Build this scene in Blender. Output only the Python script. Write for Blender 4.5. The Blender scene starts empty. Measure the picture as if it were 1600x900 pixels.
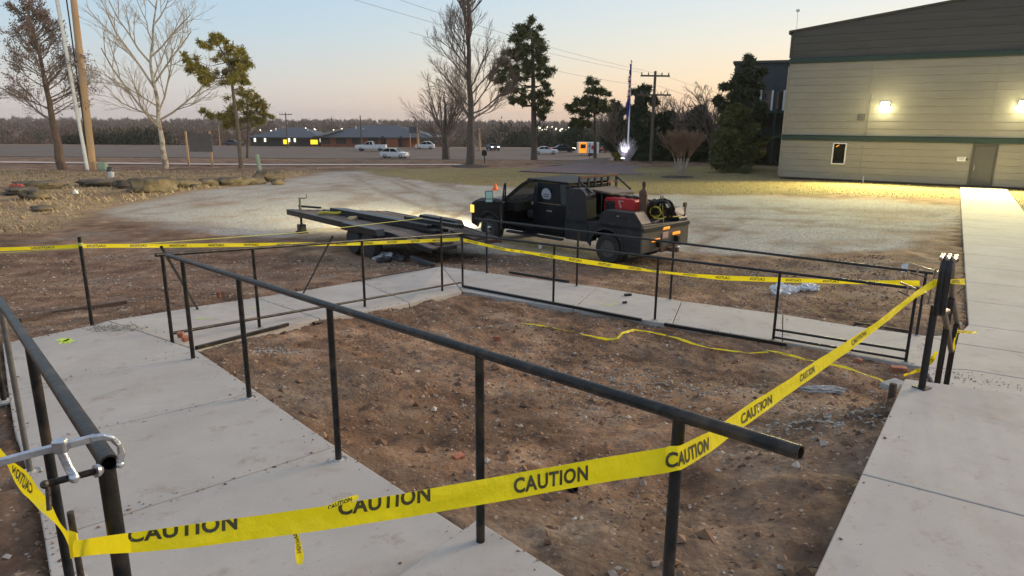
import bpy, bmesh, math, random
import numpy as np
from mathutils import Vector, Matrix
random.seed(7)
sc = bpy.context.scene
COL = sc.collection
R_ = math.radians

# ---------------------------------------------------------------- camera
FPX = 1060.0; TH = R_(13.8); RO = R_(.37); CAM = np.array([0, 0, 3.3])
_F = np.array([0, math.cos(TH), -math.sin(TH)]); _R0 = np.array([1., 0, 0]); _U0 = np.array([0, math.sin(TH), math.cos(TH)])
_R = math.cos(RO)*_R0 + math.sin(RO)*_U0; _U = -math.sin(RO)*_R0 + math.cos(RO)*_U0
cd = bpy.data.cameras.new('camera'); cam = bpy.data.objects.new('camera', cd); COL.objects.link(cam)
cd.sensor_width = 36; cd.lens = 36*FPX/1600; cd.clip_start = .05; cd.clip_end = 9000
cam.matrix_world = Matrix([[_R[0], _U[0], -_F[0], 0], [_R[1], _U[1], -_F[1], 0], [_R[2], _U[2], -_F[2], 3.3], [0, 0, 0, 1]])
sc.camera = cam

# ---------------------------------------------------------------- light
SUN_AZ = R_(62); SUN_EL = R_(1.0)          # azimuth clockwise from +Y; the sun has just gone down behind the building
w = bpy.data.worlds.new('World'); sc.world = w; w.use_nodes = True
nt = w.node_tree; nt.nodes.clear()
out = nt.nodes.new('ShaderNodeOutputWorld'); bg = nt.nodes.new('ShaderNodeBackground'); sky = nt.nodes.new('ShaderNodeTexSky')
sky.sky_type = 'NISHITA'; sky.sun_disc = False; sky.sun_elevation = SUN_EL; sky.sun_rotation = SUN_AZ
sky.altitude = 200; sky.air_density = 1.0; sky.dust_density = 1.6; sky.ozone_density = 1.6
# dusk gradient as the photograph shows it: blue above, grey pink to the left, peach towards the set sun; the Nishita sky is laid into it
wn_, wl_ = nt.nodes, nt.links
wtc = wn_.new('ShaderNodeTexCoord'); wsx = wn_.new('ShaderNodeSeparateXYZ'); wl_.new(wtc.outputs['Generated'], wsx.inputs[0])
def wramp(stops):
    r = wn_.new('ShaderNodeValToRGB'); el = r.color_ramp.elements
    while len(el) < len(stops): el.new(.5)
    for e_, (p, c) in zip(el, stops): e_.position = p; e_.color = (*c, 1)
    wl_.new(wsx.outputs[2], r.inputs[0]); return r.outputs[0]
east = wramp([(0, (.52, .475, .47)), (.05, (.47, .495, .52)), (.11, (.38, .485, .58)), (.18, (.31, .455, .61)), (.45, (.36, .43, .54)), (1, (.36, .41, .50))])
west = wramp([(0, (.80, .54, .33)), (.05, (.72, .57, .42)), (.11, (.60, .57, .52)), (.18, (.47, .54, .60)), (.45, (.44, .46, .50)), (1, (.36, .41, .50))])
wdv = wn_.new('ShaderNodeVectorMath'); wdv.operation = 'MULTIPLY'; wl_.new(wtc.outputs['Generated'], wdv.inputs[0]); wdv.inputs[1].default_value = (1, 1, 0)
wnv = wn_.new('ShaderNodeVectorMath'); wnv.operation = 'NORMALIZE'; wl_.new(wdv.outputs[0], wnv.inputs[0])
wdt = wn_.new('ShaderNodeVectorMath'); wdt.operation = 'DOT_PRODUCT'; wl_.new(wnv.outputs[0], wdt.inputs[0]); wdt.inputs[1].default_value = (math.sin(SUN_AZ), math.cos(SUN_AZ), 0)
wmr = wn_.new('ShaderNodeMapRange'); wmr.interpolation_type = 'SMOOTHSTEP'; wmr.inputs[1].default_value = .0; wmr.inputs[2].default_value = .85; wl_.new(wdt.outputs['Value'], wmr.inputs[0])
wmx = wn_.new('ShaderNodeMix'); wmx.data_type = 'RGBA'; wl_.new(wmr.outputs[0], wmx.inputs[0]); wl_.new(east, wmx.inputs[6]); wl_.new(west, wmx.inputs[7])
wm2 = wn_.new('ShaderNodeMix'); wm2.data_type = 'RGBA'; wm2.inputs[0].default_value = .12; wl_.new(wmx.outputs[2], wm2.inputs[6]); wl_.new(sky.outputs[0], wm2.inputs[7])
nt.links.new(wm2.outputs[2], bg.inputs[0]); nt.links.new(bg.outputs[0], out.inputs[0])
bg.inputs[1].default_value = .185
sd = bpy.data.lights.new('sun', 'SUN'); sd.energy = .36; sd.angle = R_(22); sd.color = (1, .74, .52)
so = bpy.data.objects.new('sun', sd); COL.objects.link(so)
_e = R_(21)
so.rotation_euler = Vector((math.sin(SUN_AZ)*math.cos(_e), math.cos(SUN_AZ)*math.cos(_e), math.sin(_e))).to_track_quat('Z', 'Y').to_euler()
sc.view_settings.view_transform = 'Standard'; sc.view_settings.look = 'None'
sc.view_settings.exposure = 2.88; sc.view_settings.gamma = 1

# ---------------------------------------------------------------- measuring helpers (a photo point and a height give a place)
def ray(px, py): return _F + (px-800)/FPX*_R - (py-450)/FPX*_U
def G(px, py, z=0.):
    r = ray(px, py); return CAM + r*((z-3.3)/r[2])
def V(px, py, D):
    r = ray(px, py); return CAM + r*(D/r[1])
def GS(px, py, zf):
    z = .5
    for _ in range(40):
        p = G(px, py, z); z = .5*z + .5*zf(p[0], p[1])
    return np.array([p[0], p[1], zf(p[0], p[1])])
def top_at(px, py, D): return V(px, py, D)[2]

# ---------------------------------------------------------------- mesh helpers
class MB:
    def __init__(s): s.v = []; s.f = []; s.uv = None
    def add(s, vs, fs):
        b = len(s.v); s.v += [tuple(map(float, v)) for v in vs]; s.f += [tuple(i+b for i in f) for f in fs]; return s
    def box(s, c, d, rz=0, M=None):
        x, y, z = d[0]/2, d[1]/2, d[2]/2
        vs = [Vector((i*x, j*y, k*z)) for k in (-1, 1) for j in (-1, 1) for i in (-1, 1)]
        m = M if M is not None else Matrix.Rotation(rz, 3, 'Z')
        return s.add([m@v + Vector(c) for v in vs], [(0, 2, 3, 1), (4, 5, 7, 6), (0, 1, 5, 4), (2, 6, 7, 3), (0, 4, 6, 2), (1, 3, 7, 5)])
    def bar(s, a, b, wd, ht):      # rectangular bar from a to b
        a = Vector(a); b = Vector(b); d = (b-a); L = d.length; q = d.to_track_quat('X', 'Z').to_matrix()
        return s.box((a+b)/2, (L, wd, ht), M=q)
    def tube(s, pts, r, n=10, cap=True):
        pts = [Vector(p) for p in pts]; m = len(pts); rs = r if hasattr(r, '__len__') else [r]*m
        b = len(s.v); up = None
        for i, p in enumerate(pts):
            t = (pts[min(i+1, m-1)] - pts[max(i-1, 0)]).normalized()
            if up is None: up = t.orthogonal().normalized()
            up = (up - t*up.dot(t)); up = up.normalized() if up.length > 1e-6 else t.orthogonal().normalized()
            sd_ = t.cross(up)
            for k in range(n):
                a = 2*math.pi*k/n; s.v.append(tuple(p + (up*math.cos(a) + sd_*math.sin(a))*rs[i]))
        for i in range(m-1):
            for k in range(n):
                k2 = (k+1) % n; s.f.append((b+i*n+k, b+i*n+k2, b+(i+1)*n+k2, b+(i+1)*n+k))
        if cap: s.f.append(tuple(b+k for k in range(n))[::-1]); s.f.append(tuple(b+(m-1)*n+k for k in range(n)))
        return s
    def pipe(s, a, b, r, t=.004, n=20):   # open-ended hollow pipe
        a = Vector(a); b = Vector(b); d = (b-a).normalized(); u = d.orthogonal().normalized(); v = d.cross(u)
        rings = [(a, r), (b, r), (b, r-t), (b-d*min(.3, (b-a).length*.4), r-t)]
        rings = [(a+d*min(.3, (b-a).length*.4), r-t), (a, r-t)] + rings
        o = len(s.v)
        for p, q in rings:
            for k in range(n):
                an = 2*math.pi*k/n; s.v.append(tuple(p + (u*math.cos(an)+v*math.sin(an))*q))
        for i in range(len(rings)-1):
            for k in range(n):
                k2 = (k+1) % n; s.f.append((o+i*n+k, o+i*n+k2, o+(i+1)*n+k2, o+(i+1)*n+k))
        return s
    def lathe(s, prof, c=(0, 0, 0), n=20, M=None):  # prof of (r, z)
        b = len(s.v); M = M or Matrix.Identity(3)
        for r, z in prof:
            for k in range(n):
                a = 2*math.pi*k/n; s.v.append(tuple(M@Vector((r*math.cos(a), r*math.sin(a), z)) + Vector(c)))
        for i in range(len(prof)-1):
            for k in range(n):
                k2 = (k+1) % n; s.f.append((b+i*n+k, b+i*n+k2, b+(i+1)*n+k2, b+(i+1)*n+k))
        s.f.append(tuple(b+k for k in range(n))[::-1]); s.f.append(tuple(b+(len(prof)-1)*n+k for k in range(n)))
        return s
    def prism(s, poly, a, b):       # poly of 3d points swept from +a to +b vectors
        n = len(poly); a = Vector(a); b = Vector(b)
        vs = [Vector(p)+a for p in poly] + [Vector(p)+b for p in poly]
        return s.add(vs, [tuple(range(n))[::-1], tuple(range(n, 2*n))] + [(i, (i+1) % n, n+(i+1) % n, n+i) for i in range(n)])
    def ball(s, c, r, n=8, m=6, rnd=0):
        b = len(s.v); rx, ry, rz = r if hasattr(r, '__len__') else (r, r, r)
        for i in range(1, m):
            ph = math.pi*i/m
            for k in range(n):
                a = 2*math.pi*k/n; q = 1+random.uniform(-rnd, rnd)
                s.v.append((c[0]+rx*q*math.sin(ph)*math.cos(a), c[1]+ry*q*math.sin(ph)*math.sin(a), c[2]+rz*q*math.cos(ph)))
        t = len(s.v); s.v += [(c[0], c[1], c[2]+rz), (c[0], c[1], c[2]-rz)]
        for i in range(m-2):
            for k in range(n):
                k2 = (k+1) % n; s.f.append((b+i*n+k, b+(i+1)*n+k, b+(i+1)*n+k2, b+i*n+k2))
        for k in range(n):
            k2 = (k+1) % n; s.f.append((t, b+k, b+k2)); s.f.append((t+1, b+(m-2)*n+k2, b+(m-2)*n+k))
        return s
    def build(s, name, mat, parent=None, smooth=False, bevel=0, world=False, seg=2):
        me = bpy.data.meshes.new(name)
        vs = s.v
        if world and parent is not None:
            inv = parent.matrix_basis.inverted(); vs = [tuple(inv@Vector(v)) for v in vs]
        me.from_pydata(vs, [], s.f)
        bm_ = bmesh.new(); bm_.from_mesh(me); bmesh.ops.recalc_face_normals(bm_, faces=bm_.faces); bm_.to_mesh(me); bm_.free()
        me.materials.append(mat)
        if smooth:
            me.polygons.foreach_set('use_smooth', [True]*len(me.polygons))
            me.set_sharp_from_angle(angle=R_(40))
        o = bpy.data.objects.new(name, me); COL.objects.link(o)
        if parent is not None: o.parent = parent
        if bevel:
            md = o.modifiers.new('edge', 'BEVEL'); md.width = bevel; md.segments = seg; md.limit_method = 'ANGLE'; md.angle_limit = R_(35)
        return o

def tag(o, label, cat, group=None, kind=None):
    if label: o['label'] = label
    if cat: o['category'] = cat
    if group: o['group'] = group
    if kind: o['kind'] = kind
    return o
def thing(name, label, cat, loc=(0, 0, 0), rz=0, group=None):
    o = bpy.data.objects.new(name, None); COL.objects.link(o); o.empty_display_size = .2
    o.location = tuple(map(float, loc)); o.rotation_euler = (0, 0, rz)
    o.matrix_basis = Matrix.Translation(Vector(tuple(map(float, loc)))) @ Matrix.Rotation(rz, 4, 'Z')
    return tag(o, label, cat, group)
def copy_tree(o, parent=None, loc=None, rz=None):
    c = o.copy(); COL.objects.link(c)
    if parent is not None: c.parent = parent
    for ch in [x for x in list(bpy.data.objects) if x.parent == o]: copy_tree(ch, c)
    if loc is not None: c.location = loc
    if rz is not None: c.rotation_euler = (0, 0, rz)
    return c

# ---------------------------------------------------------------- materials
def mat(name, col, rough=.7, metal=0, col2=None, scale=5, bump=0, bscale=None, emit=None, estr=0, spec=.5, stretch=None, detail=6, contrast=(.35, .65), coords='Object', col3=None, scale3=40, amt3=.5, thr3=(.62, .7), trans=0, alpha=1):
    m = bpy.data.materials.new(name); m.use_nodes = True; n = m.node_tree.nodes; l = m.node_tree.links
    b = n['Principled BSDF']; b.inputs['Roughness'].default_value = rough; b.inputs['Metallic'].default_value = metal
    b.inputs['Specular IOR Level'].default_value = spec
    b.inputs['Base Color'].default_value = (*col, 1)
    if trans: b.inputs['Transmission Weight'].default_value = trans
    if alpha < 1: b.inputs['Alpha'].default_value = alpha
    tc = n.new('ShaderNodeTexCoord'); mp = n.new('ShaderNodeMapping'); l.new(tc.outputs[coords], mp.inputs[0])
    if stretch: mp.inputs['Scale'].default_value = stretch
    if col2:
        t = n.new('ShaderNodeTexNoise'); t.inputs['Scale'].default_value = scale; t.inputs['Detail'].default_value = detail; t.inputs['Roughness'].default_value = .6
        l.new(mp.outputs[0], t.inputs['Vector'])
        r = n.new('ShaderNodeValToRGB'); r.color_ramp.elements[0].color = (*col, 1); r.color_ramp.elements[1].color = (*col2, 1)
        r.color_ramp.elements[0].position, r.color_ramp.elements[1].position = contrast
        l.new(t.outputs[0], r.inputs[0]); last = r.outputs[0]
        if col3:
            t3 = n.new('ShaderNodeTexNoise'); t3.inputs['Scale'].default_value = scale3; t3.inputs['Detail'].default_value = 5
            l.new(mp.outputs[0], t3.inputs['Vector'])
            mr = n.new('ShaderNodeMapRange'); mr.inputs[1].default_value = thr3[0]; mr.inputs[2].default_value = thr3[1]; mr.inputs[4].default_value = amt3
            l.new(t3.outputs[0], mr.inputs[0])
            mx = n.new('ShaderNodeMix'); mx.data_type = 'RGBA'; l.new(mr.outputs[0], mx.inputs[0]); l.new(last, mx.inputs[6]); mx.inputs[7].default_value = (*col3, 1); last = mx.outputs[2]
        l.new(last, b.inputs['Base Color'])
    if bump:
        t2 = n.new('ShaderNodeTexNoise'); t2.inputs['Scale'].default_value = bscale or scale*4; t2.inputs['Detail'].default_value = 6
        l.new(mp.outputs[0], t2.inputs['Vector'])
        bp = n.new('ShaderNodeBump'); bp.inputs['Strength'].default_value = bump; bp.inputs['Distance'].default_value = .02
        l.new(t2.outputs[0], bp.inputs['Height']); l.new(bp.outputs[0], b.inputs['Normal'])
    if emit: b.inputs['Emission Color'].default_value = (*emit, 1); b.inputs['Emission Strength'].default_value = estr
    return m
def island_mat(name, cols, rough=.85):   # every loose piece picks its own colour
    m = bpy.data.materials.new(name); m.use_nodes = True; n = m.node_tree.nodes; l = m.node_tree.links
    b = n['Principled BSDF']; b.inputs['Roughness'].default_value = rough
    g = n.new('ShaderNodeNewGeometry'); r = n.new('ShaderNodeValToRGB'); el = r.color_ramp.elements
    while len(el) < len(cols): el.new(.5)
    for i, c in enumerate(cols): el[i].position = i/(len(cols)-1); el[i].color = (*c, 1)
    l.new(g.outputs['Random Per Island'], r.inputs[0]); l.new(r.outputs[0], b.inputs['Base Color']); return m

M = {}
M['steel'] = mat('mill_scale_steel', (.013, .014, .015), .42, .5, (.032, .030, .029), 14, .2, 90, col3=(.115, .082, .055), scale3=7, amt3=.6, thr3=(.50, .70))
M['black'] = mat('black_paint', (.012, .012, .013), .38, .2, (.022, .022, .023), 20, .05, 120)
M['bright'] = mat('ground_bare_steel', (.45, .43, .40), .28, 1, (.6, .57, .5), 30, .1, 120)
M['zinc'] = mat('zinc_plated', (.42, .45, .50), .33, .9, (.6, .63, .68), 25, .15, 80)
M['rodsteel'] = mat('greasy_thread', (.05, .045, .04), .4, .8, (.12, .1, .085), 60, .3, 200)
def concrete_mat():
    m = bpy.data.materials.new('broom_concrete'); m.use_nodes = True; n = m.node_tree.nodes; l = m.node_tree.links; b = n['Principled BSDF']; b.inputs['Roughness'].default_value = .86; b.inputs['Specular IOR Level'].default_value = .3
    tc = n.new('ShaderNodeTexCoord')
    def no(s_, d=6, r=.6, st=None):
        t = n.new('ShaderNodeTexNoise'); t.inputs['Scale'].default_value = s_; t.inputs['Detail'].default_value = d; t.inputs['Roughness'].default_value = r
        if st: mp = n.new('ShaderNodeMapping'); mp.inputs['Scale'].default_value = st; l.new(tc.outputs['Object'], mp.inputs[0]); l.new(mp.outputs[0], t.inputs['Vector'])
        else: l.new(tc.outputs['Object'], t.inputs['Vector'])
        return t.outputs[0]
    def mr(x, a, b_, lo=0, hi=1):
        q = n.new('ShaderNodeMapRange'); q.inputs[1].default_value = a; q.inputs[2].default_value = b_; q.inputs[3].default_value = lo; q.inputs[4].default_value = hi; l.new(x, q.inputs[0]); return q.outputs[0]
    def mx(f, a, c):
        q = n.new('ShaderNodeMix'); q.data_type = 'RGBA'; l.new(f, q.inputs[0])
        for i, v in ((6, a), (7, c)):
            if isinstance(v, tuple): q.inputs[i].default_value = (*v, 1)
            else: l.new(v, q.inputs[i])
        return q.outputs[2]
    c = mx(mr(no(.9, 7), .3, .7), (.385, .36, .33), (.475, .447, .41))
    c = mx(mr(no(4.5, 8, .7), .42, .70, 0, .30), c, (.33, .31, .29))
    c = mx(mr(no(1.3, 6, .7), .54, .72, 0, .5), c, (.31, .235, .18))        # soil tracked over the slab
    c = mx(mr(no(3.1, 9, .78), .56, .69, 0, .65), c, (.26, .18, .13))
    c = mx(mr(no(45, 3), .64, .74, 0, .5), c, (.20, .17, .14))               # specks
    c = mx(mr(no(2.2, 3, .5), .66, .76, 0, .35), c, (.24, .23, .225))         # grey smudges
    l.new(c, b.inputs['Base Color'])
    bp = n.new('ShaderNodeBump'); bp.inputs['Strength'].default_value = .35; bp.inputs['Distance'].default_value = .004; l.new(no(30, 5, .7, (1, 9, 1)), bp.inputs['Height']); l.new(bp.outputs[0], b.inputs['Normal'])
    return m
M['concrete'] = concrete_mat()
M['bedpaint_lit'] = mat('lamplit_bed_paint', (.085, .078, .06), .5, .1, (.12, .11, .085), 5, .05, 40)  # bed paint with the tan of the wall lights put into its colour
M['greysteel'] = mat('grey_steel_tube', (.16, .155, .145), .42, .6, (.22, .21, .19), 14, .1, 80)  # lighter steel; on the stair rails the light is put into this grey
M['concrete_edge'] = mat('rough_concrete', (.3, .29, .28), .9, 0, (.45, .44, .42), 9, .7, 40)
M['pvc'] = mat('white_pvc', (.7, .7, .68), .5, 0, (.6, .6, .58), 4)
M['tape'] = mat('yellow_tape', (1.0, .84, .002), .45, 0, (.95, .78, .002), 6, .45, 24, stretch=(1, 1, 1))
_n = M['tape'].node_tree.nodes; _l = M['tape'].node_tree.links; _o = next(q for q in _n if q.type == 'OUTPUT_MATERIAL'); _t = _n.new('ShaderNodeBsdfTranslucent'); _t.inputs[0].default_value = (1, .82, .01, 1)
_x = _n.new('ShaderNodeMixShader'); _x.inputs[0].default_value = .35; _l.new(_n['Principled BSDF'].outputs[0], _x.inputs[1]); _l.new(_t.outputs[0], _x.inputs[2]); _l.new(_x.outputs[0], _o.inputs[0])
M['ink'] = mat('black_ink', (.035, .032, .012), .4, 0, (.07, .065, .015), 60)
M['rope'] = mat('yellow_line', (.5, .5, .08), .6, 0, (.4, .42, .1), 20)
M['wood'] = mat('weathered_wood', (.16, .12, .09), .8, 0, (.26, .21, .17), 3, .4, 40, stretch=(.6, 6, 6))
M['polewood'] = mat('pole_wood', (.38, .24, .14), .85, 0, (.5, .34, .2), 1.5, .5, 12, stretch=(6, 6, .3))
M['deck'] = mat('trailer_planks', (.10, .072, .055), .8, 0, (.2, .15, .12), 3, .4, 30)
M['boards'] = mat('dark_board', (.05, .035, .028), .85, 0, (.10, .07, .05), 6, .4, 50)
M['brick'] = mat('red_brick', (.30, .10, .06), .85, 0, (.42, .17, .10), 8, .5, 50)
M['truckpaint'] = mat('dark_truck_paint', (.006, .008, .012), .25, .1, (.008, .011, .015), 3, spec=.45)
M['bedpaint'] = mat('grey_bed_paint', (.013, .016, .020), .40, .1, (.020, .023, .027), 6, .05, 60, col3=(.12, .09, .06), scale3=7, amt3=.3)
M['glass'] = mat('dark_glass', (.004, .006, .009), .14, 0, (.006, .008, .011), 2, spec=.12)
M['clearglass'] = mat('clear_glass', (.02, .03, .03), .05, 0, trans=.0, alpha=.62, spec=.5)
M['rubber'] = mat('tyre_rubber', (.018, .018, .018), .8, 0, (.035, .033, .03), 20, .2, 60)
M['rim'] = mat('wheel_rim', (.10, .10, .10), .4, .7, (.16, .155, .15), 12)
M['chrome'] = mat('chrome', (.55, .55, .55), .18, 1, (.45, .45, .45), 12)
M['interior'] = mat('cab_interior', (.02, .02, .02), .8, 0, (.035, .033, .03), 10)
M['faded'] = mat('faded_red_cloth', (.20, .04, .04), .9, 0, (.28, .07, .06), 9)
M['darkroof'] = mat('dull_dark_roof', (.008, .010, .013), .55, 0, (.012, .014, .017), 4, spec=.2)
M['red'] = mat('red_enamel', (.48, .015, .02), .35, 0, (.38, .012, .018), 5)
M['rust'] = mat('rusty_brown', (.085, .045, .032), .75, .2, (.15, .075, .045), 14, .3, 60)
M['orange'] = mat('orange_plastic', (.75, .12, .02), .5, 0, (.85, .17, .03), 8)
M['white'] = mat('white_paint', (.72, .72, .72), .35, 0, (.66, .66, .66), 5)
M['plastic_w'] = mat('white_plastic_bag', (.62, .64, .68), .4, 0, (.75, .76, .78), 18, .5, 40)
M['plastic_k'] = mat('black_plastic', (.02, .02, .022), .4, 0, (.04, .04, .042), 18, .5, 40)
M['lime'] = mat('lime_marking_paint', (.50, .70, .04), .8, 0, (.6, .8, .08), 12)
M['siding'] = mat('tan_siding', (.232, .216, .176), .6, 0, (.262, .245, .20), 1.3, .08, 20, stretch=(.3, .3, 3))
M['siding_dark'] = mat('brown_siding', (.050, .048, .043), .6, 0, (.066, .063, .057), 1.3, .06, 20, stretch=(.3, .3, 3))
M['green'] = mat('green_trim', (.010, .032, .025), .5, 0, (.013, .038, .030), 3)
M['greydoor'] = mat('grey_door', (.075, .070, .064), .5, 0, (.09, .084, .075), 3)
M['blackglass'] = mat('night_window', (.006, .006, .005), .05, 0, spec=.6)
M['roofing'] = mat('dark_metal_roof', (.035, .042, .055), .5, .2, (.05, .058, .07), 3)
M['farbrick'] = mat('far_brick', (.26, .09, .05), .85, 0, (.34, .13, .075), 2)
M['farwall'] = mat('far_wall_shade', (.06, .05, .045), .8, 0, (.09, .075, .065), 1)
M['bark'] = mat('dark_bark', (.08, .062, .05), .9, 0, (.15, .118, .094), 6, .8, 18, stretch=(3, 3, .6))
M['barkred'] = mat('reddish_bark', (.09, .06, .045), .9, 0, (.16, .105, .08), 6, .8, 18, stretch=(3, 3, .6))
M['barkpale'] = mat('sycamore_bark', (.20, .16, .12), .85, 0, (.5, .44, .36), 2.2, .5, 14, contrast=(.42, .58))
M['twigpale'] = mat('pale_twigs', (.30, .25, .19), .85, 0, (.4, .34, .27), 3)
M['twig'] = mat('brown_twigs', (.15, .115, .092), .9, 0, (.22, .17, .14), 3)
M['twigred'] = mat('red_twigs', (.17, .10, .065), .9, 0, (.23, .14, .095), 3)
M['seed'] = island_mat('brown_seed_leaf', [(.19, .13, .11), (.26, .18, .16), (.15, .10, .085)])
M['pine'] = island_mat('pine_needles', [(.055, .07, .025), (.10, .11, .035), (.15, .145, .045), (.07, .085, .03)])
M['pineyel'] = island_mat('yellow_pine', [(.14, .135, .025), (.26, .215, .04), (.36, .28, .06), (.15, .14, .035)])
M['dark'] = island_mat('dark_evergreen', [(.04, .054, .028), (.07, .085, .038), (.052, .07, .032)])
M['woods'] = island_mat('bare_woods', [(.115, .072, .050), (.15, .098, .070), (.125, .086, .06), (.09, .064, .044)])
M['woodsgreen'] = island_mat('cedar_woods', [(.05, .055, .032), (.065, .066, .038), (.075, .062, .042)])
M['shrublit'] = island_mat('grass_plume', [(.5, .45, .5), (.62, .55, .58), (.4, .38, .36)])
M['boulder'] = mat('sandstone_boulder', (.055, .043, .03), .95, 0, (.155, .118, .075), 2.2, 1, 7, contrast=(.38, .62))
M['pebble'] = island_mat('pebbles', [(.30, .21, .15), (.18, .105, .066), (.46, .38, .30), (.17, .11, .08), (.48, .43, .37), (.12, .08, .055), (.20, .14, .10)])
M['clod'] = island_mat('dirt_clods', [(.13, .072, .043), (.20, .112, .066), (.27, .16, .097), (.08, .045, .028), (.33, .215, .14)], .95)
M['gravelst'] = island_mat('grey_gravel', [(.27, .25, .22), (.36, .335, .295), (.2, .185, .165), (.42, .39, .345)])
M['straw'] = island_mat('straw', [(.36, .26, .14), (.48, .37, .21), (.28, .20, .11)])
M['asphalt'] = mat('asphalt', (.10, .075, .058), .9, 0, (.13, .098, .076), .3, .1, 8)
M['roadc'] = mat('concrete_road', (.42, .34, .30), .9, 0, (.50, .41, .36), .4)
M['purple'] = mat('purple_drive', (.12, .082, .085), .8, 0, (.145, .10, .10), .5, .1, 8)
M['yelllamp'] = mat('yellow_lamp_panel', (.8, .6, .05), .6, emit=(1, .62, .02), estr=.2)
M['whitelamp'] = mat('white_lamp', (1, 1, 1), .6, emit=(1, .9, .6), estr=.5)
M['poolwhite'] = mat('lit_sconce', (1, 1, .9), .6, emit=(1, 1, .75), estr=.25)
M['packlamp'] = mat('wall_pack_lamp', (1, 1, .8), .6, emit=(1, .93, .52), estr=14)
M['flaglamp'] = mat('flood_lamp', (1, 1, 1), .6, emit=(.9, .9, 1), estr=3)
M['headlamp'] = mat('headlamp_amber', (1, .8, .2), .4, emit=(1, .55, .04), estr=.28)
M['headwhite'] = mat('headlamp_white', (1, 1, .8), .4, emit=(1, .9, .6), estr=1.2)
M['taillamp'] = mat('tail_lamp', (.6, .03, .02), .4, emit=(1, .1, .04), estr=.08)
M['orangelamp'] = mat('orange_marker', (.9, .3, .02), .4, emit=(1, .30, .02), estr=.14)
M['plate'] = mat('licence_plate', (.55, .40, .38), .5, 0, (.45, .25, .22), 60)
M['mirror'] = mat('mirror_glass', (.48, .78, .64), .15, .0, (.58, .86, .72), 8)  # pale green base colour stands in for the reflected sky
M['decal'] = mat('white_decal', (.42, .44, .5), .6, 0, (.3, .32, .38), 60)
M['flagred'] = mat('flag_red', (.45, .03, .04), .8); M['flagwhite'] = mat('flag_white', (.7, .7, .72), .8); M['flagblue'] = mat('flag_blue', (.04, .05, .30), .8)
M['greenpipe'] = mat('pale_green_plastic', (.25, .32, .25), .6, 0, (.2, .27, .2), 4)
M['slate'] = mat('grey_sign', (.08, .075, .085), .7, 0, (.11, .10, .11), 2)
M['mulch'] = mat('mulch', (.045, .032, .026), .95, 0, (.075, .052, .04), 6, .8, 30)
M['bluecloth'] = mat('blue_cloth', (.04, .07, .2), .8, 0, (.06, .1, .28), 10)
M['hose_y'] = mat('yellow_hose', (.55, .45, .03), .5, 0, (.45, .38, .03), 10)

# ---------------------------------------------------------------- slab heights
def zA(x, y): return float(np.clip(.87 + .067*((x+3.33)*.645 - (y-6.71)*.765), .85, 1.32))
def zB(x, y): return float(np.clip(.71 - .108*((x+3.9)*.465 + (y-7.41)*.885), 0.0, .85))
z0 = lambda x, y: 0.
zR = lambda x, y: 1.3
def PX(l, zf): return [GS(a, b, zf) for a, b in l]
slabs = []    # (polygon 3d, owner)
A = lambda l: slabs.append((PX(l, zA), 'A'))
A([(3, 536), (53, 527), (147, 507), (168, 501), (307, 547), (12, 612)])
A([(12, 612), (307, 547), (403, 612), (30, 699), (20, 669)])
A([(30, 699), (403, 612), (525, 697), (68, 844), (58, 789)])
A([(68, 844), (525, 697), (745, 840), (500, 1016), (85, 960)])
Bq = lambda l: slabs.append((PX(l, zB), 'B'))
Bq([(168, 501), (220, 493), (318, 477), (400, 465), (500, 498), (450, 509), (307, 547)])
Bq([(400, 465), (480, 453), (562, 439), (640, 473), (600, 481), (500, 498)])
Bq([(562, 439), (600, 432), (690, 416), (722, 455), (640, 473)])
Cq = lambda l: slabs.append((PX(l, z0), 'C'))
Cq([(690, 416), (800, 431), (933, 448), (895, 483), (800, 468), (722, 455)])
Cq([(933, 448), (1065, 470), (1050, 507), (895, 483)])
Cq([(1065, 470), (1223, 491), (1222, 534), (1050, 507)])
Cq([(1223, 491), (1333, 509), (1450, 525), (1443, 574), (1421, 570), (1222, 534)])
# main walk to the door
AX = np.array([.536, .844, 0]); EX = np.array([.84, -.545, 0])
wl0 = G(1513, 507, 0); wlF = G(1500, 292, 0)
ax = (wlF-wl0); LW = np.linalg.norm(ax); ax /= LW; ex = np.array([ax[1], -ax[0], 0])
nw = 16
for i in range(nw):
    a = wl0 + ax*(LW*i/nw); b = wl0 + ax*(LW*(i+1)/nw)
    slabs.append(([a, b, b+ex*2.08, a+ex*2.08], 'D'))
j1 = G(1450, 525, 0); j2 = G(1443, 574, 0); j3 = G(1497, 522, 0)
w1 = wl0 - ax*1.3; w2 = wl0 - ax*2.6; w25 = wl0-ax*4.0; w3 = wl0 - ax*5.0
slabs.append(([j1, j3, wl0, wl0+ex*2.08, w1+ex*2.08, w1-ex*.3], 'D'))
slabs.append(([j1, w1-ex*.3, w1+ex*2.08, w2+ex*2.08, w2, j2], 'D'))
slabs.append(([j2, w2, w2+ex*2.08, w25+ex*2.08, w25-ex*.3], 'D'))
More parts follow.
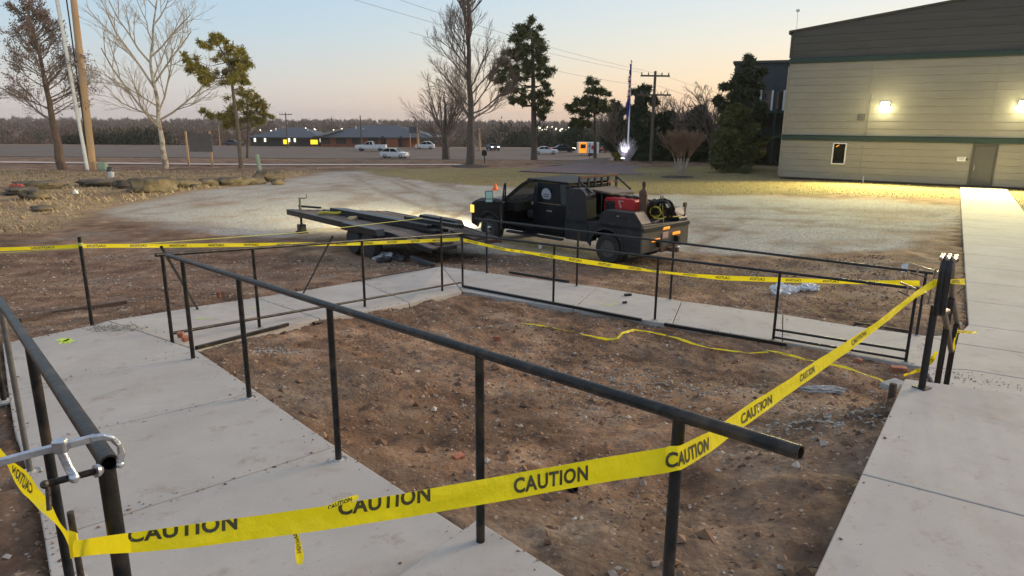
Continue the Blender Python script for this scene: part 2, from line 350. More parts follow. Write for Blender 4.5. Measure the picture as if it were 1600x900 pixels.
# right landing
rc = G(1413, 591, 1.3); rl = G(1268, 900, 1.3); rd = (rl-rc)/np.linalg.norm(rl-rc); rj = G(1600, 806, 1.3)-G(1345, 740, 1.3); rj /= np.linalg.norm(rj)
ra = G(1345, 740, 1.3); wd = 2.4
bk = G(1506, 604, 1.3)-rc; bk /= np.linalg.norm(bk)
slabs.append(([rc, rc+bk*wd, ra+rj*wd, ra], 'R'))
rb = ra + rd*1.9; slabs.append(([ra, ra+rj*wd, rb+rj*wd, rb], 'R'))
rn = rb + rd*1.9
e1, e2, e3, e4 = [GS(a, b, zA) for a, b in ((745, 840), (850, 900), (560, 1400), (500, 1016))]
e5 = e2 + (e2-e1)/np.linalg.norm(e2-e1)*.75
for q in (e1, e2, e5): q[2] = 1.3
slabs.append(([e1, e2, e5, np.array([.2, -.2, 1.3]), np.array([-1.6, -.2, 1.3]), np.array([e4[0], e4[1], 1.3])], 'R'))
slabs.append(([e5, np.array([rb[0]-.15, rb[1]-.3, 1.3]), rb+rj*0, rb+rj*wd, rb+rj*wd+rd*2.2, np.array([.2, -1.6, 1.3]), np.array([.2, -.2, 1.3])], 'R'))

OWN = {}
for k, nm in (('A', 'upper_ramp_walkway'), ('B', 'middle_ramp_walkway'), ('C', 'lower_walkway'), ('D', 'door_walkway'), ('R', 'upper_landing')):
    o = bpy.data.objects.new(nm, None); COL.objects.link(o); o['kind'] = 'structure'; OWN[k] = o
def shrink(P, d):
    c = sum(P)/len(P); n = len(P); Q = []
    for i in range(n):
        p0, p1, p2 = P[i-1], P[i], P[(i+1) % n]
        a = (p1-p0)[:2]; b = (p2-p1)[:2]; a = a/(np.linalg.norm(a)+1e-9); b = b/(np.linalg.norm(b)+1e-9)
        ar = sum(P[k][0]*P[(k+1) % n][1]-P[(k+1) % n][0]*P[k][1] for k in range(n)); s = 1 if ar > 0 else -1
        na = np.array([-a[1], a[0]])*s; nb = np.array([-b[1], b[0]])*s; m = na+nb; m = m/(np.linalg.norm(m)+1e-9)
        Q.append(np.array([p1[0]+m[0]*d, p1[1]+m[1]*d, p1[2]]))
    return Q
for P, k in slabs:
    Q = shrink(P, .007 if k in 'AR' else .009)
    mb = MB(); mb.prism([tuple(q) for q in Q], (0, 0, -.16), (0, 0, 0))
    mb.build('concrete_slab', M['concrete'], OWN[k], bevel=.007 if k in 'AR' else .01)

# ---------------------------------------------------------------- noise for the ground
def vnoise(x, y, seed):
    xi = np.floor(x).astype(np.int64); yi = np.floor(y).astype(np.int64); fx = x-xi; fy = y-yi
    fx = fx*fx*(3-2*fx); fy = fy*fy*(3-2*fy)
    def h(a, b):
        n = (a*374761393 + b*668265263 + seed*69069) & 0xffffffff
        n = ((n ^ (n >> 13))*1274126177) & 0xffffffff
        return ((n ^ (n >> 16)) & 0xffff)/65535.
    return (h(xi, yi)*(1-fx)+h(xi+1, yi)*fx)*(1-fy) + (h(xi, yi+1)*(1-fx)+h(xi+1, yi+1)*fx)*fy
def fbm(x, y, f, seed, o=4):
    s = 0; a = 1; t = 0
    for k in range(o): s = s + a*vnoise(x*f, y*f, seed+k*17); t += a; a *= .55; f *= 2.03
    return s/t
def inside(X, Y, P):
    r = np.zeros(X.shape, bool); n = len(P)
    for i in range(n):
        x1, y1 = P[i][0], P[i][1]; x2, y2 = P[(i+1) % n][0], P[(i+1) % n][1]
        if y1 == y2: continue
        c = ((y1 > Y) != (y2 > Y)) & (X < (x2-x1)*(Y-y1)/(y2-y1)+x1); r ^= c
    return r
ctrl = []
for P, k in slabs:
    n = len(P)
    for i in range(n):
        for t in (0, .5):
            p = P[i]*(1-t)+P[(i+1) % n]*t
            if k == 'D' and p[1] > 14 and i % 2: continue
            ctrl.append((p[0], p[1], p[2]-(.05 if k != 'R' else .12)))
for x, y, z in [(-1.2, 5.2, .72), (0, 5, .78), (1, 4.0, .9), (2, 6, .55), (0, 8, .2), (2, 9, .02), (4, 8.4, 0), (-1.5, 9, .25), (4.2, 7.2, .1), (3, 5.6, .75), (-3.4, 3.0, .95), (-4.6, 4, .75), (-6, 6, .6), (-7, 8, .55),
                (-6, 9.6, .45), (-4.5, 11, .1), (-3, 13, -.1), (-8, 11, .1), (-5, 2, .8), (-8, 3, .5), (0, 14.5, -.12), (4, 13, -.15), (7, 12.5, -.1), (9, 14, -.12), (11, 9, -.1), (-10, 7, .3)]:
    ctrl.append((x, y, z))
for y in (16, 20, 26, 34, 46, 60):
    for x in (-40, -28, -18, -10, -4, 2, 8, 16, 26, 40):
        z = -.25 if y < 45 else -.3
        if x > 12 and y > 26: z = -.08
        if x < -8 and 30 < y < 40: z = -.12
        ctrl.append((x, y, z))
for x in (-30, -12, 14, 30):
    for y in (-10, 2, 9): ctrl.append((x, y, .1))
ctrl = np.array(ctrl); _, ix = np.unique(np.round(ctrl[:, :2], 1), axis=0, return_index=True); ctrl = ctrl[ix]
_D = np.hypot(ctrl[:, None, 0]-ctrl[None, :, 0], ctrl[:, None, 1]-ctrl[None, :, 1]) + np.eye(len(ctrl))*.0
_A = np.block([[-_D + np.eye(len(ctrl))*.002, np.ones((len(ctrl), 1))], [np.ones((1, len(ctrl))), np.zeros((1, 1))]])
_w = np.linalg.solve(_A, np.append(ctrl[:, 2], 0))
def base_h(X, Y):
    s = np.full(X.shape, _w[-1])
    for i in range(len(ctrl)): s = s - _w[i]*np.hypot(X-ctrl[i, 0], Y-ctrl[i, 1])
    return s
def sstep(a, b, x):
    t = np.clip((x-a)/(b-a), 0, 1); return t*t*(3-2*t)
def ground_h(X, Y):
    X = np.asarray(X, float); Y = np.asarray(Y, float)
    R = np.hypot(X, Y)
    far = sstep(50, 66, np.maximum(Y, np.abs(X)))
    h = base_h(np.clip(X, -45, 45), np.clip(Y, -15, 66))*(1-far) + (-.3)*far
    h = h - 2.2*np.clip((np.maximum(Y, np.abs(X)*1.2)-66)/38, 0, 1)
    drop = sstep(168, 200, Y)
    h = h*(1-drop) + (-11-1.5*fbm(X, Y, .004, 5))*drop
    hill = sstep(900, 1700, Y+.15*X); h = h + hill*(4 + 4*(fbm(X, Y, .0016, 9)-.5))
    h = h - 16*sstep(2400, 3400, R)
    return h
def in_slabs(X, Y):
    m = np.zeros(X.shape, bool); zz = np.full(X.shape, 9.)
    for P, k in slabs:
        q = inside(X, Y, P)
        if q.any():
            # plane through the slab
            A_ = np.c_[[p[0] for p in P], [p[1] for p in P], np.ones(len(P))]; c, *_ = np.linalg.lstsq(A_, np.array([p[2] for p in P]), rcond=None)
            z = c[0]*X + c[1]*Y + c[2]; zz = np.where(q, np.minimum(zz, z), zz); m |= q
    return m, zz
def axis(segs):
    r = [segs[0][0]]
    for a, b, st in segs:
        n = max(1, int(round((b-a)/st))); r += list(a + (b-a)*(np.arange(n)+1)/n)
    return np.array(r)
gx = axis([(-3200, -1200, 250), (-1200, -300, 60), (-300, -80, 12), (-80, -40, 2.5), (-40, -10, .5), (-10, -6.4, .15), (-6.4, 6.6, .045), (6.6, 12, .15), (12, 42, .5), (42, 80, 2.5), (80, 300, 12), (300, 1200, 60), (1200, 3200, 250)])
gy = axis([(-40, -4, 6), (-4, 1.4, .4), (1.4, 12.8, .045), (12.8, 26, .14), (26, 64, .4), (64, 160, 2), (160, 600, 15), (600, 2600, 60), (2600, 4200, 400)])
X, Y = np.meshgrid(gx, gy)
Z = ground_h(X, Y)
near = 1 - sstep(16, 40, np.hypot(X, Y))
inslab, zz = in_slabs(X, Y)
# zones -------------------------------------------------------------------------------
jx = (fbm(X, Y, .8, 31)-.5); jy = (fbm(X, Y, .8, 57)-.5); jw = .02+.055*np.hypot(X, Y)
def zone(pxs, z=-.25, k=1.0):
    return inside(X+jx*jw*k, Y+jy*jw*k, [G(a, b, z) for a, b in pxs]).astype(float)
def blur(a, n=2):
    for _ in range(n):
        a = (a + np.roll(a, 1, 0)+np.roll(a, -1, 0)+np.roll(a, 1, 1)+np.roll(a, -1, 1))/5
    return a
gravel = zone([(150, 330), (300, 303), (400, 290), (470, 275), (510, 266), (625, 266), (600, 274), (640, 281), (760, 290), (1060, 306), (1210, 308), (1499, 328), (1501, 352), (1440, 372), (1400, 395), (1230, 400), (1090, 392), (960, 402), (740, 398), (600, 384), (470, 372), (330, 366), (250, 350)])
gravel *= np.clip((fbm(X, Y, .55, 71)-.27)*7, .45, 1)
lawn = np.maximum(zone([(560, 262), (1240, 262), (1240, 276), (1510, 292), (1510, 318), (1290, 308), (1060, 304), (760, 290), (640, 280), (600, 274)]), zone([(1540, 285), (1800, 290), (1900, 360), (1590, 330)]))
lawn2 = zone([(1555, 292), (1900, 300), (1900, 420), (1603, 366)], k=.3); lawn = np.maximum(lawn, lawn2)
straw = zone([(-900, 262), (510, 266), (470, 275), (400, 290), (300, 303), (150, 330), (80, 360), (-900, 420)])
strip = ((Y > 56) & (Y < 70)).astype(float)
farz = sstep(60, 75, Y)
gravel, lawn, straw = blur(gravel, 2), blur(lawn, 1), blur(straw, 2)
bare = np.clip(1-gravel-lawn-straw, 0, 1)
# worn wheel tracks over the gravel and damp soil
wear = np.zeros_like(X)
for pl in ([(560, 268), (620, 300), (700, 325), (640, 352), (500, 372)], [(600, 266), (700, 300), (720, 330)], [(1490, 372), (1300, 352), (1120, 345), (1000, 400), (960, 420)], [(1480, 345), (1250, 330), (1090, 330)], [(640, 275), (450, 300), (240, 330)]):
    W_ = [G(a_, b_, -.25) for a_, b_ in pl]
    for i in range(len(W_)-1):
        a_, b_ = W_[i][:2], W_[i+1][:2]; d_ = b_-a_; t_ = np.clip(((X-a_[0])*d_[0]+(Y-a_[1])*d_[1])/(d_@d_), 0, 1); ds_ = np.hypot(X-a_[0]-t_*d_[0], Y-a_[1]-t_*d_[1])
        wear = np.maximum(wear, np.exp(-((ds_-.85)/.24)**2)*.8)
wear *= np.clip(fbm(X, Y, .9, 611)*2-.35, 0, 1)
damp = np.clip((fbm(X, Y, .75, 733, 3)-.52)*7, 0, 1)
# relief
lump = (fbm(X, Y, 1.7, 3, 4)-.5)*.16 + ((fbm(X, Y, 6, 13, 3)-.5)*.075 + np.abs(fbm(X, Y, 13, 23, 2)-.5)*.06)*(1-sstep(12, 17, np.hypot(X, Y)))
Z = Z - wear*.03 + near*lump*(.35+.65*bare) + near*straw*(fbm(X, Y, .5, 41)-.5)*.25
rut = sstep(.0, .5, fbm(X, Y, .9, 91)-.5)
Z = np.where(inslab, np.minimum(Z, zz-.12), Z)
# keep the dirt just under the slab rims
for P, k in slabs:
    n = len(P)
    for i in range(n):
        a, b = P[i], P[(i+1) % n]; d = b-a; L2 = d[0]**2+d[1]**2+1e-9
        bb = (X > min(a[0], b[0])-.35) & (X < max(a[0], b[0])+.35) & (Y > min(a[1], b[1])-.35) & (Y < max(a[1], b[1])+.35)
        if not bb.any(): continue
        xs, ys = X[bb], Y[bb]; t = np.clip(((xs-a[0])*d[0]+(ys-a[1])*d[1])/L2, 0, 1)
        ds = np.hypot(xs-a[0]-t*d[0], ys-a[1]-t*d[1]); zl = a[2]+t*d[2]
        rim = (.02 if k != 'R' else .10)
        lim = zl - rim + ds*.25 + (fbm(xs, ys, 5, 77, 2)-.5)*.02
        Z[bb] = np.where(ds < .35, np.minimum(Z[bb], lim), Z[bb])
nyy, nxx = X.shape
verts = np.stack([X.ravel(), Y.ravel(), Z.ravel()], 1).astype(np.float32)
ii = (np.arange(nyy-1)[:, None]*nxx + np.arange(nxx-1)[None, :]).ravel()
faces = np.stack([ii, ii+1, ii+1+nxx, ii+nxx], 1)
me = bpy.data.meshes.new('ground'); me.vertices.add(len(verts)); me.vertices.foreach_set('co', verts.ravel())
me.loops.add(faces.size); me.loops.foreach_set('vertex_index', faces.ravel().astype(np.int32))
me.polygons.add(len(faces)); me.polygons.foreach_set('loop_start', np.arange(0, faces.size, 4, dtype=np.int32)); me.polygons.foreach_set('use_smooth', np.ones(len(faces), bool))
me.update(calc_edges=True)
at_ = me.color_attributes.new('zone', 'FLOAT_COLOR', 'POINT')
at_.data.foreach_set('color', np.stack([gravel.ravel(), lawn.ravel(), straw.ravel(), np.clip(farz, 0, 1).ravel()], 1).astype(np.float32).ravel())
at2 = me.color_attributes.new('wear', 'FLOAT_COLOR', 'POINT')
at2.data.foreach_set('color', np.stack([wear.ravel(), damp.ravel(), 0*X.ravel(), 0*X.ravel()+1], 1).astype(np.float32).ravel())
gm = bpy.data.materials.new('ground_soil'); gm.use_nodes = True; n = gm.node_tree.nodes; l = gm.node_tree.links; b = n['Principled BSDF']; b.inputs['Roughness'].default_value = .95; b.inputs['Specular IOR Level'].default_value = .2
tc = n.new('ShaderNodeTexCoord'); va = n.new('ShaderNodeVertexColor'); va.layer_name = 'zone'; sp = n.new('ShaderNodeSeparateColor'); l.new(va.outputs[0], sp.inputs[0])
def noise(sc_, det=8, ro=.62): t = n.new('ShaderNodeTexNoise'); t.inputs['Scale'].default_value = sc_; t.inputs['Detail'].default_value = det; t.inputs['Roughness'].default_value = ro; l.new(tc.outputs['Object'], t.inputs['Vector']); return t.outputs[0]
def ramp(src, stops):
    r = n.new('ShaderNodeValToRGB'); el = r.color_ramp.elements
    while len(el) < len(stops): el.new(.5)
    for e_, (p, c) in zip(el, stops): e_.position = p; e_.color = (*c, 1)
    l.new(src, r.inputs[0]); return r.outputs[0]
def mix(f, a, c, mode='MIX'):
    m_ = n.new('ShaderNodeMix'); m_.data_type = 'RGBA'; m_.blend_type = mode
    if isinstance(f, float): m_.inputs[0].default_value = f
    else: l.new(f, m_.inputs[0])
    l.new(a, m_.inputs[6])
    if isinstance(c, tuple): m_.inputs[7].default_value = (*c, 1)
    else: l.new(c, m_.inputs[7])
    return m_.outputs[2]
def mrange(src, a, c, lo=0., hi=1.):
    m_ = n.new('ShaderNodeMapRange'); m_.inputs[1].default_value = a; m_.inputs[2].default_value = c; m_.inputs[3].default_value = lo; m_.inputs[4].default_value = hi; l.new(src, m_.inputs[0]); return m_.outputs[0]
soil = ramp(noise(1.4), [(.28, (.072, .042, .026)), (.44, (.168, .098, .060)), (.57, (.265, .163, .102)), (.72, (.42, .295, .20))])
soil = mix(mrange(noise(.45, 3), .5, .66), soil, ramp(noise(6), [(.35, (.145, .102, .075)), (.65, (.31, .24, .18))]))
soil = mix(mrange(noise(26, 4), .54, .74, 0, .45), soil, (.07, .037, .022))
vo = n.new('ShaderNodeTexVoronoi'); vo.inputs['Scale'].default_value = 26; l.new(tc.outputs['Object'], vo.inputs['Vector'])
rs = n.new('ShaderNodeSeparateColor'); l.new(vo.outputs['Color'], rs.inputs[0])
st = n.new('ShaderNodeMath'); st.operation = 'MULTIPLY'; l.new(mrange(rs.outputs[0], .86, .9), st.inputs[0]); l.new(mrange(vo.outputs['Distance'], .34, .26), st.inputs[1])
soil = mix(st.outputs[0], soil, (.36, .28, .22))
vg = n.new('ShaderNodeTexVoronoi'); vg.inputs['Scale'].default_value = 22; l.new(tc.outputs['Object'], vg.inputs['Vector'])
gs = n.new('ShaderNodeSeparateColor'); l.new(vg.outputs['Color'], gs.inputs[0])
grav = ramp(gs.outputs[0], [(0, (.24, .225, .20)), (.45, (.35, .33, .30)), (1, (.47, .44, .40))])
grav = mix(mrange(noise(.5, 5), .53, .68, 0, .6), grav, (.27, .185, .125))
vw = n.new('ShaderNodeVertexColor'); vw.layer_name = 'wear'; wsp = n.new('ShaderNodeSeparateColor'); l.new(vw.outputs[0], wsp.inputs[0])
grav = mix(wsp.outputs[0], grav, (.22, .165, .12))
soil = mix(mrange(wsp.outputs[1], 0, 1, 0, .42), soil, (.075, .046, .031))
grass = ramp(noise(4, 8, .75), [(.3, (.14, .115, .05)), (.5, (.22, .18, .08)), (.7, (.30, .245, .12))])
grass = mix(mrange(noise(.16, 4), .5, .62, 0, .5), grass, (.17, .135, .06))
strawc = ramp(noise(3, 9, .75), [(.3, (.15, .095, .05)), (.47, (.31, .21, .115)), (.68, (.46, .34, .20))])
strawc = mix(mrange(noise(.3, 4), .46, .6, 0, .7), strawc, (.19, .115, .07))
c_ = mix(sp.outputs[0], soil, grav); c_ = mix(sp.outputs[2], c_, strawc); c_ = mix(sp.outputs[1], c_, grass)
farc = ramp(noise(.06, 8), [(.35, (.16, .11, .075)), (.65, (.24, .165, .11))])
farc = mix(mrange(noise(.02, 5), .5, .6), farc, (.13, .085, .065))
c_ = mix(va.outputs['Alpha'], c_, farc)
l.new(c_, b.inputs['Base Color'])
bp = n.new('ShaderNodeBump'); bp.inputs['Strength'].default_value = .9; bp.inputs['Distance'].default_value = .03
ad = n.new('ShaderNodeMath'); ad.operation = 'ADD'; l.new(noise(18, 8, .7), ad.inputs[0])
mm = n.new('ShaderNodeMath'); mm.operation = 'MULTIPLY'; l.new(vg.outputs['Distance'], mm.inputs[0]); mm.inputs[1].default_value = -.5; l.new(mm.outputs[0], ad.inputs[1]); l.new(ad.outputs[0], bp.inputs['Height'])
l.new(bp.outputs[0], b.inputs['Normal'])
me.materials.append(gm)
go = bpy.data.objects.new('ground', me); COL.objects.link(go); go['kind'] = 'structure'
def gh(x, y):
    j = int(np.clip(np.searchsorted(gx, x)-1, 0, nxx-2)); i = int(np.clip(np.searchsorted(gy, y)-1, 0, nyy-2))
    fx = (x-gx[j])/(gx[j+1]-gx[j]); fy = (y-gy[i])/(gy[i+1]-gy[i])
    return float((Z[i, j]*(1-fx)+Z[i, j+1]*fx)*(1-fy)+(Z[i+1, j]*(1-fx)+Z[i+1, j+1]*fx)*fy)
def GG(px, py):     # ground point under a photo point
    return GS(px, py, gh)

# roads and lots as sheets just over the ground
def sheet(name, pxs, m, dz=.03, z=-.3, world=None):
    P = world or [G(a, b_, z) for a, b_ in pxs]
    mb = MB(); mb.add([(p[0], p[1], z+dz) for p in P], [tuple(range(len(P)))]); o = mb.build(name, m); o['kind'] = 'structure'
    if o.data.polygons[0].normal.z < 0: o.data.flip_normals()
    return o
sheet('concrete_road', None, M['roadc'], .05, -.3, world=[(-140, 62, 0), (-20, 55.2, 0), (-4.5, 57.2, 0), (-4.2, 58.6, 0), (-20, 57.0, 0), (-140, 64.2, 0)])
sheet('parking_lot', None, M['asphalt'], .05, -2.5, world=[(-170, 108, 0), (-5, 106, 0), (60, 108, 0), (60, 152, 0), (-170, 152, 0)])
sheet('purple_driveway', [(808, 268), (850, 262), (905, 257), (960, 257), (1010, 262), (1120, 258), (1160, 264), (1110, 272), (1000, 274), (900, 272)], M['purple'], .05)
sheet('mulch_patch', [(925, 248), (960, 246), (940, 256), (850, 260)], M['asphalt'], .04)

# ---------------------------------------------------------------- scattered stones, clods, straw
def scatter(name, spots, sizes, m, flat=.6):
    oc = np.array([(1, 0, 0), (-1, 0, 0), (0, 1, 0), (0, -1, 0), (0, 0, 1), (0, 0, -1)], float)
    of = np.array([(0, 2, 4), (2, 1, 4), (1, 3, 4), (3, 0, 4), (2, 0, 5), (1, 2, 5), (3, 1, 5), (0, 3, 5)])
    N = len(spots); rg = np.random.default_rng(len(spots)); sc3 = rg.uniform(.6, 1.3, (N, 6, 3)); an = rg.uniform(0, 6.28, N)
    v = oc[None]*sc3 + rg.uniform(-.25, .25, (N, 6, 3)); v[:, :, 2] *= flat
    c, s = np.cos(an)[:, None], np.sin(an)[:, None]; vx = v[:, :, 0]*c-v[:, :, 1]*s; vy = v[:, :, 0]*s+v[:, :, 1]*c
    v = np.stack([vx, vy, v[:, :, 2]], 2)*np.array(sizes)[:, None, None] + np.array(spots)[:, None, :]
    f = (of[None]+np.arange(N)[:, None, None]*6).reshape(-1, 3)
    me = bpy.data.meshes.new(name); me.from_pydata(v.reshape(-1, 3).tolist(), [], f.tolist()); me.materials.append(m)
    o = bpy.data.objects.new(name, me); COL.objects.link(o); return o
rg = np.random.default_rng(4)
def spots_in(n, x0, x1, y0, y1, cond, dz=0):
    x = rg.uniform(x0, x1, n); y = rg.uniform(y0, y1, n)
    ok = ~in_slabs(x, y)[0] & cond(x, y); x, y = x[ok], y[ok]
    return [(a, b_, gh(a, b_)+dz) for a, b_ in zip(x, y)]
ring = [G(*p) for p in ()]
dirtc = lambda x, y: (fbm(x, y, 1.1, 201) > rg.uniform(.25, .62, x.shape))
s1 = spots_in(60000, -14, 10, 1.8, 18, dirtc, .002)
sz = np.clip(rg.lognormal(-5.0, .6, len(s1))*(1+.06*np.array([q[1] for q in s1])), .003, .04)
tag(scatter('loose_pebbles', s1, sz, M['pebble']), 'loose pale pebbles scattered over the reddish dirt', 'pebbles', kind='stuff')
s2 = spots_in(50000, -14, 10, 1.8, 18, dirtc, .0)
sz = np.clip(rg.lognormal(-4.5, .6, len(s2)), .004, .06)
tag(scatter('dirt_clods', s2, sz, M['clod'], .7), 'crumbly brown dirt clods over the bare ground', 'dirt', kind='stuff')
gsp = spots_in(30000, -14, 22, 13.5, 30, lambda x, y: np.ones(x.shape, bool), .0)
gsp = [p for p in gsp if gravel[min(np.searchsorted(gy, p[1]), nyy-1), min(np.searchsorted(gx, p[0]), nxx-1)] > .5]
tag(scatter('gravel_stones', gsp, np.clip(rg.lognormal(-4.3, .4, len(gsp)), .008, .03), M['gravelst'], .3), 'grey crushed gravel lying in the parking area', 'gravel', kind='stuff')
def blades(name, spots, L, m, wd=.006, lay=.7):
    N = len(spots); P = np.array(spots); an = rg.uniform(0, 6.28, N); el = rg.uniform(.1, 1-lay+.2, N)*1.5; Ls = L*rg.uniform(.5, 1.3, N)
    d = np.stack([np.cos(an)*np.cos(el), np.sin(an)*np.cos(el), np.sin(el)], 1)*Ls[:, None]; s = np.stack([-np.sin(an), np.cos(an), 0*an], 1)*wd
    v = np.stack([P-s, P+s, P+d], 1).reshape(-1, 3); f = np.arange(3*N).reshape(-1, 3)
    me = bpy.data.meshes.new(name); me.from_pydata(v.tolist(), [], f.tolist()); me.materials.append(m); o = bpy.data.objects.new(name, me); COL.objects.link(o); return o
def zsel(arr, thr): return lambda p: arr[min(np.searchsorted(gy, p[1]), nyy-1), min(np.searchsorted(gx, p[0]), nxx-1)] > thr
bl = [p for p in spots_in(60000, -40, -2, 18, 54, lambda x, y: fbm(x, y, .7, 301) > rg.uniform(.3, .6, x.shape)) if zsel(straw, .5)(p)]
tag(blades('dead_grass', bl, .22, M['straw'], .02, .6), 'dead straw coloured grass on the left bank', 'grass', kind='stuff')
bl = [p for p in spots_in(50000, -4, 30, 26, 50, lambda x, y: np.ones(x.shape, bool)) if zsel(lawn, .5)(p)]
tag(blades('dormant_lawn', bl, .06, M['straw'], .013, .3), 'short dormant yellow lawn in front of the building', 'grass', kind='stuff')


# ================================================================ railings
def proj(p):
    d = np.array(p)-CAM; z = d@_F; return 800+FPX*(d@_R)/z, 450-FPX*(d@_U)/z
def along(p, q, px):      # point of the line pq seen at column px
    lo, hi = -3., 4.
    f = lambda t: proj(p+(q-p)*t)[0]-px
    ts = np.linspace(lo, hi, 1400); best = min((abs(f(t)), t) for t in ts if (np.array(p+(q-p)*t)-CAM)@_F > .3)
    return p+(q-p)*best[1]
PR = .0215
def post(parent, base, top, r=PR, m='steel', bottom=-.03, name='post'):
    o = MB().tube([(base[0], base[1], base[2]+bottom), (base[0], base[1], top)], r, 16).build(name, M[m], parent, True, world=True); return o
def rail_thing(label, p, group='steel railings around the ramp', cat='railing', name='steel_railing'):
    return thing(name, label, cat, p, group=group)
def grout(parent, b, r=.05):
    r = r*1.25
    MB().lathe([(r, -.02), (r+.004, .003), (r-.008, .006), (r-.016, .001), (.034, .001), (.030, .008), (.02, .012)], (b[0], b[1], b[2]), 20).build('grout_ring', M['concrete_edge'], parent, True, world=True)

# main foreground rail
b302 = GS(302, 561, zA); b751 = GS(751, 873, zA)
p1 = top_at(285, 406, b302[1]); p1 = np.array([b302[0], b302[1], p1]); p2 = np.array([b751[0], b751[1], top_at(752, 551, b751[1])])
tA = rail_thing('long black pipe railing on the near ramp with its open end jutting out', b302)
railA0 = along(p1, p2, 262); railA1 = along(p1, p2, 1256)
MB().pipe(railA0, railA1, PR+.001, .004, 24).build('top_rail', M['steel'], tA, True, world=True)
dA = (railA1-railA0)/np.linalg.norm(railA1-railA0)
for px in (302, 388, 525, 751):
    b = {302: b302, 751: b751, 388: GS(390, 622, zA), 525: GS(525, 719, zA)}[px]
    t = (b[1]-railA0[1])/dA[1]; pt = railA0+dA*t; b = np.array([pt[0], pt[1], b[2]])
    post(tA, b, pt[2]-.01); grout(tA, b, .052)
    MB().tube([pt-dA*.03-np.array([0, 0, .024]), pt+dA*.03-np.array([0, 0, .024])], .008, 8).build('weld', M['steel'], tA, True, world=True)
pt = along(p1, p2, 1059); b = np.array([pt[0], pt[1], 1.3]); post(tA, b, pt[2]-.01); grout(tA, b); post1045 = b
# left handrail
tL = rail_thing('black pipe railing at the lower left with a silver bar clamp on its open end', (-1.08, 1.65, 1.3))
zc = 1.72; eL = CAM + ray(171, 724)*zc
dL = np.array([-.650, .757, -.067]); dL /= np.linalg.norm(dL)
fL = eL + dL*5.0
k_ = min((abs(proj(eL+ (np.array([-.645-a, .765-a*.6, -.067-c_]))*3.6)[0]-0)+abs(proj(eL+(np.array([-.645-a, .765-a*.6, -.067-c_]))*3.6)[1]-461), a, c_) for a in np.linspace(-.15, .15, 31) for c_ in np.linspace(-.08, .08, 33))
dL = np.array([-.645-k_[1], .765-k_[1]*.6, -.067-k_[2]]); dL /= np.linalg.norm(dL)
fL = eL+dL*7.2
MB().pipe(fL, eL, PR+.001, .0055, 28).build('top_rail', M['steel'], tL, True, world=True)
for s_, mm_, rr in ((.06, 'steel', PR), (1.72, 'steel', PR), (3.35, 'greysteel', PR*.8), (5.3, 'steel', PR), (7.1, 'steel', PR)):
    pt = eL+dL*s_; zb = zA(pt[0], pt[1]); post(tL, np.array([pt[0], pt[1], zb]), pt[2]-.01, rr, mm_)
    grout(tL, np.array([pt[0], pt[1], zb]), .055)
# threaded rod standing beside the end post
rq = CAM + ray(118, 850)*1.93
rt = CAM + ray(104, 792)*1.93
o = MB(); zz_ = np.linspace(1.28, rt[2], 240)
o.tube([(rq[0], rq[1], z) for z in zz_], [.0085 if i % 2 else .0094 for i in range(240)], 10)
tag(o.build('threaded_rod', M['rodsteel'], None, True), 'thin threaded steel rod standing beside the near end post, caution tape wrapped on it', 'rod')

# corner post and ramp B railing
b270 = GS(270, 539, zB); c722 = GS(723, 449, zB)
pB0 = np.array([b270[0], b270[1], top_at(258, 398, b270[1])]); pB1 = np.array([c722[0], c722[1], top_at(721, 365, c722[1])])
tB = rail_thing('black pipe railing with a low bottom rail along the middle ramp', b270)
MB().tube([pB0-(pB1-pB0)*.012, pB1], PR, 16).build('top_rail', M['steel'], tB, True, world=True)
q0 = pB0.copy(); q0[2] = top_at(271, 521, b270[1]); q1 = pB1.copy(); q1[2] = top_at(723, 441, c722[1])
MB().tube([q0, q1], .019, 14).build('bottom_rail', M['steel'], tB, True, world=True)
post(tB, b270, pB0[2]); grout(tB, b270)
for px, py in ((419, 505), (574, 477), (692, 455), (723, 449)):
    b = GS(px, py, zB); t = (b[0]-pB0[0])/(pB1-pB0)[0]; pt = pB0+(pB1-pB0)*t; b = np.array([pt[0], pt[1], zB(pt[0], pt[1])])
    tp = pt[2]
    if px == 692: tp = top_at(689, 339, b[1])
    post(tB, b, tp); grout(tB, b, .045)
# lone post at the outer corner of the landing
b143 = GS(144, 508, zA)
tP = thing('fence_post', 'single black pipe post standing alone on the outer landing edge at left', 'post', b143)
t143 = top_at(122, 370, b143[1]); post(tP, b143, t143)
MB().lathe([(PR+.004, 0), (PR+.004, .035), (PR, .04)], (b143[0], b143[1], t143-.11), 14).build('collar', M['rope'], tP, True, world=True)
# leaning pipes
def lean(a, b_, label, r=.017, m='steel'):
    tag(MB().pipe(a, b_, r, .003, 14).build('leaning_pipe', M[m], None, True), label, 'pipe', 'loose pipes left on the site')
a = GS(309, 483, zB); tpp = np.array([*(pB0+np.array([-.05, .1, 0]))[:2], 0]); tpp[2] = top_at(249, 386, tpp[1]); lean(a, tpp, 'thin pipe leaning against the far corner of the long railing')
a = GS(474, 458, zB); pt = pB0+(pB1-pB0)*.45; pt = pt+np.array([0, .03, .02]); pt = along(pB0, pB1, 513)+np.array([0, .04, 0]); tpp = pt.copy(); tpp = pt+(pt-a)*.10; lean(a, tpp, 'thin pipe leaning over the middle ramp railing', .015)
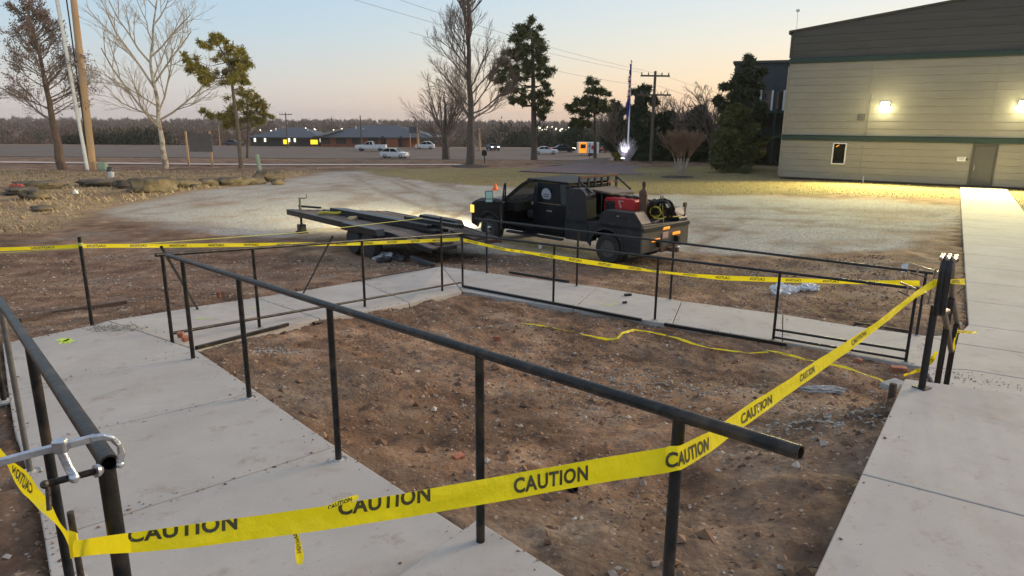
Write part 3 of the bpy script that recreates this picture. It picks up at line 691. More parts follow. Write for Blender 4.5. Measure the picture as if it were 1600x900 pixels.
# ramp C inner frame railing
cB = [GS(px, py, z0) for px, py in ((864, 471), (1024, 501), (1208, 531), (1415, 566))]
pC0 = np.array([c722[0], c722[1], top_at(722, 366, c722[1])]); pC1 = np.array([cB[3][0], cB[3][1], top_at(1426, 451, cB[3][1])])
tC = rail_thing('black pipe railing along the inner edge of the lower walkway', cB[1])
MB().tube([pC0, pC1+(pC1-pC0)*.012], PR, 16).build('top_rail', M['black'], tC, True, world=True)
for i, b in enumerate(cB):
    t = (b[0]-pC0[0])/(pC1-pC0)[0]; pt = pC0+(pC1-pC0)*t; b = np.array([pt[0], pt[1], 0.]); post(tC, b, pt[2], PR, 'black'); grout(tC, b, .045); cB[i] = b
u = (cB[3]-cB[2])
MB().tube([cB[2]+(0, 0, .17), cB[3]+(0, 0, .17)], .019, 12).build('bottom_rail', M['black'], tC, True, world=True)
MB().tube([cB[2]+(0, 0, .045), cB[3]+u*.01+(0, 0, .045)], .019, 12).build('bottom_rail', M['black'], tC, True, world=True)
# far outer railing
fB = [GS(px, py, z0) for px, py in ((901, 447), (1047, 468), (1219, 493), (1432, 524))]
pF0 = np.array([fB[0][0], fB[0][1], top_at(903, 361, fB[0][1])]); pF1 = np.array([fB[3][0], fB[3][1], top_at(1440, 426, fB[3][1])])
tF = rail_thing('black pipe railing on the outer walkway edge before the work truck', fB[1])
MB().tube([along(pF0, pF1, 742), pF1+(pF1-pF0)*.015], PR, 16).build('top_rail', M['black'], tF, True, world=True)
for i, b in enumerate(fB):
    if i == 2: continue
    t = (b[0]-pF0[0])/(pF1-pF0)[0]; pt = pF0+(pF1-pF0)*t; b = np.array([pt[0], pt[1], 0.]); post(tF, b, pt[2], PR, 'black'); grout(tF, b, .045); fB[i] = b
pt = along(pF0, pF1, 760); post(tF, np.array([pt[0], pt[1], gh(pt[0], pt[1])]), pt[2], PR, 'black')

# loose tubes on the slab edges and dirt
def lying(pa, pb, label, zf=None, r=.022, sq=False, dz=None, m='black'):
    zf = zf or gh; a = GS(*pa, zf); b_ = GS(*pb, zf); dz = r if dz is None else dz
    a = a+(0, 0, dz); b_ = b_+(0, 0, dz)
    mb = MB(); mb.bar(a, b_, r*2, r*2) if sq else mb.pipe(a, b_, r, .003, 12)
    tag(mb.build('steel_tube', M[m], None, not sq), label, 'tube', 'loose pipes left on the site')
lying((724, 449), (1002, 502), 'black square tube on the inner walkway edge, running right from the back corner', z0, .024, True)
lying((1038, 509), (1229, 541), 'short black square tube on the inner walkway edge in front of the middle post', z0, .026, True)
lying((796, 427), (889, 442), 'short black square tube on the outer walkway edge near the truck', z0, .024, True)
lying((307, 546), (450, 509), 'brown steel tube on the inner edge of the middle ramp beside the corner post', zB, .02, True, m='steel')
lying((490, 508), (634, 480), 'steel tube lying on the dirt beside the middle ramp', gh, .02, dz=.03, m='steel')
lying((430, 514), (560, 492), 'shorter steel tube lying on the dirt behind the long rail', gh, .02, dz=.04, m='steel')
lying((551, 441), (672, 419), 'thin steel tube on the outer edge of the middle ramp', zB, .018, dz=.02, m='steel')
lying((700, 405), (640, 424), 'thin steel tube on the dirt behind the back corner', gh, .015, dz=.03, m='steel')
lying((80, 491), (198, 474), 'long dark board half buried in the dirt behind the lone post', gh, .03, True, .02, m='boards')
lying((30, 505), (79, 493), 'short dark board half buried in the dirt at the left', gh, .035, True, .03, m='boards')
lying((1335, 507), (1420, 520), 'dark board lying on the dirt beyond the walkway near the stairs', gh, .03, True, .02, m='boards')

# ---------------------------------------------------------------- stairs and stair rail
s1_ = G(1440, 606, 1.3)
tS = rail_thing('tall black stair railing with rounded double rails beside the concrete stairs', s1_)
def at_d(px, py, D): return V(px, py, D)
k1 = at_d(1462, 473, 5.02); top1 = at_d(1480, 394, 5.06)
P1 = np.array([s1_[0], s1_[1], 1.3]); x1, y1 = P1[:2]
zt, zl = 2.325, 1.95
loopc = [(x1, y1, zl), (x1-.0, y1, zl)]
fw = np.array([.62, .785, 0]); fw /= np.linalg.norm(fw)
post(tS, P1, zl+.02, .026, 'black')
MB().box((x1+.0, y1, 1.305), (.10, .10, .010), .5).build('base_plate', M['black'], tS, bevel=.002, world=True)
lp = []
for i in range(9): a = math.pi*i/8; lp.append(P1*[1, 1, 0] + fw*(-.05*math.sin(a)) + np.array([.02, 0, zt-.06+.0+.06*math.cos(a)]))
lp2 = []
for i in range(9): a = math.pi*i/8; lp2.append(P1*[1, 1, 0] + fw*(-.05*math.sin(a)) + np.array([.02, 0, zl+.06*math.cos(a)]))
# return end: rounded tube joining the upper rail to the lower
ret = [np.array([x1, y1, zt])+fw*.12+(.05, 0, -.02)]
for i in range(7): a = math.pi*i/12; ret.append(np.array([x1+.03, y1, zt-.09])+fw*(-.09*math.sin(a))+np.array([0, 0, .09*math.cos(a)]))
for i in range(7): a = math.pi/2+math.pi*i/12; ret.append(np.array([x1+.03, y1, zl+.05])+fw*(-.09*math.sin(a))+np.array([0, 0, .09*math.cos(a)]))
ret.append(np.array([x1+.05, y1, zl-.05])+fw*.12)
MB().tube(ret, .026, 14).build('return_bend', M['black'], tS, True, world=True)
ret2 = [np.array(p)+np.array([.026, -.02, 0]) for p in ret]
MB().tube(ret2, .024, 14).build('return_bend', M['black'], tS, True, world=True)
for k in range(3):
    q = np.array([x1-.005+.037*k, y1-.0-.02*k, zt+.018]); MB().tube([q-fw*.05-(0, 0, .012), q+fw*.02, q+fw*.10], .014, 10).build('ground_edge', M['bright'], tS, True, world=True)
q = np.array([x1+.055, y1, zl+.02]); MB().tube([q-fw*.05, q+(0, 0, .03), q+fw*.07+(0, 0, .02)], .016, 10).build('ground_edge', M['bright'], tS, True, world=True)
P2t = at_d(1487, 462, 5.80); P3t = at_d(1495, 503, 6.42)
P2l = P2t-np.array([0, 0, .36]); P3l = P3t-np.array([0, 0, .36])
st_ = np.array([x1+.10, y1+.05, zt]); sl_ = np.array([x1+.09, y1+.05, zl])
MB().tube([st_, P2t, P3t, P3t+(P3t-P2t)*.08], .024, 14).build('top_rail', M['greysteel'], tS, True, world=True)
MB().tube([sl_, at_d(1480, 512, 5.80), at_d(1486, 548, 6.40)], .024, 14).build('lower_rail', M['greysteel'], tS, True, world=True)
MB().tube([P3t+(P3t-P2t)*.08, P3t+(P3t-P2t)*.14+(0, 0, -.03), P3t+(P3t-P2t)*.16+(0, 0, -.12), P3t+(.02, .03, -.34)], .024, 12).build('return_bend', M['steel'], tS, True, world=True)
for pt in (P2t, P3t):
    d0 = (pt[1]-5.1)/.844; zb = max(0., 1.3-.17*math.ceil(max(0, d0)/.29)); post(tS, np.array([pt[0], pt[1], zb]), pt[2]-.02, .026, 'black')
q = P3t+(P3t-P2t)*.10; MB().tube([q+(0, -.04, .02), q+(.01, .05, .0)], .016, 10).build('ground_edge', M['bright'], tS, True, world=True)
stp = bpy.data.objects.new('concrete_stairs', None); COL.objects.link(stp)
tag(stp, 'concrete steps going down from the upper landing to the lower walkway', 'stairs')
for i in range(7):
    z = 1.3-.17*(i+1)-.012; d0 = .02+i*.29
    a = rc+ax*d0; wv = bk*1.9
    P = [a+bk*.0, a+wv, a+wv+ax*.30, a+ax*.30]
    P = [(p[0], p[1], z) for p in P]
    MB().prism(P, (0, 0, -(z+.1)), (0, 0, 0)).build('step', M['concrete'], stp, bevel=.01)
q_ = G(1397, 596, 1.16); MB().box((q_[0], q_[1], 1.13), (.22, .12, .05), .55).build('footing', M['concrete_edge'], stp, bevel=.01)
q_ = G(1395, 606, 1.18); tag(MB().box((q_[0], q_[1], 1.12), (.045, .045, .20), .6).build('wooden_stake', M['boards'], None, bevel=.006), 'small brown wooden stake beside the landing corner', 'stake')

# clamps at the end of the lower railings
def clamp(p, d1, L, label, name='bar_clamp'):
    t = thing(name, label, 'clamp', p, group='steel clamps on the railings'); p = np.array(p); d1 = np.array(d1)/np.linalg.norm(d1); s = np.cross(d1, (0, 0, 1.)); s /= np.linalg.norm(s)
    MB().bar(p-d1*L*.5, p+d1*L*.5, .014, .03).build('bar', M['bright'], t, bevel=.003, world=True)
    MB().bar(p+d1*L*.45, p+d1*L*.45-(0, 0, .16), .016, .03).build('jaw', M['bright'], t, bevel=.003, world=True)
    MB().bar(p-d1*L*.2, p-d1*L*.2-(0, 0, .15), .016, .03).build('jaw', M['bright'], t, bevel=.003, world=True)
    MB().tube([p-d1*L*.5-(0, 0, .13), p+d1*L*.15-(0, 0, .13)], .010, 8).build('screw', M['rodsteel'], t, True, world=True)
    MB().tube([p-d1*L*.5-(0, 0, .13)-s*.05, p-d1*L*.5-(0, 0, .13)+s*.05], .007, 8).build('handle', M['rodsteel'], t, True, world=True)
e = pF1
clamp(np.array(at_d(1444, 419, e[1]-.1)), (.8, -.3, -.22), .42, 'silver clamp on the top rail end of the outer railing near the stairs')
clamp(np.array(at_d(1427, 450, pC1[1])), (.85, -.2, -.35), .38, 'silver clamp on the top rail end of the inner railing near the stairs')
tag(MB().bar(at_d(1450, 475, 8.8), at_d(1462, 420, 8.8), .012, .02).build('steel_wedge', M['greysteel'], None, bevel=.003), 'short grey steel wedge between the railing ends at the stairs', 'wedge')

# the big bar clamp at lower left
tK = thing('bar_clamp', 'big silver bar clamp gripping the open end of the left railing', 'clamp', eL, group='steel clamps on the railings')
def near_pt(px, py, d): return CAM + ray(px, py)*d
pts = [near_pt(-40, 733, 1.50), near_pt(60, 706, 1.56), near_pt(110, 694, 1.59), near_pt(148, 684, 1.63)]
mb = MB()
def flatbar(mb, pts, wd, ht, ups=None):
    b0 = len(mb.v); m_ = len(pts)
    for i, p in enumerate(pts):
        t = Vector(pts[min(i+1, m_-1)])-Vector(pts[max(i-1, 0)]); t.normalize(); up = Vector((_R*0+np.array([0, -.45, .9]))) if ups is None else Vector(ups); s_ = t.cross(up).normalized(); u_ = s_.cross(t).normalized()
        for a_, c2 in ((-1, -1), (1, -1), (1, 1), (-1, 1)): mb.v.append(tuple(Vector(p)+s_*wd/2*a_+u_*ht/2*c2))
    for i in range(m_-1):
        for k in range(4): mb.f.append((b0+i*4+k, b0+i*4+(k+1) % 4, b0+(i+1)*4+(k+1) % 4, b0+(i+1)*4+k))
    mb.f.append((b0+3, b0+2, b0+1, b0)); e_ = b0+(m_-1)*4; mb.f.append((e_, e_+1, e_+2, e_+3)); return mb
flatbar(mb, pts, .010, .020); mb.build('bar', M['zinc'], tK, world=True, bevel=.002)
hook = [near_pt(140, 686, 1.62), near_pt(160, 682, 1.635), near_pt(176, 685, 1.65), near_pt(186, 696, 1.66), near_pt(190, 708, 1.67), near_pt(187, 722, 1.68)]
mb = MB(); flatbar(mb, hook, .012, .017); mb.build('fixed_jaw', M['zinc'], tK, world=True, bevel=.004)
MB().ball(near_pt(188, 726, 1.68), .009, 12, 8).build('pad', M['zinc'], tK, True, world=True)
mb = MB(); flatbar(mb, [near_pt(93, 688, 1.57), near_pt(96, 706, 1.575), near_pt(107, 730, 1.58), near_pt(117, 746, 1.58)], .010, .021, ups=_R); mb.build('sliding_arm', M['zinc'], tK, world=True, bevel=.004)
MB().box(near_pt(94, 697, 1.575), (.030, .022, .034), .2).build('slider', M['zinc'], tK, world=True, bevel=.005)
MB().ball(near_pt(116, 747, 1.58), .012, 12, 8).build('nut', M['zinc'], tK, True, world=True)
sa, sb = near_pt(66, 758, 1.54), near_pt(154, 735, 1.65); mb = MB(); N_ = 90
mb.tube([sa+(sb-sa)*i/N_ for i in range(N_+1)], [.0065 if i % 2 else .0085 for i in range(N_+1)], 10); mb.build('screw', M['rodsteel'], tK, True, world=True)
MB().lathe([(.004, -.01), (.016, -.008), (.016, 0), (.009, .008)], sb, 14, Vector(sb-sa).to_track_quat('Z', 'Y').to_matrix()).build('swivel_pad', M['zinc'], tK, True, world=True)
MB().tube([near_pt(74, 752, 1.55), near_pt(77, 797, 1.55)], .0055, 8).build('handle', M['rodsteel'], tK, True, world=True)
MB().ball(near_pt(70, 757, 1.545), .010, 10, 6).build('handle_knob', M['rodsteel'], tK, True, world=True)

# ================================================================ caution tape
def word_mesh():
    c = bpy.data.curves.new('w', 'FONT'); c.body = 'CAUTION'; c.size = 1; c.offset = .034; c.space_character = 1.08; c.resolution_u = 3
    o = bpy.data.objects.new('w', c); COL.objects.link(o); dg = bpy.context.evaluated_depsgraph_get(); me = bpy.data.meshes.new_from_object(o.evaluated_get(dg))
    bpy.data.objects.remove(o); v = np.array([x.co[:] for x in me.vertices]); x0, x1, y0, y1 = v[:, 0].min(), v[:, 0].max(), v[:, 1].min(), v[:, 1].max()
    bm_ = bmesh.new(); bm_.from_mesh(me)
    bmesh.ops.transform(bm_, matrix=Matrix.Diagonal((1/(x1-x0), 1/(y1-y0), 1, 1))@Matrix.Translation((-x0, -y0, 0)), verts=bm_.verts); return bm_
WORD = word_mesh()
def tape(label, top, bot, words, crumple=.0, wl=.23, wh=.62, parent_name='caution_tape', n=60, mirror=False, seed=1):
    """top/bot: matching polylines of 3d points (upper and lower tape edge); words: (start, voff) along the length, voff lifts the print over the fold"""
    top = [np.array(p, float) for p in top]; bot = [np.array(p, float) for p in bot]
    mid = [(a+b)/2 for a, b in zip(top, bot)]; L = np.cumsum([0]+[np.linalg.norm(mid[i+1]-mid[i]) for i in range(len(mid)-1)])
    rr = random.Random(seed); ph = [rr.uniform(0, 6) for _ in range(6)]
    def S(u, v):
        i = int(np.clip(np.searchsorted(L, u, side='right')-1, 0, len(L)-2)); t = (u-L[i])/(L[i+1]-L[i])
        a = top[i]*(1-t)+top[i+1]*t; b_ = bot[i]*(1-t)+bot[i+1]*t; p = b_*(1-v)+a*v
        if crumple:
            d = mid[i+1]-mid[i]; nn = np.cross(d, a-b_); nn /= np.linalg.norm(nn)+1e-9
            p = p+nn*crumple*(math.sin(u*9+v*3+ph[0])+.6*math.sin(u*23-v*5+ph[1])+.5*math.sin(v*6.0+u*4+ph[2]))
        return p
    n = max(n, len(L)*4); us = sorted(set(list(np.linspace(0, L[-1], n))+list(L))); mb = MB(); m_ = 5
    for u in us:
        for j in range(m_+1): mb.v.append(tuple(S(min(u, L[-1]-1e-6), j/m_)))
    for i in range(len(us)-1):
        for j in range(m_): k = i*(m_+1)+j; mb.f.append((k, k+1, k+m_+2, k+m_+1))
    t = thing(parent_name, label, 'caution tape', mid[0], group='yellow caution tapes'); o = mb.build('tape_strip', M['tape'], t, True, world=True)
    nrm = None
    for wd_ in words:
        u0, vo = wd_[:2]; wlen = wd_[2] if len(wd_) > 2 else wl; hh = wd_[3] if len(wd_) > 3 else wh
        b2 = WORD.copy()
        if vo+hh > 1: bmesh.ops.bisect_plane(b2, geom=b2.verts[:]+b2.edges[:]+b2.faces[:], plane_co=(0, (1-vo)/hh-.001, 0), plane_no=(0, 1, 0), clear_outer=True)
        if vo < 0: bmesh.ops.bisect_plane(b2, geom=b2.verts[:]+b2.edges[:]+b2.faces[:], plane_co=(0, -vo/hh+.001, 0), plane_no=(0, -1, 0), clear_outer=True)
        for k in range(1, 10): bmesh.ops.bisect_plane(b2, geom=b2.verts[:]+b2.edges[:]+b2.faces[:], plane_co=(k/10, 0, 0), plane_no=(1, 0, 0))
        me = bpy.data.meshes.new('print'); b2.to_mesh(me); b2.free()
        for v_ in me.vertices:
            x = 1-v_.co.x if mirror else v_.co.x
            u = min(max(u0+x*wlen, 0), L[-1]-1e-5); vv = vo+v_.co.y*hh; p = S(u, vv); du = S(min(u+.004, L[-1]-1e-6), vv)-S(max(u-.004, 0), vv); dv = S(u, min(vv+.02, 1))-S(u, max(vv-.02, 0)); nn = np.cross(du, dv); nn /= np.linalg.norm(nn)+1e-9
            if nn @ (CAM-p) < 0: nn = -nn
            v_.co = Vector(p+nn*.0022) - t.location
        me.materials.append(M['ink']); oo = bpy.data.objects.new('caution_print', me); COL.objects.link(oo); oo.parent = t
    return t
def TP(rows):      # rows of (px, top, bottom, depth)
    return [near_pt(x, a, d) for x, a, c2, d in rows], [near_pt(x, c2, d) for x, a, c2, d in rows]
# main foreground tape: rod -> near post -> landing post
xs = [(112, 846, 871, 1.90), (160, 838, 866, 1.62), (205, 832, 864, 1.52), (300, 819, 855, 1.56), (400, 806, 842, 1.62), (530, 787, 825, 1.70), (640, 769, 808, 1.80), (800, 741, 780, 1.94), (925, 718, 757, 2.06), (1040, 699, 739, 2.17)]
tp_, bt_ = TP(xs)
def ulen(rows, px):
    T, B = TP(rows); m_ = [(a+b_)/2 for a, b_ in zip(T, B)]; s = 0
    for i in range(len(m_)-1):
        x0, x1_ = rows[i][0], rows[i+1][0]; d = np.linalg.norm(m_[i+1]-m_[i])
        if px <= x1_: return s+d*(px-x0)/(x1_-x0)
        s += d
    return s
U = lambda px: ulen(xs, px)
tape('foreground caution tape stretched from the threaded rod past three posts', tp_, bt_,
     [(U(203), .52, U(370)-U(203), .72), (U(528), .50, U(670)-U(528), .68), (U(802), .20, U(918)-U(802), .62)], .0016, n=120)
mb = MB(); 
for k in range(3):   # the wrap on the rod
    pass
wr = [near_pt(108, 829, 1.885), near_pt(121, 833, 1.885)], [near_pt(110, 871, 1.885), near_pt(123, 868, 1.885)]
tape('short wrap of caution tape round the threaded rod', [near_pt(106, 829, 1.91), near_pt(108, 829, 1.885), near_pt(119, 832, 1.885), near_pt(122, 833, 1.91)], [near_pt(110, 872, 1.91), near_pt(111, 873, 1.885), near_pt(122, 869, 1.885), near_pt(125, 868, 1.91)], [], .001, n=16)
x2 = [(1040, 699, 739, 2.17), (1046, 697, 738, 2.165), (1058, 697, 735, 2.165), (1064, 696, 734, 2.18), (1110, 674, 707, 2.35), (1160, 638, 668, 2.62), (1205, 610, 636, 2.85), (1300, 548, 568, 3.5), (1330, 529, 546, 3.75), (1375, 499, 511, 4.1), (1430, 456, 466, 4.7), (1458, 437, 450, 4.98)]
tp_, bt_ = TP(x2); U2 = lambda px: ulen(x2, px)
tape('taut caution tape running up from the near landing post to the stair railing', tp_, bt_,
     [(U2(1040)-.0, .16, U2(1107)-U2(1040), .62), (U2(1157), .20, U2(1206)-U2(1157), .55), (U2(1244), .3, .22, .5), (U2(1330), .3, .25, .5)], .0018, n=120)
# tape running up-left from the rod
x3 = [(-60, 640, 662, 2.7), (-20, 676, 700, 2.5), (5, 705, 722, 2.4), (40, 738, 772, 2.25), (75, 780, 806, 2.1), (100, 818, 840, 1.98), (114, 838, 866, 1.91)]
tp_, bt_ = TP(x3); tape('twisted caution tape running off to the left from the threaded rod', tp_, bt_, [(.12, .25, .22, .5), (.62, .3, .2, .5)], .004, n=80, mirror=True)
# far tapes
def far_tape(label, rows, period, **kw):
    tp_, bt_ = TP(rows); L = sum(np.linalg.norm(tp_[i+1]-tp_[i]) for i in range(len(tp_)-1))
    return tape(label, tp_, bt_, [(s, .22) for s in np.arange(.1, L-.3, period)], .002, n=60, **kw)
dz143 = (b143-CAM)@_F
Dd = lambda p: float((np.array(p)-CAM)@_F)
dm = Dd(pB1)+.05
far_tape('caution tape stretched from the left edge of the picture to the lone post', [(-60, 387, 392.5, 7.6), (0, 386.5, 392.5, 7.8), (60, 385, 390, dz143-.2), (123, 381.5, 387, dz143-.03)], .55, mirror=True)
far_tape('caution tape stretched behind the middle ramp railing from the lone post', [(123, 381, 387.5, dz143-.03), (250, 381, 387, 9.2), (410, 379.5, 385.5, 10.4), (560, 378, 383.5, 11.8), (718, 371.5, 376.5, dm)], .55, mirror=True)
far_tape('caution tape sagging behind the lower railing in front of the truck wheel', [(722, 372, 377, dm), (790, 388, 392, dm), (820, 392, 396, 12.6), (905, 404, 411, 12.4), (960, 412, 419, 12.2), (1010, 420, 424, 12.0)], .55, mirror=True)
far_tape('caution tape behind the lower railing beyond the middle posts', [(1010, 421, 424, 12.0), (1070, 427, 431, 11.7), (1130, 430.5, 438, 11.4), (1215, 433.5, 441, 11.1), (1290, 436.5, 442.5, 10.8), (1350, 438.5, 444, 10.5), (1400, 438, 446, 10.3), (1437, 438.5, 447, 10.1)], .55, mirror=True)
far_tape('twisted caution tape end running right from the tall stair post', [(1458, 436, 449, 4.98), (1475, 437, 441, 5.2), (1492, 436, 444, 5.4), (1508, 435, 445, 5.6)], .4)
tp_, bt_ = TP([(1497, 515, 520, 6.3), (1510, 517, 521, 6.6), (1527, 518, 521, 6.9)]); tape('torn caution tape end fluttering beside the lower stair post', tp_, bt_, [(.05, .2)], .004)
tp_, bt_ = TP([(1497, 512, 516, 6.2), (1492, 528, 540, 6.2), (1490, 543, 552, 6.25)]); tape('bunched caution tape tied round the lower stair post', tp_, bt_, [(.02, .2, .1)], .004)
tp_, bt_ = TP([(1463, 548, 556, 5.9), (1450, 570, 578, 6.2), (1430, 578, 582, 6.6), (1412, 585, 589, 7.2)]); tape('loose caution tape hanging down behind the tall stair post', tp_, bt_, [(.1, .2), (.5, .2)], .008)
# tape on the dirt
def ground_tape(label, pts, wds, words=(), seed=3, lift=.02):
    P = [GS(x, y, gh)+np.array([0, 0, lift+random.uniform(0, .02)]) for x, y in pts]; T = []; B = []
    for i, p in enumerate(P):
        d = P[min(i+1, len(P)-1)]-P[max(i-1, 0)]; s = np.array([-d[1], d[0], 0]); s /= np.linalg.norm(s); ti = random.uniform(-.015, .025); T.append(p+s*wds[i]/2+(0, 0, abs(ti))); B.append(p-s*wds[i]/2)
    return tape(label, T, B, list(words), .004, seed=seed)
ground_tape('caution tape lying across the inner dirt patch towards the landing', [(905, 526), (925, 530), (948, 534), (965, 533), (972, 525), (990, 520), (1012, 521), (1040, 528)], [.012, .02, .04, .04, .045, .05, .02, .01], lift=.025)
ground_tape('crumpled caution tape piece on the inner dirt near the short tube', [(1040, 528), (1060, 532), (1080, 540), (1105, 546), (1140, 551), (1170, 556), (1200, 554)], [.02, .06, .025, .045, .045, .012, .01], lift=.025)
ground_tape('caution tape on the dirt running towards the wooden stake', [(1200, 553), (1235, 562), (1262, 568), (1290, 573), (1320, 580), (1352, 590), (1374, 598), (1382, 603)], [.02, .03, .04, .05, .045, .02, .04, .04], [(.15, .2), (.6, .2)], lift=.04)
ground_tape('faded caution tape scrap half buried on the dirt at the back', [(815, 507), (850, 512), (895, 520)], [.015, .02, .01], lift=.012)
tp_, bt_ = TP([(512, 790, 796, 1.66), (530, 782, 790, 1.67), (548, 776, 784, 1.68), (560, 773, 779, 1.69)]); tape('small folded tape tail sticking up from the foreground tape', tp_, bt_, [(.0, .2, .06)], .003)
tp_, bt_ = [near_pt(459, 834, 1.66), near_pt(460, 850, 1.66), near_pt(461, 868, 1.66), near_pt(464, 882, 1.66)], [near_pt(465, 832, 1.67), near_pt(471, 850, 1.68), near_pt(475, 868, 1.67), near_pt(472, 882, 1.66)]; tape('crumpled tape tail hanging below the foreground tape', tp_, bt_, [(.0, .2, .05)], .003)
# thin yellow string line
Ps = near_pt(123, 388, dz143-.02); Pe = near_pt(660, 341, 14.5)
tag(MB().tube([near_pt(-60, 399, 7.6), Ps], .006, 6).build('string_line', M['rope'], None, True), 'thin yellow string from the lone post to the left', 'string', 'yellow string lines')
tag(MB().tube([Ps, (Ps*.5+Pe*.5)-(0, 0, .06), Pe], .006, 6).build('string_line', M['rope'], None, True), 'thin yellow string from the lone post to the trailer', 'string', 'yellow string lines')

# ---------------------------------------------------------------- small things on the site
def rough_block(name, c, d, m, label, cat, rz=0, tilt=.2, group=None):
    mb = MB(); Mx = Matrix.Rotation(rz, 3, 'Z')@Matrix.Rotation(tilt, 3, 'X'); mb.box(c, d, M=Mx); o = mb.build(name, M[m], None, bevel=min(d)*.12); tag(o, label, cat, group); return o
def gp(px, py, dz=0): p = GS(px, py, gh); return (p[0], p[1], p[2]+dz)
BG = 'broken red bricks'
rough_block('brick', gp(1350, 562, .03), (.15, .1, .07), 'brick', 'whole red brick on the dirt left of the stair post, upright', 'brick', .4, .1, BG)
rough_block('brick', gp(1342, 565, .02), (.09, .08, .05), 'brick', 'broken brick half touching the upright brick', 'brick', 1.0, .3, BG)
rough_block('brick', gp(1404, 578, .02), (.2, .1, .06), 'brick', 'dark red brick lying beside the wooden stake', 'brick', -.3, .1, BG)
rough_block('brick', gp(777, 532, .03), (.08, .06, .09), 'brick', 'small red brick piece in the middle of the dirt patch', 'brick', .3, .1, BG)
rough_block('brick', gp(716, 716, .015), (.09, .05, .03), 'brick', 'flat brick chip on the dirt beside the middle foreground post', 'brick', .8, .3, BG)
for i, (x, y, a, lb) in enumerate(((283, 527, .07, 'orange brick bit leaning by the corner post'), (290, 533, .06, 'orange brick bit on the slab between the two corner posts'))):
    p = GS(x, y, zA); rough_block('brick', (p[0], p[1], p[2]+.03), (.07, .05, a), 'brick', lb, 'brick', i, .3, BG)
rough_block('brick', tuple(GS(342, 452+10, zB)+(0, 0, .02)), (.05, .05, .12), 'brick', 'brick stub standing in the dirt behind the leaning pipe', 'brick', .2, .05, BG)
p = gp(1285, 612, .03); mb = MB(); mb.ball((p[0], p[1], p[2]-.01), (.30, .075, .055), 26, 10, .20); tag(mb.build('concrete_chunk', M['concrete_edge'], None, False), 'long rough chunk of spilled concrete on the dirt near the landing', 'concrete')
rg2 = np.random.default_rng(8)
def pile(cx, cy, zf, n, sx, sy, smin, smax, m, name, label, cat, rz=0):
    o = GS(cx, cy, zf); c, s = math.cos(rz), math.sin(rz); sp_ = []
    for _ in range(n):
        a, b_ = rg2.normal(0, sx), rg2.normal(0, sy); x = o[0]+a*c-b_*s; y = o[1]+a*s+b_*c; sp_.append((x, y, zf(x, y)+.004))
    tag(scatter(name, sp_, rg2.uniform(smin, smax, n), m), label, cat, kind='stuff')
pile(180, 513, zA, 300, .16, .06, .008, .022, M['gravelst'], 'gravel_pile', 'little spread of dark gravel on the landing slab', 'gravel')
pile(1000, 600, gh, 420, .7, .5, .008, .03, M['gravelst'], 'pale_rubble', 'pale crushed rubble in the inner dirt patch', 'gravel')
pile(1300, 660, gh, 260, .3, .25, .008, .025, M['gravelst'], 'landing_rubble', 'grey rubble along the landing side', 'gravel')
pile(430, 550, gh, 200, .25, .15, .008, .025, M['gravelst'], 'corner_rubble', 'grey rubble near the middle ramp edge', 'gravel')
# spray paint marks on concrete
def spray(pxs, zf, label):
    mb = MB()
    for (a, b_, c2, d, wd_) in pxs:
        p = GS(a, b_, zf); q = GS(c2, d, zf); v = q-p; L = np.linalg.norm(v[:2])+1e-6; s = np.array([-v[1], v[0], 0])/L; N = 6; pt = []
        for i in range(N+1): t = i/N; pt.append(p+v*t+s*wd_*random.uniform(.25, .6)+(0, 0, .004))
        for i in range(N, -1, -1): t = i/N; pt.append(p+v*t-s*wd_*random.uniform(.25, .6)+(0, 0, .004))
        mb.add(pt, [tuple(range(len(pt)))])
    tag(mb.build('spray_mark', M['lime'], None), label, 'paint mark', 'lime spray paint marks')
spray([(94, 530, 112, 534, .10), (92, 538, 110, 529, .05), (98, 536, 110, 536, .06)], zA, 'larger lime paint blob on the landing slab near the lone post')
spray([(84, 557, 96, 553, .07), (96, 553, 109, 551, .03)], zA, 'smaller lime paint streak on the landing slab')
spray([(305, 499, 330, 497, .03), (390, 482, 410, 480, .03)], zB, 'faint lime paint streaks on the middle ramp')
spray([(935, 474, 950, 478, .02), (950, 478, 966, 474, .02)], z0, 'faint lime paint streak on the lower walkway')
for x, y, s_ in ((981, 462, .10), (976, 474, .06)):
    p = G(x, y, 0); tag(MB().box((p[0], p[1], .02), (s_*1.4, s_*.7, .04), .4).build('steel_offcut', M['black'], None, bevel=.004), ('longer' if s_ > .08 else 'tiny')+' black steel offcut on the lower walkway slab', 'offcut', 'steel offcuts')
# crumpled white bags
def crumple(c, r, m, n=10):
    mb = MB(); mb.ball(c, r, 12, 9, .28); return mb
t = thing('bag_pile', 'pile of crumpled white plastic bags on the dirt beyond the lower walkway', 'bags', gp(1240, 456))
for i in range(13):
    x = 1206+i*5.6+random.uniform(-2, 2); p = gp(x, 455+random.uniform(-4, 5), .04); s_ = random.uniform(.05, .11)
    crumple(p, (s_*1.1, s_, s_*random.uniform(.7, 1.5)), 'plastic_w').build('plastic_bag', M['plastic_w'], t, False, world=True)
t = thing('bag_heap', 'white and black plastic bags heaped under the trailer', 'bags', gp(605, 405))
for i, (x, y, s_, m_) in enumerate(((590, 405, .13, 'plastic_w'), (600, 402, .12, 'plastic_w'), (611, 404, .12, 'plastic_w'), (621, 405, .14, 'plastic_k'), (596, 410, .10, 'plastic_k'), (629, 408, .11, 'plastic_k'), (606, 409, .1, 'plastic_k'))):
    p = gp(x, y, .06); crumple(p, (s_*1.2, s_, s_*.8), m_).build('plastic_bag', M[m_], t, False, world=True)
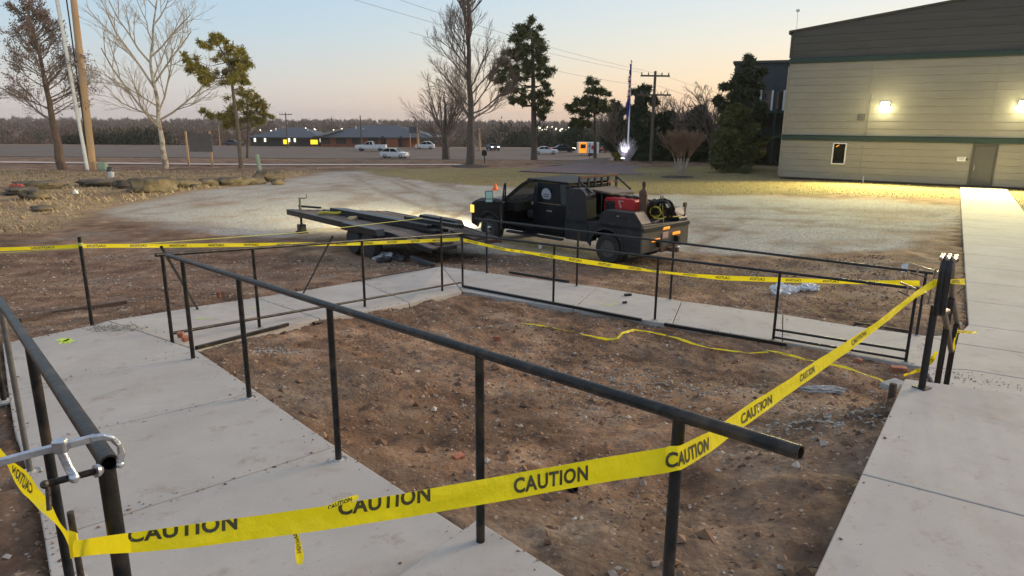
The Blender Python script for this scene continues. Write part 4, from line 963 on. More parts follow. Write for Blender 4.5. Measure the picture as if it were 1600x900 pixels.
def pin_flag(px, py, top, m, label, w_=.09):
    p = gp(px, py); D = p[1]; z = top_at(px, top, D); t = thing('marker_flag', label, 'marker flag', p, group='survey pin flags')
    MB().tube([p, (p[0], p[1], z)], .003, 5).build('wire', M['steel'], t, world=True)
    MB().add([(p[0], p[1], z), (p[0]+w_, p[1], z-.02), (p[0]+w_*.9, p[1]+.03, z-w_), (p[0]-.0, p[1]+.01, z-w_*1.3)], [(0, 1, 2, 3)]).build('flag', M[m], t, world=True)
pin_flag(634, 412, 375, 'orange', 'red orange pin flag beside the trailer', .09)
pin_flag(841, 404, 382, 'plastic_w', 'white pin flag in front of the truck door', .1)
pin_flag(1408, 492, 424, 'plastic_w', 'white pin flag near the clamped rail ends', -.12)
# black corrugated hose end poking out of the dirt
p = gp(893, 768, .0); tag(MB().pipe((p[0]-.05, p[1]+.06, p[2]-.03), (p[0]+.02, p[1]-.02, p[2]+.035), .028, .004, 16).build('drain_pipe', M['black'], None, True), 'black pipe end poking out of the inner dirt', 'pipe')
bc = spots_in(420, -4, 4.5, 2.2, 11.5, lambda x, y: fbm(x, y, .8, 401) > .46, .005)
tag(scatter('large_clods', bc, np.random.default_rng(2).uniform(.018, .06, len(bc)), M['clod'], .7), 'bigger lumps of soil in the inner dirt patch', 'dirt', kind='stuff')
bl = spots_in(9000, -14, 9, 2, 17, lambda x, y: fbm(x, y, .6, 501) > .52, .004)
tag(blades('loose_straw', bl, .07, M['straw'], .0022, .95), 'loose straw bits blown over the bare dirt', 'straw', kind='stuff')
for cx, cy, sx, sy, n_ in ((1495, 588, .5, .12, 160), (1462, 600, .12, .3, 60)):
    pile(cx, cy, z0, n_, sx, sy, .004, .012, M['clod'], 'soil_spill', 'brown soil spilled over the concrete below the stairs' if n_ > 100 else 'soil crumbs on the walkway beside the stair foot', 'dirt', -.55)
# twigs on dirt
tw = MB()
for _ in range(160):
    x, y = random.uniform(-4, 4), random.uniform(2.5, 13)
    if in_slabs(np.array([x]), np.array([y]))[0][0]: continue
    z = gh(x, y)+.01; a = random.uniform(0, 6.3); L_ = random.uniform(.05, .22); tw.tube([(x, y, z), (x+L_*math.cos(a)*.5, y+L_*math.sin(a)*.5, z+random.uniform(0, .03)), (x+L_*math.cos(a), y+L_*math.sin(a), z)], .003, 4)
tag(tw.build('dry_twigs', M['boards'], None), 'small dry twigs scattered over the dirt', 'twigs', kind='stuff')
# crumbs and smears of soil on the concrete
sp_ = []
for P, k in slabs:
    if k in 'ABCR':
        n = len(P)
        for i in range(n):
            for _ in range(26 if k != 'R' else 10):
                t_ = random.random(); a = P[i]*(1-t_)+P[(i+1) % n]*t_; c = sum(P)/n; f_ = abs(random.gauss(0, .07)); q = a+(c-a)*f_; sp_.append((q[0], q[1], q[2]+.003))
sp_ = [p for p in sp_ if abs(p[0]) < 9 and p[1] > 1.5]
tag(scatter('soil_crumbs', sp_, np.clip(rg2.lognormal(-5.3, .5, len(sp_)), .002, .014), M['clod']), 'crumbs of soil spilled on the concrete slabs', 'dirt', kind='stuff')

# ================================================================ metal building
C0 = G(1217, 277, 0)[:2]; E_ = np.array([.838, -.545]); E_ /= np.linalg.norm(E_)
bz = math.atan2(E_[1], E_[0])     # local x along the facade, local y into the building
tb = thing('metal_building', 'big tan and brown metal clad building with green bands and two wall lights', 'building', (C0[0], C0[1], 0), bz)
def roofz(x): return 8.62 + .128*min(x, 15) - .128*max(0, x-15)
LEN = 30.
DOOR = (9.9, 10.98, 0, 2.22); WIN = (2.93, 3.62, .96, 2.16)
def boards(z0_, z1_, h, m, y=0., holes=(), top=None, joints=(4.5, 10.5, 16.5, 22.5), nm='siding_board'):
    z = z0_
    while z < z1_-.02:
        za, zb = z, min(z+h, z1_); cuts = [0]+list(joints)+[LEN]
        for i in range(len(cuts)-1):
            segs = [(cuts[i]+.006, cuts[i+1]-.006)]
            for hx0, hx1, hz0, hz1 in holes:
                if zb > hz0+.01 and za < hz1-.01:
                    ns = []
                    for a, b_ in segs:
                        if b_ <= hx0 or a >= hx1: ns.append((a, b_))
                        else:
                            if a < hx0: ns.append((a, hx0))
                            if b_ > hx1: ns.append((hx1, b_))
                    segs = ns
            for a, b_ in segs:
                mb = MB(); prof = [(-.0, za), (-.024, za+.0), (-.028, za+.02), (-.014, zb-.02), (-.007, zb-.003), (0, zb-.003)]
                if top:
                    if za > max(top(a), top(b_)): continue
                mb.prism([(a, p_[0]+y, p_[1]) for p_ in prof], (0, 0, 0), (b_-a, 0, 0)); 
                if top:
                    mb.v = [(x, yy, min(zz2, top(x))) for x, yy, zz2 in mb.v]
                mb.build(nm, M[m], tb)
        z += h
boards(.06, 2.28, .37, 'siding', holes=[(DOOR[0]-.04, DOOR[1]+.04, 0, DOOR[3]+.04), (WIN[0]-.03, WIN[1]+.03, WIN[2]-.03, WIN[3]+.03)])
boards(2.60, 6.76, .416, 'siding')
# the brown gable part: split into spans so that courses follow the roof line
z = 7.06
while z < 10.6:
    for a, b_ in [(i*2.5, i*2.5+2.5) for i in range(12)]:
        za, zb = z, z+.42
        if za > max(roofz(a), roofz(b_))-.05: continue
        mb = MB(); mb.prism([(a, 0, za), (a, -.018, za), (a, -.012, zb-.02), (a, -.004, zb-.003), (a, 0, zb-.003)], (0, 0, 0), (2.5, 0, 0))
        mb.v = [(x, y_, min(z_, roofz(x)-.02)) for x, y_, z_ in mb.v]; mb.build('siding_board', M['siding_dark'], tb)
    z += .42
core = MB(); prof = [(0, 0), (LEN, 0), (LEN, roofz(LEN)), (15, roofz(15)), (0, roofz(0))]
prof = [(0.0, 0), (DOOR[0], 0), (DOOR[0], DOOR[3]), (DOOR[1], DOOR[3]), (DOOR[1], 0), (LEN, 0), (LEN, roofz(LEN)-.03), (15, roofz(15)-.03), (0.0, roofz(0)-.03)]
core.prism([(x, .0015, z_) for x, z_ in prof], (0, 0, 0), (0, .25, 0)); core.build('gable_wall', M['siding'], tb)
MB().prism([(.0, .252, 0), (LEN, .252, 0), (LEN, .252, roofz(LEN)-.03), (15, .252, roofz(15)-.03), (0, .252, roofz(0)-.03)], (0, 0, 0), (0, 40, 0)).build('side_walls', M['siding'], tb)
MB().box((LEN/2, -.045, 2.44), (LEN+.1, .10, .28)).build('green_band', M['green'], tb, bevel=.02)
MB().box((LEN/2, -.045, 2.60), (LEN+.1, .12, .03)).build('band_flashing', M['green'], tb)
MB().box((LEN/2, -.045, 6.92), (LEN+.1, .10, .28)).build('green_band', M['green'], tb, bevel=.02)
MB().box((LEN/2, -.02, .03), (LEN, .035, .055)).build('base_trim', M['boards'], tb)
MB().prism([(-.22, -.12, roofz(0)-.06), (15, -.12, roofz(15)), (LEN+.3, -.12, roofz(LEN)-.04), (LEN+.3, -.12, roofz(LEN)+.06), (15, -.12, roofz(15)+.10), (-.22, -.12, roofz(0)+.04)], (0, 0, 0), (0, 41, 0)).build('roof', M['siding_dark'], tb)
MB().box((-.17, 20, roofz(0)-.10), (.12, 40.2, .14)).build('gutter', M['siding_dark'], tb, bevel=.02)
MB().box((-.02, -.03, 3.35), (.10, .09, 6.5)).build('corner_trim', M['siding'], tb); MB().box((-.02, -.03, 7.8), (.11, .10, 1.4)).build('corner_trim', M['siding_dark'], tb)
for jx_ in (4.5, 10.5): MB().box((jx_, -.03, 4.68), (.05, .022, 4.1)).build('seam_strip', M['siding'], tb)
# conduit under the first lamp
MB().tube([(4.62, -.05, 2.64), (4.62, -.05, 4.9)], .018, 8).build('conduit', M['siding'], tb, True)
d_ = MB().box(((DOOR[0]+DOOR[1])/2, .05, 1.11), (1.0, .05, 2.18)).build('door', M['greydoor'], tb, bevel=.006)
MB().box((DOOR[0]+.17, -.0, 1.0), (.05, .05, .30)).build('handle', M['chrome'], d_, bevel=.01)
MB().tube([(DOOR[0]+.14, .0, 1.18), (DOOR[0]+.26, -.02, 1.18)], .014, 8).build('lever', M['chrome'], d_, True)
fr = MB(); fr.box((DOOR[0]-.01, -.02, 1.12), (.07, .12, 2.24)).box((DOOR[1]+.01, -.02, 1.12), (.07, .12, 2.24)).box(((DOOR[0]+DOOR[1])/2, -.02, 2.245), (1.1, .118, .06)); fr.build('door_frame', M['greydoor'], tb, bevel=.006)
wn = MB().box(((WIN[0]+WIN[1])/2, -.02, 1.56), (WIN[1]-WIN[0], .03, WIN[3]-WIN[2])).build('window', M['blackglass'], tb)
fr = MB()
for cx, cz, sx, sz_ in ((WIN[0], 1.56, .07, 1.25), (WIN[1], 1.56, .07, 1.25)): fr.box((cx, -.035, cz), (sx, .07, sz_))
for cz in (WIN[2], WIN[3]): fr.box((3.275, -.035, cz), (.62, .066, .07))
fr.build('frame', M['white'], wn, bevel=.008)
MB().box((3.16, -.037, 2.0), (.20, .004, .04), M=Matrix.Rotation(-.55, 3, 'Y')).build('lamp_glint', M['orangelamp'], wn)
v_ = MB().box((4.24, -.05, 3.67), (.34, .06, .34)).build('vent', M['greydoor'], tb, bevel=.01)
for k in range(6): MB().box((4.24, -.085, 3.54+.052*k), (.30, .02, .018)).build('louvre', M['siding'], v_)
sg = MB().box((9.44, -.05, 1.45), (.42, .02, .24)).build('wall_sign', M['white'], tb, bevel=.004)
for k in range(3): MB().box((9.42, -.062, 1.52-.055*k), (.30-.05*k, .003, .018)).build('sign_line', M['ink'], sg)
MB().box((9.68, -.07, 1.44), (.10, .08, .13)).build('keypad', M['greydoor'], tb, bevel=.008)
MB().tube([(4.76, -.12, -.1), (4.76, -.12, .32)], .035, 12).build('clean_out_pipe', M['pvc'], tb, True)
MB().tube([(.12, .3, 8.5), (.08, .3, 9.75)], .014, 6).build('antenna_mast', M['zinc'], tb, True); MB().ball((.09, .3, 9.82), (.12, .12, .09), 10, 7).build('antenna_head', M['white'], tb, True)
def wall_pack(x, n_):
    t = thing('wall_light', ('left' if n_ else 'right')+' glaring wall pack light on the tan siding '+('beside the vent' if n_ else 'above and right of the door'), 'wall light', tuple(tb.matrix_basis@Vector((x, -.05, 4.38))), bz, 'wall pack lights')
    MB().prism([(-.22, -.0, .16), (-.22, -.26, .10), (-.22, -.26, -.02), (-.22, 0, -.16)], (0, 0, 0), (.44, 0, 0)).build('housing', M['boards'], t, bevel=.01)
    MB().prism([(-.21, -.27, .12), (-.21, -.32, .03), (-.21, -.28, -.15), (-.21, -.05, -.20), (-.21, -.02, -.15)], (0, 0, 0), (.42, 0, 0)).build('lens', M['packlamp'], t, bevel=.05, seg=3)
    ld = bpy.data.lights.new('wall_light_bulb', 'SPOT'); ld.energy = 1450; ld.color = (1, .88, .38); ld.shadow_soft_size = .12; ld.spot_size = R_(150); ld.spot_blend = .45
    lo_ = bpy.data.objects.new('bulb', ld); COL.objects.link(lo_); lo_.parent = t; lo_.location = (0, -.95, -.2); lo_.rotation_euler = Vector((0, .93, .37)).to_track_quat('Z', 'Y').to_euler()
    ld = bpy.data.lights.new('wall_light_glow', 'POINT'); ld.energy = 9; ld.color = (1, .90, .48); ld.shadow_soft_size = .3
    lo_ = bpy.data.objects.new('glow', ld); COL.objects.link(lo_); lo_.parent = t; lo_.location = (0, -1.05, -.05)
wall_pack(5.40, 1); wall_pack(11.76, 0)
# darker mulch spot on lawn
# second building behind
q0 = V(1186, 200, 56); 
t2 = thing('rear_building', 'dark metal building with green columns and a balcony behind the tan one', 'building', (V(1178, 200, 60)[0], 60, -.1), -.35)
MB().box((5, 5.5, 4.2), (14, 8, 8.4)).build('wall', M['roofing'], t2)
for k in range(16): MB().box((-2+.85*k, 1.46, 7.0), (.05, .06, 2.6)).build('siding_rib', M['roofing'], t2)
MB().box((5, 5.5, 8.5), (14.4, 8.6, .2)).build('roof', M['siding_dark'], t2)
for k in range(6):
    wn = MB().box((-1+.95*k, 1.45, 5.3), (.5, .06, 1.5)).build('window', M['blackglass'], t2); MB().box((-1+.95*k+.36, 1.43, 5.3), (.16, .09, 1.7)).build('frame', M['white'], wn)
MB().box((3, 0, 4.3), (11, 3, .22)).build('balcony_floor', M['green'], t2); MB().box((3, 0, 2.3), (11, 3, .25)).build('lower_beam', M['green'], t2)
for k in range(6): MB().box((-2.2+1.9*k, -1.4, 2.2), (.22, .22, 4.3)).build('column', M['green'], t2)
for k in range(4): MB().box((-1.2+1.9*k, 1.4, 1.1), (1.0, .1, 2.0)).build('lower_window', M['blackglass'], t2)

# ================================================================ work truck
Fd = np.array([-.715, .70]); Fd /= np.linalg.norm(Fd); Ld = np.array([-Fd[1], Fd[0]])
Wc = np.array([2.44, 17.15]); Ot = Wc - Ld*1.02
tk = thing('work_truck', 'dark flatbed welding truck with its driver door open, standing on the gravel', 'truck', (Ot[0], Ot[1], -.26), math.atan2(Fd[1], Fd[0]))
def T(mb, name, m, par=None, **k): return mb.build(name, M[m], par or tk, **k)
def wheel(par, x, y, r, wdt, s=1, name='wheel', rimr=.56, rimm='rim', z=None):
    z = r if z is None else z
    MX = Matrix.Rotation(-math.pi/2*s, 3, 'X')
    w_ = bpy.data.objects.new(name, None); COL.objects.link(w_); w_.parent = par; w_.location = (x, y, z)
    h = wdt/2
    MB().lathe([(r*rimr, -h*.9), (r*.72, -h), (r*.93, -h*.92), (r, -h*.6), (r, h*.6), (r*.93, h*.92), (r*.72, h), (r*rimr, h*.9), (r*rimr*.96, h*.2), (r*rimr*.96, -h*.2)], (0, 0, 0), 28, MX).build('tyre', M['rubber'], w_, True)
    MB().lathe([(r*rimr, h*.85), (r*rimr*.9, h*.75), (r*rimr*.82, h*.15), (r*.30, h*.0), (r*.26, h*.5), (r*.14, h*.62), (r*.12, h*.8)], (0, 0, 0), 24, MX).build('rim', M[rimm], w_, True)
    lg = MB()
    for k in range(8):
        a = k*math.pi/4; p = MX@Vector((r*.22*math.cos(a), r*.22*math.sin(a), h*.58)); lg.ball(p, .014, 6, 4)
    lg.build('lug_nuts', M['chrome'], w_, True)
    return w_
wheel(tk, 0, .90, .40, .26, 1); wheel(tk, 0, -.90, .40, .26, -1); wheel(tk, 0, .62, .40, .22, 1); wheel(tk, 0, -.62, .40, .22, -1)
T(MB().lathe([(.11, 0), (.10, .05), (.05, .07)], (4.42, .95, .4), 14, Matrix.Rotation(-math.pi/2, 3, 'X')), 'hub_cap', 'chrome', smooth=True); wheel(tk, 4.42, .86, .40, .27, 1, rimr=.5); wheel(tk, 4.42, -.86, .40, .27, -1, rimr=.5)
for y in (.42, -.42): T(MB().box((1.9, y, .62), (6.2, .09, .2)), 'chassis_rail', 'black')
T(MB().tube([(0, -.85, .4), (0, .85, .4)], .07, 12), 'axle', 'black', smooth=True)
T(MB().tube([(4.42, -.8, .4), (4.42, .8, .4)], .05, 12), 'axle', 'black', smooth=True)
# cab: sides as extruded outlines with the window openings left free
def side(poly, y, th, name, m='truckpaint', par=None, bev=.012): return T(MB().prism([(x, y, z_) for x, z_ in poly], (0, -th/2, 0), (0, th/2, 0)), name, m, par, bevel=bev, seg=3)
BELT = 1.38
for s in (1, -1):
    ys = .98*s
    side([(1.42, .62), (2.62, .62), (2.62, BELT), (1.42, BELT)], ys, .06, 'rear_door')
    if s < 0: side([(2.63, .62), (3.72, .62), (3.76, BELT-.06), (2.63, BELT)], ys, .06, 'front_door')
    yt = .90*s
    T(MB().prism([(1.42, ys, BELT), (1.60, ys, BELT), (1.72, yt, 1.93), (1.50, yt, 1.93)], (0, -.03*s, 0), (0, .03*s, 0)), 'rear_pillar', 'truckpaint', bevel=.01)
    T(MB().prism([(2.50, ys, BELT), (2.68, ys, BELT), (2.62, yt, 1.93), (2.50, yt, 1.93)], (0, -.03*s, 0), (0, .03*s, 0)), 'middle_pillar', 'truckpaint', bevel=.01)
    cur = [(3.84, ys, BELT-.12), (3.62, ys*.985, BELT+.07), (3.36, ys*.965, BELT+.27), (3.10, yt*1.02, BELT+.45), (2.88, yt, 1.94), (2.62, yt, 1.965)]
    pil = MB()
    for i in range(len(cur)-1): pil.bar(cur[i], cur[i+1], .06, .085)
    T(pil, 'windshield_pillar', 'truckpaint')
    T(MB().prism([(1.60, ys*.995, BELT), (2.50, ys*.995, BELT), (2.50, yt, 1.92), (1.70, yt, 1.92)], (0, -.006, 0), (0, .006, 0)), 'rear_side_glass', 'glass')
T(MB().prism([(1.60, .985, BELT-.015), (2.55, .985, BELT-.015), (2.55, .985, BELT+.01), (1.60, .985, BELT+.01)], (0, 0, 0), (0, .03, 0)), 'belt_moulding', 'chrome')
T(MB().prism([(1.45, .92, 1.93), (2.95, .92, 1.96), (2.95, -.92, 1.96), (1.45, -.92, 1.93)], (0, 0, 0), (0, 0, .055)), 'roof', 'darkroof', bevel=.045, seg=4)
T(MB().box((1.44, 0, 1.25), (.06, 1.9, 1.30)), 'cab_back', 'truckpaint', bevel=.01)
T(MB().box((2.55, 0, .62), (2.3, 1.86, .10)), 'cab_floor', 'interior')
T(MB().prism([(3.86, .90, 1.28), (3.40, .87, 1.62), (2.95, .84, 1.95), (2.95, -.84, 1.95), (3.40, -.87, 1.62), (3.86, -.90, 1.28)], (0, 0, 0), (.01, 0, .01)), 'windshield', 'clearglass')
T(MB().prism([(2.68, -.975, BELT), (3.70, -.975, BELT-.06), (2.90, -.905, 1.93), (2.66, -.905, 1.93)], (0, -.004, 0), (0, .004, 0)), 'front_side_glass', 'clearglass')
st = T(MB().box((2.85, .45, .98), (.55, .55, .22)), 'seat', 'interior', bevel=.05, seg=3); MB().box((2.55, .45, 1.30), (.16, .52, .66)).build('seat_back', M['interior'], st, bevel=.05); MB().box((2.50, .45, 1.70), (.10, .26, .16)).build('headrest', M['interior'], st, bevel=.04)
st = T(MB().box((2.85, -.45, .98), (.55, .55, .22)), 'seat', 'interior', bevel=.05, seg=3); MB().box((2.55, -.45, 1.30), (.16, .52, .66)).build('seat_back', M['interior'], st, bevel=.05)
T(MB().box((3.55, 0, 1.16), (.42, 1.84, .30)), 'dashboard', 'interior', bevel=.06, seg=3)
T(MB().tube([(3.22+.06*math.cos(a)-.02, .45+.19*math.cos(a), 1.28+.19*math.sin(a)) for a in np.linspace(0, 6.283, 17)], .014, 8, False), 'steering_wheel', 'black', smooth=True)
T(MB().ball((3.28, .28, 1.24), (.05, .07, .06), 8, 6, .2), 'papers', 'white'); T(MB().ball((2.95, -.1, 1.22), (.09, .1, .12), 8, 6, .2), 'jacket', 'plastic_w')
# hood, fenders, front
T(MB().prism([(3.80, 0, 1.20), (3.80, 0, 1.31), (4.3, 0, 1.34), (4.9, 0, 1.30), (5.18, 0, 1.20), (5.17, 0, 1.05)], (0, -.93, 0), (0, .93, 0)), 'hood', 'truckpaint', bevel=.09, seg=4)
arch = [(4.42+.52*math.cos(a), .42+.52*math.sin(a)) for a in np.linspace(0, math.pi, 13)]
for s in (1, -1):
    side([(3.74, .5), (3.74, 1.29), (4.4, 1.28), (5.0, 1.24), (5.20, 1.14), (5.22, .5)] + arch, .95*s, .11, 'fender', bev=.035)
    T(MB().tube([(x, .985*s, z_) for x, z_ in arch], .022, 8), 'arch_lip', 'black', smooth=True)
    h_ = T(MB().box((5.15, .825*s, .96), (.16, .40, .24)), 'headlight', 'headlamp', bevel=.03)
    T(MB().box((4.2, .75*s, .75), (1.0, .25, .5)), 'wheel_well', 'black')
T(MB().box((5.16, 0, .90), (.08, 1.12, .38)), 'grille', 'black', bevel=.02)
for k in range(3): T(MB().box((5.21, 0, .78+.12*k), (.02, 1.1, .03)), 'grille_bar', 'chrome')
T(MB().prism([(5.16, -.98, .48), (5.32, -.90, .48), (5.38, 0, .48), (5.32, .90, .48), (5.16, .98, .48)], (0, 0, 0), (0, 0, .26)), 'front_bumper', 'chrome', bevel=.03)
T(MB().box((4.5, 0, .85), (1.2, 1.3, .5)), 'engine_bay', 'black')
T(MB().box((2.6, .98, .44), (2.1, .16, .06)), 'running_board', 'bedpaint', bevel=.02)
T(MB().box((2.6, .93, .56), (2.3, .05, .14)), 'rocker_panel', 'truckpaint', bevel=.01); T(MB().box((2.6, -.93, .56), (2.3, .05, .14)), 'rocker_panel', 'truckpaint', bevel=.01)
T(MB().box((2.0, 1.02, 1.18), (.20, .03, .035)), 'door_handle', 'chrome', bevel=.008)
T(MB().lathe([(.17, 0), (.17, .006)], (2.16, .975, 1.62), 28, Matrix.Rotation(-math.pi/2-.12, 3, 'X')), 'round_emblem', 'decal')
for k in range(3): T(MB().box((2.16, .992-.012*k, 1.56+.06*k), (.20, .008, .020)), 'emblem_lettering', 'black')
# open driver's door, swung out 46 degrees
dh = bpy.data.objects.new('open_door', None); COL.objects.link(dh); dh.parent = tk; dh.location = (3.72, 1.0, 0); dh.rotation_euler = (0, 0, -R_(50))
MB().prism([(-1.06, 0, .62), (0, 0, .62), (0, 0, BELT-.06), (-1.08, 0, BELT)], (0, -.035, 0), (0, .035, 0)).build('door_panel', M['truckpaint'], dh, bevel=.015)
fr = MB(); fr.tube([(-1.06, 0, BELT), (-1.02, -.06, 1.90), (-.78, -.065, 1.94), (-.05, 0, BELT-.05)], .022, 8); fr.build('window_frame', M['truckpaint'], dh, True)
MB().prism([(-1.04, 0, BELT), (-.06, 0, BELT-.05), (-.78, -.06, 1.92), (-1.01, -.06, 1.89)], (0, -.003, 0), (0, .003, 0)).build('window_glass', M['clearglass'], dh)
MB().box((-.15, .14, 1.30), (.05, .30, .03)).build('mirror_arm', M['black'], dh, bevel=.008)
MB().ball((-.05, .02, .95), .025, 8, 6).build('hinge', M['chrome'], dh)
mr_ = T(MB().box((4.12, 1.28, 1.42), (.07, .24, .34), R_(135)), 'mirror', 'black', bevel=.03)
MB().box((4.12-.028, 1.28+.028, 1.47), (.012, .19, .20), R_(135)).build('mirror_glass', M['mirror'], mr_, bevel=.01); MB().box((4.12-.028, 1.28+.028, 1.31), (.012, .19, .08), R_(135)).build('mirror_glass', M['mirror'], mr_, bevel=.01)
T(MB().tube([(3.85, .98, 1.30), (4.12, 1.2, 1.30)], .018, 8), 'mirror_arm', 'black', smooth=True)
# flatbed body
T(MB().box((.12, 0, 1.0), (2.46, 2.16, .10)), 'deck_plate', 'bedpaint', bevel=.01)
T(MB().prism([(.62, 1.08, .50), (1.38, 1.08, .50), (1.38, 1.08, 1.80), (1.20, 1.08, 1.86), (.86, 1.08, 1.86), (.70, 1.08, 1.72)], (0, -.42, 0), (0, 0, 0)), 'tall_tool_box', 'bedpaint', bevel=.012)
T(MB().prism([(.62, -1.08, .50), (1.38, -1.08, .50), (1.38, -1.08, 1.70), (.70, -1.08, 1.70)], (0, .42, 0), (0, 0, 0)), 'tall_tool_box', 'bedpaint', bevel=.012)
bx_ = T(MB().prism([(-1.03, 1.08, .96), (-1.03, 1.08, 1.13), (-.80, 1.08, 1.40), (.05, 1.08, 1.40), (.22, 1.08, 1.30), (.26, 1.08, .96)], (0, -.42, 0), (0, 0, 0)), 'side_box', 'bedpaint', bevel=.012)
MB().prism([(-1.035, 1.07, 1.14), (-.812, 1.07, 1.405), (-.812, .67, 1.405), (-1.035, .67, 1.14)], (0, 0, 0), (-.006, 0, .006)).build('lit_chamfer', M['bedpaint_lit'], bx_)  # thin sheet added on the chamfer to carry the painted lamp light
MB().box((-.35, 1.085, 1.25), (.9, .012, .012)).build('box_seam', M['black'], bx_)
MB().box((-.35, 1.095, 1.28), (.09, .02, .04)).build('box_latch', M['chrome'], bx_)
T(MB().prism([(-1.03, -1.08, .96), (-1.03, -1.08, 1.13), (-.80, -1.08, 1.38), (.22, -1.08, 1.38), (.26, -1.08, .96)], (0, .42, 0), (0, 0, 0)), 'side_box', 'bedpaint', bevel=.012)
ar2 = [(.52*math.cos(a), .42+.50*math.sin(a)) for a in np.linspace(0, math.pi, 13)]
for s in (1, -1):
    side([(.61, .50), (.61, .97), (-1.03, .97), (-1.03, .42), (-.52, .42)][:0] + [(.62, .48), (.62, .96), (-1.03, .96), (-1.03, .40), (-.55, .40)] + ar2[::-1], 1.05*s, .05, 'side_skirt', 'bedpaint')
    T(MB().tube([(x, 1.09*s, z_) for x, z_ in ar2], .02, 8), 'arch_lip', 'bedpaint', smooth=True)
T(MB().prism([(-1.03, 1.08, .42), (-1.03, -1.08, .42), (-1.03, -1.08, 1.04), (-1.03, 1.08, 1.13)], (0, 0, 0), (-.05, 0, 0)), 'rear_panel', 'bedpaint_lit', bevel=.01)  # tan of the lamp light painted into the panel colour
for y, z_, a, w_ in ((.05, .96, .0, .30), (.50, .70, .0, .34), (-.45, .78, .0, .34)): T(MB().box((-1.10, y, z_), (.03, w_, .07)), 'marker_light', 'orangelamp', bevel=.008)
T(MB().box((-1.10, .08, .78), (.02, .26, .16)), 'licence_plate', 'plate', bevel=.006)
T(MB().box((-1.25, 0, .42), (.4, .10, .10)), 'hitch_receiver', 'rust', bevel=.01); T(MB().ball((-1.42, 0, .50), .05, 10, 8), 'hitch_ball', 'chrome', smooth=True); T(MB().bar((-1.1, .3, .42), (-1.1, -.5, .42), .08, .10), 'hitch_bar', 'rust')
# headache rack
rk = T(MB().prism([(1.12, -.86, 2.10), (1.12, .86, 2.10), (1.12, .86, 2.17), (1.12, -.86, 2.17)], (-.03, 0, 0), (.03, 0, 0)), 'headache_rack', 'rust', bevel=.01)
for y in (-.84, -.45, -.15, .15, .45, .84): MB().bar((1.14, y, 1.05), (1.14, y*.98, 2.11), .05, .05).build('rack_post', M['black'], rk)
MB().bar((1.14, -.84, 1.80), (1.14, .84, 1.80), .04, .04).build('rack_rail', M['black'], rk)
for y in (-.7, -.4): MB().box((1.09, y, 1.95), (.03, .10, .07)).build('rack_lamp', M['faded'], rk, bevel=.01)
for y in (.86, -.86): T(MB().bar((1.12, y, 2.05), (.66, y, 1.75), .04, .04), 'rack_brace', 'black')
T(MB().prism([(.30, .55, 1.72), (1.02, .62, 1.80), (1.02, -.5, 1.80), (.30, -.5, 1.70)], (0, 0, 0), (0, 0, .05)), 'tan_lid', 'deck', bevel=.01)
# things carried on the bed
wx = tk.matrix_basis
def ontruck(name, label, cat, group=None): return thing(name, label, cat, tk.location, tk.rotation_euler[2], group)
wl = ontruck('engine_welder', 'red engine driven welder machine on the truck bed', 'welder')
MB().prism([(-.46, .56, 1.10), (.50, .56, 1.10), (.50, .56, 1.60), (.42, .56, 1.66), (-.40, .56, 1.66), (-.46, .56, 1.60)], (0, -.62, 0), (0, 0, 0)).build('case', M['red'], wl, bevel=.02)
MB().box((.30, .566, 1.44), (.30, .02, .26)).build('control_panel', M['black'], wl, bevel=.01)
for k in range(3): MB().lathe([(.025, 0), (.02, .03)], (.22+.09*k, .58, 1.48), 10, Matrix.Rotation(-math.pi/2, 3, 'X')).build('knob', M['rubber'], wl, True)
MB().box((.26, .57, 1.20), (.20, .015, .06)).build('rating_label', M['plate'], wl); MB().prism([(-.08, .572, 1.42), (-.02, .572, 1.42), (.05, .572, 1.60), (-.12, .572, 1.60), (-.12, .572, 1.575), (-.0, .572, 1.575)], (0, 0, 0), (0, .004, 0)).build('stripe_mark', M['plate'], wl)
for x in (-.35, -.1, .2, .4): MB().box((x, .25, 1.70), (.16, .3, .06)).build('top_hardware', M['black'], wl, bevel=.01)
MB().tube([(-.3, .1, 1.66), (-.3, .1, 1.82), (-.36, .1, 1.86)], .03, 8).build('exhaust', M['rust'], wl, True)
T(MB().box((.50, .3, 1.08), (.6, .6, .1)), 'welder_skid', 'black')
gb = ontruck('gas_cylinder', 'brown gas cylinder standing upright on the truck bed', 'gas cylinder')
MB().lathe([(.10, 1.05), (.105, 1.07), (.105, 1.78), (.09, 1.86), (.045, 1.93), (.04, 1.99), (.05, 2.0), (.05, 2.10), (.03, 2.12)], (-.60, .40, 0), 18).build('bottle', M['rust'], gb, True)
rl_ = ontruck('cable_reel', 'coiled black welding cables and yellow hose at the rear of the truck bed', 'cable reel')
def ring_(c, R, r, tilt, n=20, wob=.02): 
    Mx = Matrix.Rotation(tilt[2], 3, 'Z')@Matrix.Rotation(tilt[0], 3, 'X')@Matrix.Rotation(tilt[1], 3, 'Y')
    return [Vector(c)+Mx@Vector(((R+random.uniform(-wob, wob))*math.cos(a), (R+random.uniform(-wob, wob))*math.sin(a), random.uniform(-wob, wob))) for a in np.linspace(0, 6.283, n)]
mb = MB()
for k in range(12): mb.tube(ring_((-.95+.0*k+random.uniform(-.05, .05), .0+random.uniform(-.12, .12), 1.42), .24+random.uniform(-.07, .05), .018, (1.3+random.uniform(-.25, .25), random.uniform(-.3, .3), .5+random.uniform(-.4, .4))), .017, 6, False)
mb.build('black_cable', M['black'], rl_, True)
mb = MB()
for k in range(10): mb.tube(ring_((-.42-.05*k, -.05, 1.42), .19+random.uniform(-.03, .02), .02, (random.uniform(-.1, .1), math.pi/2+random.uniform(-.1, .1), 0)), .02, 6, False)
mb.build('black_coil', M['rubber'], rl_, True)
mb = MB()
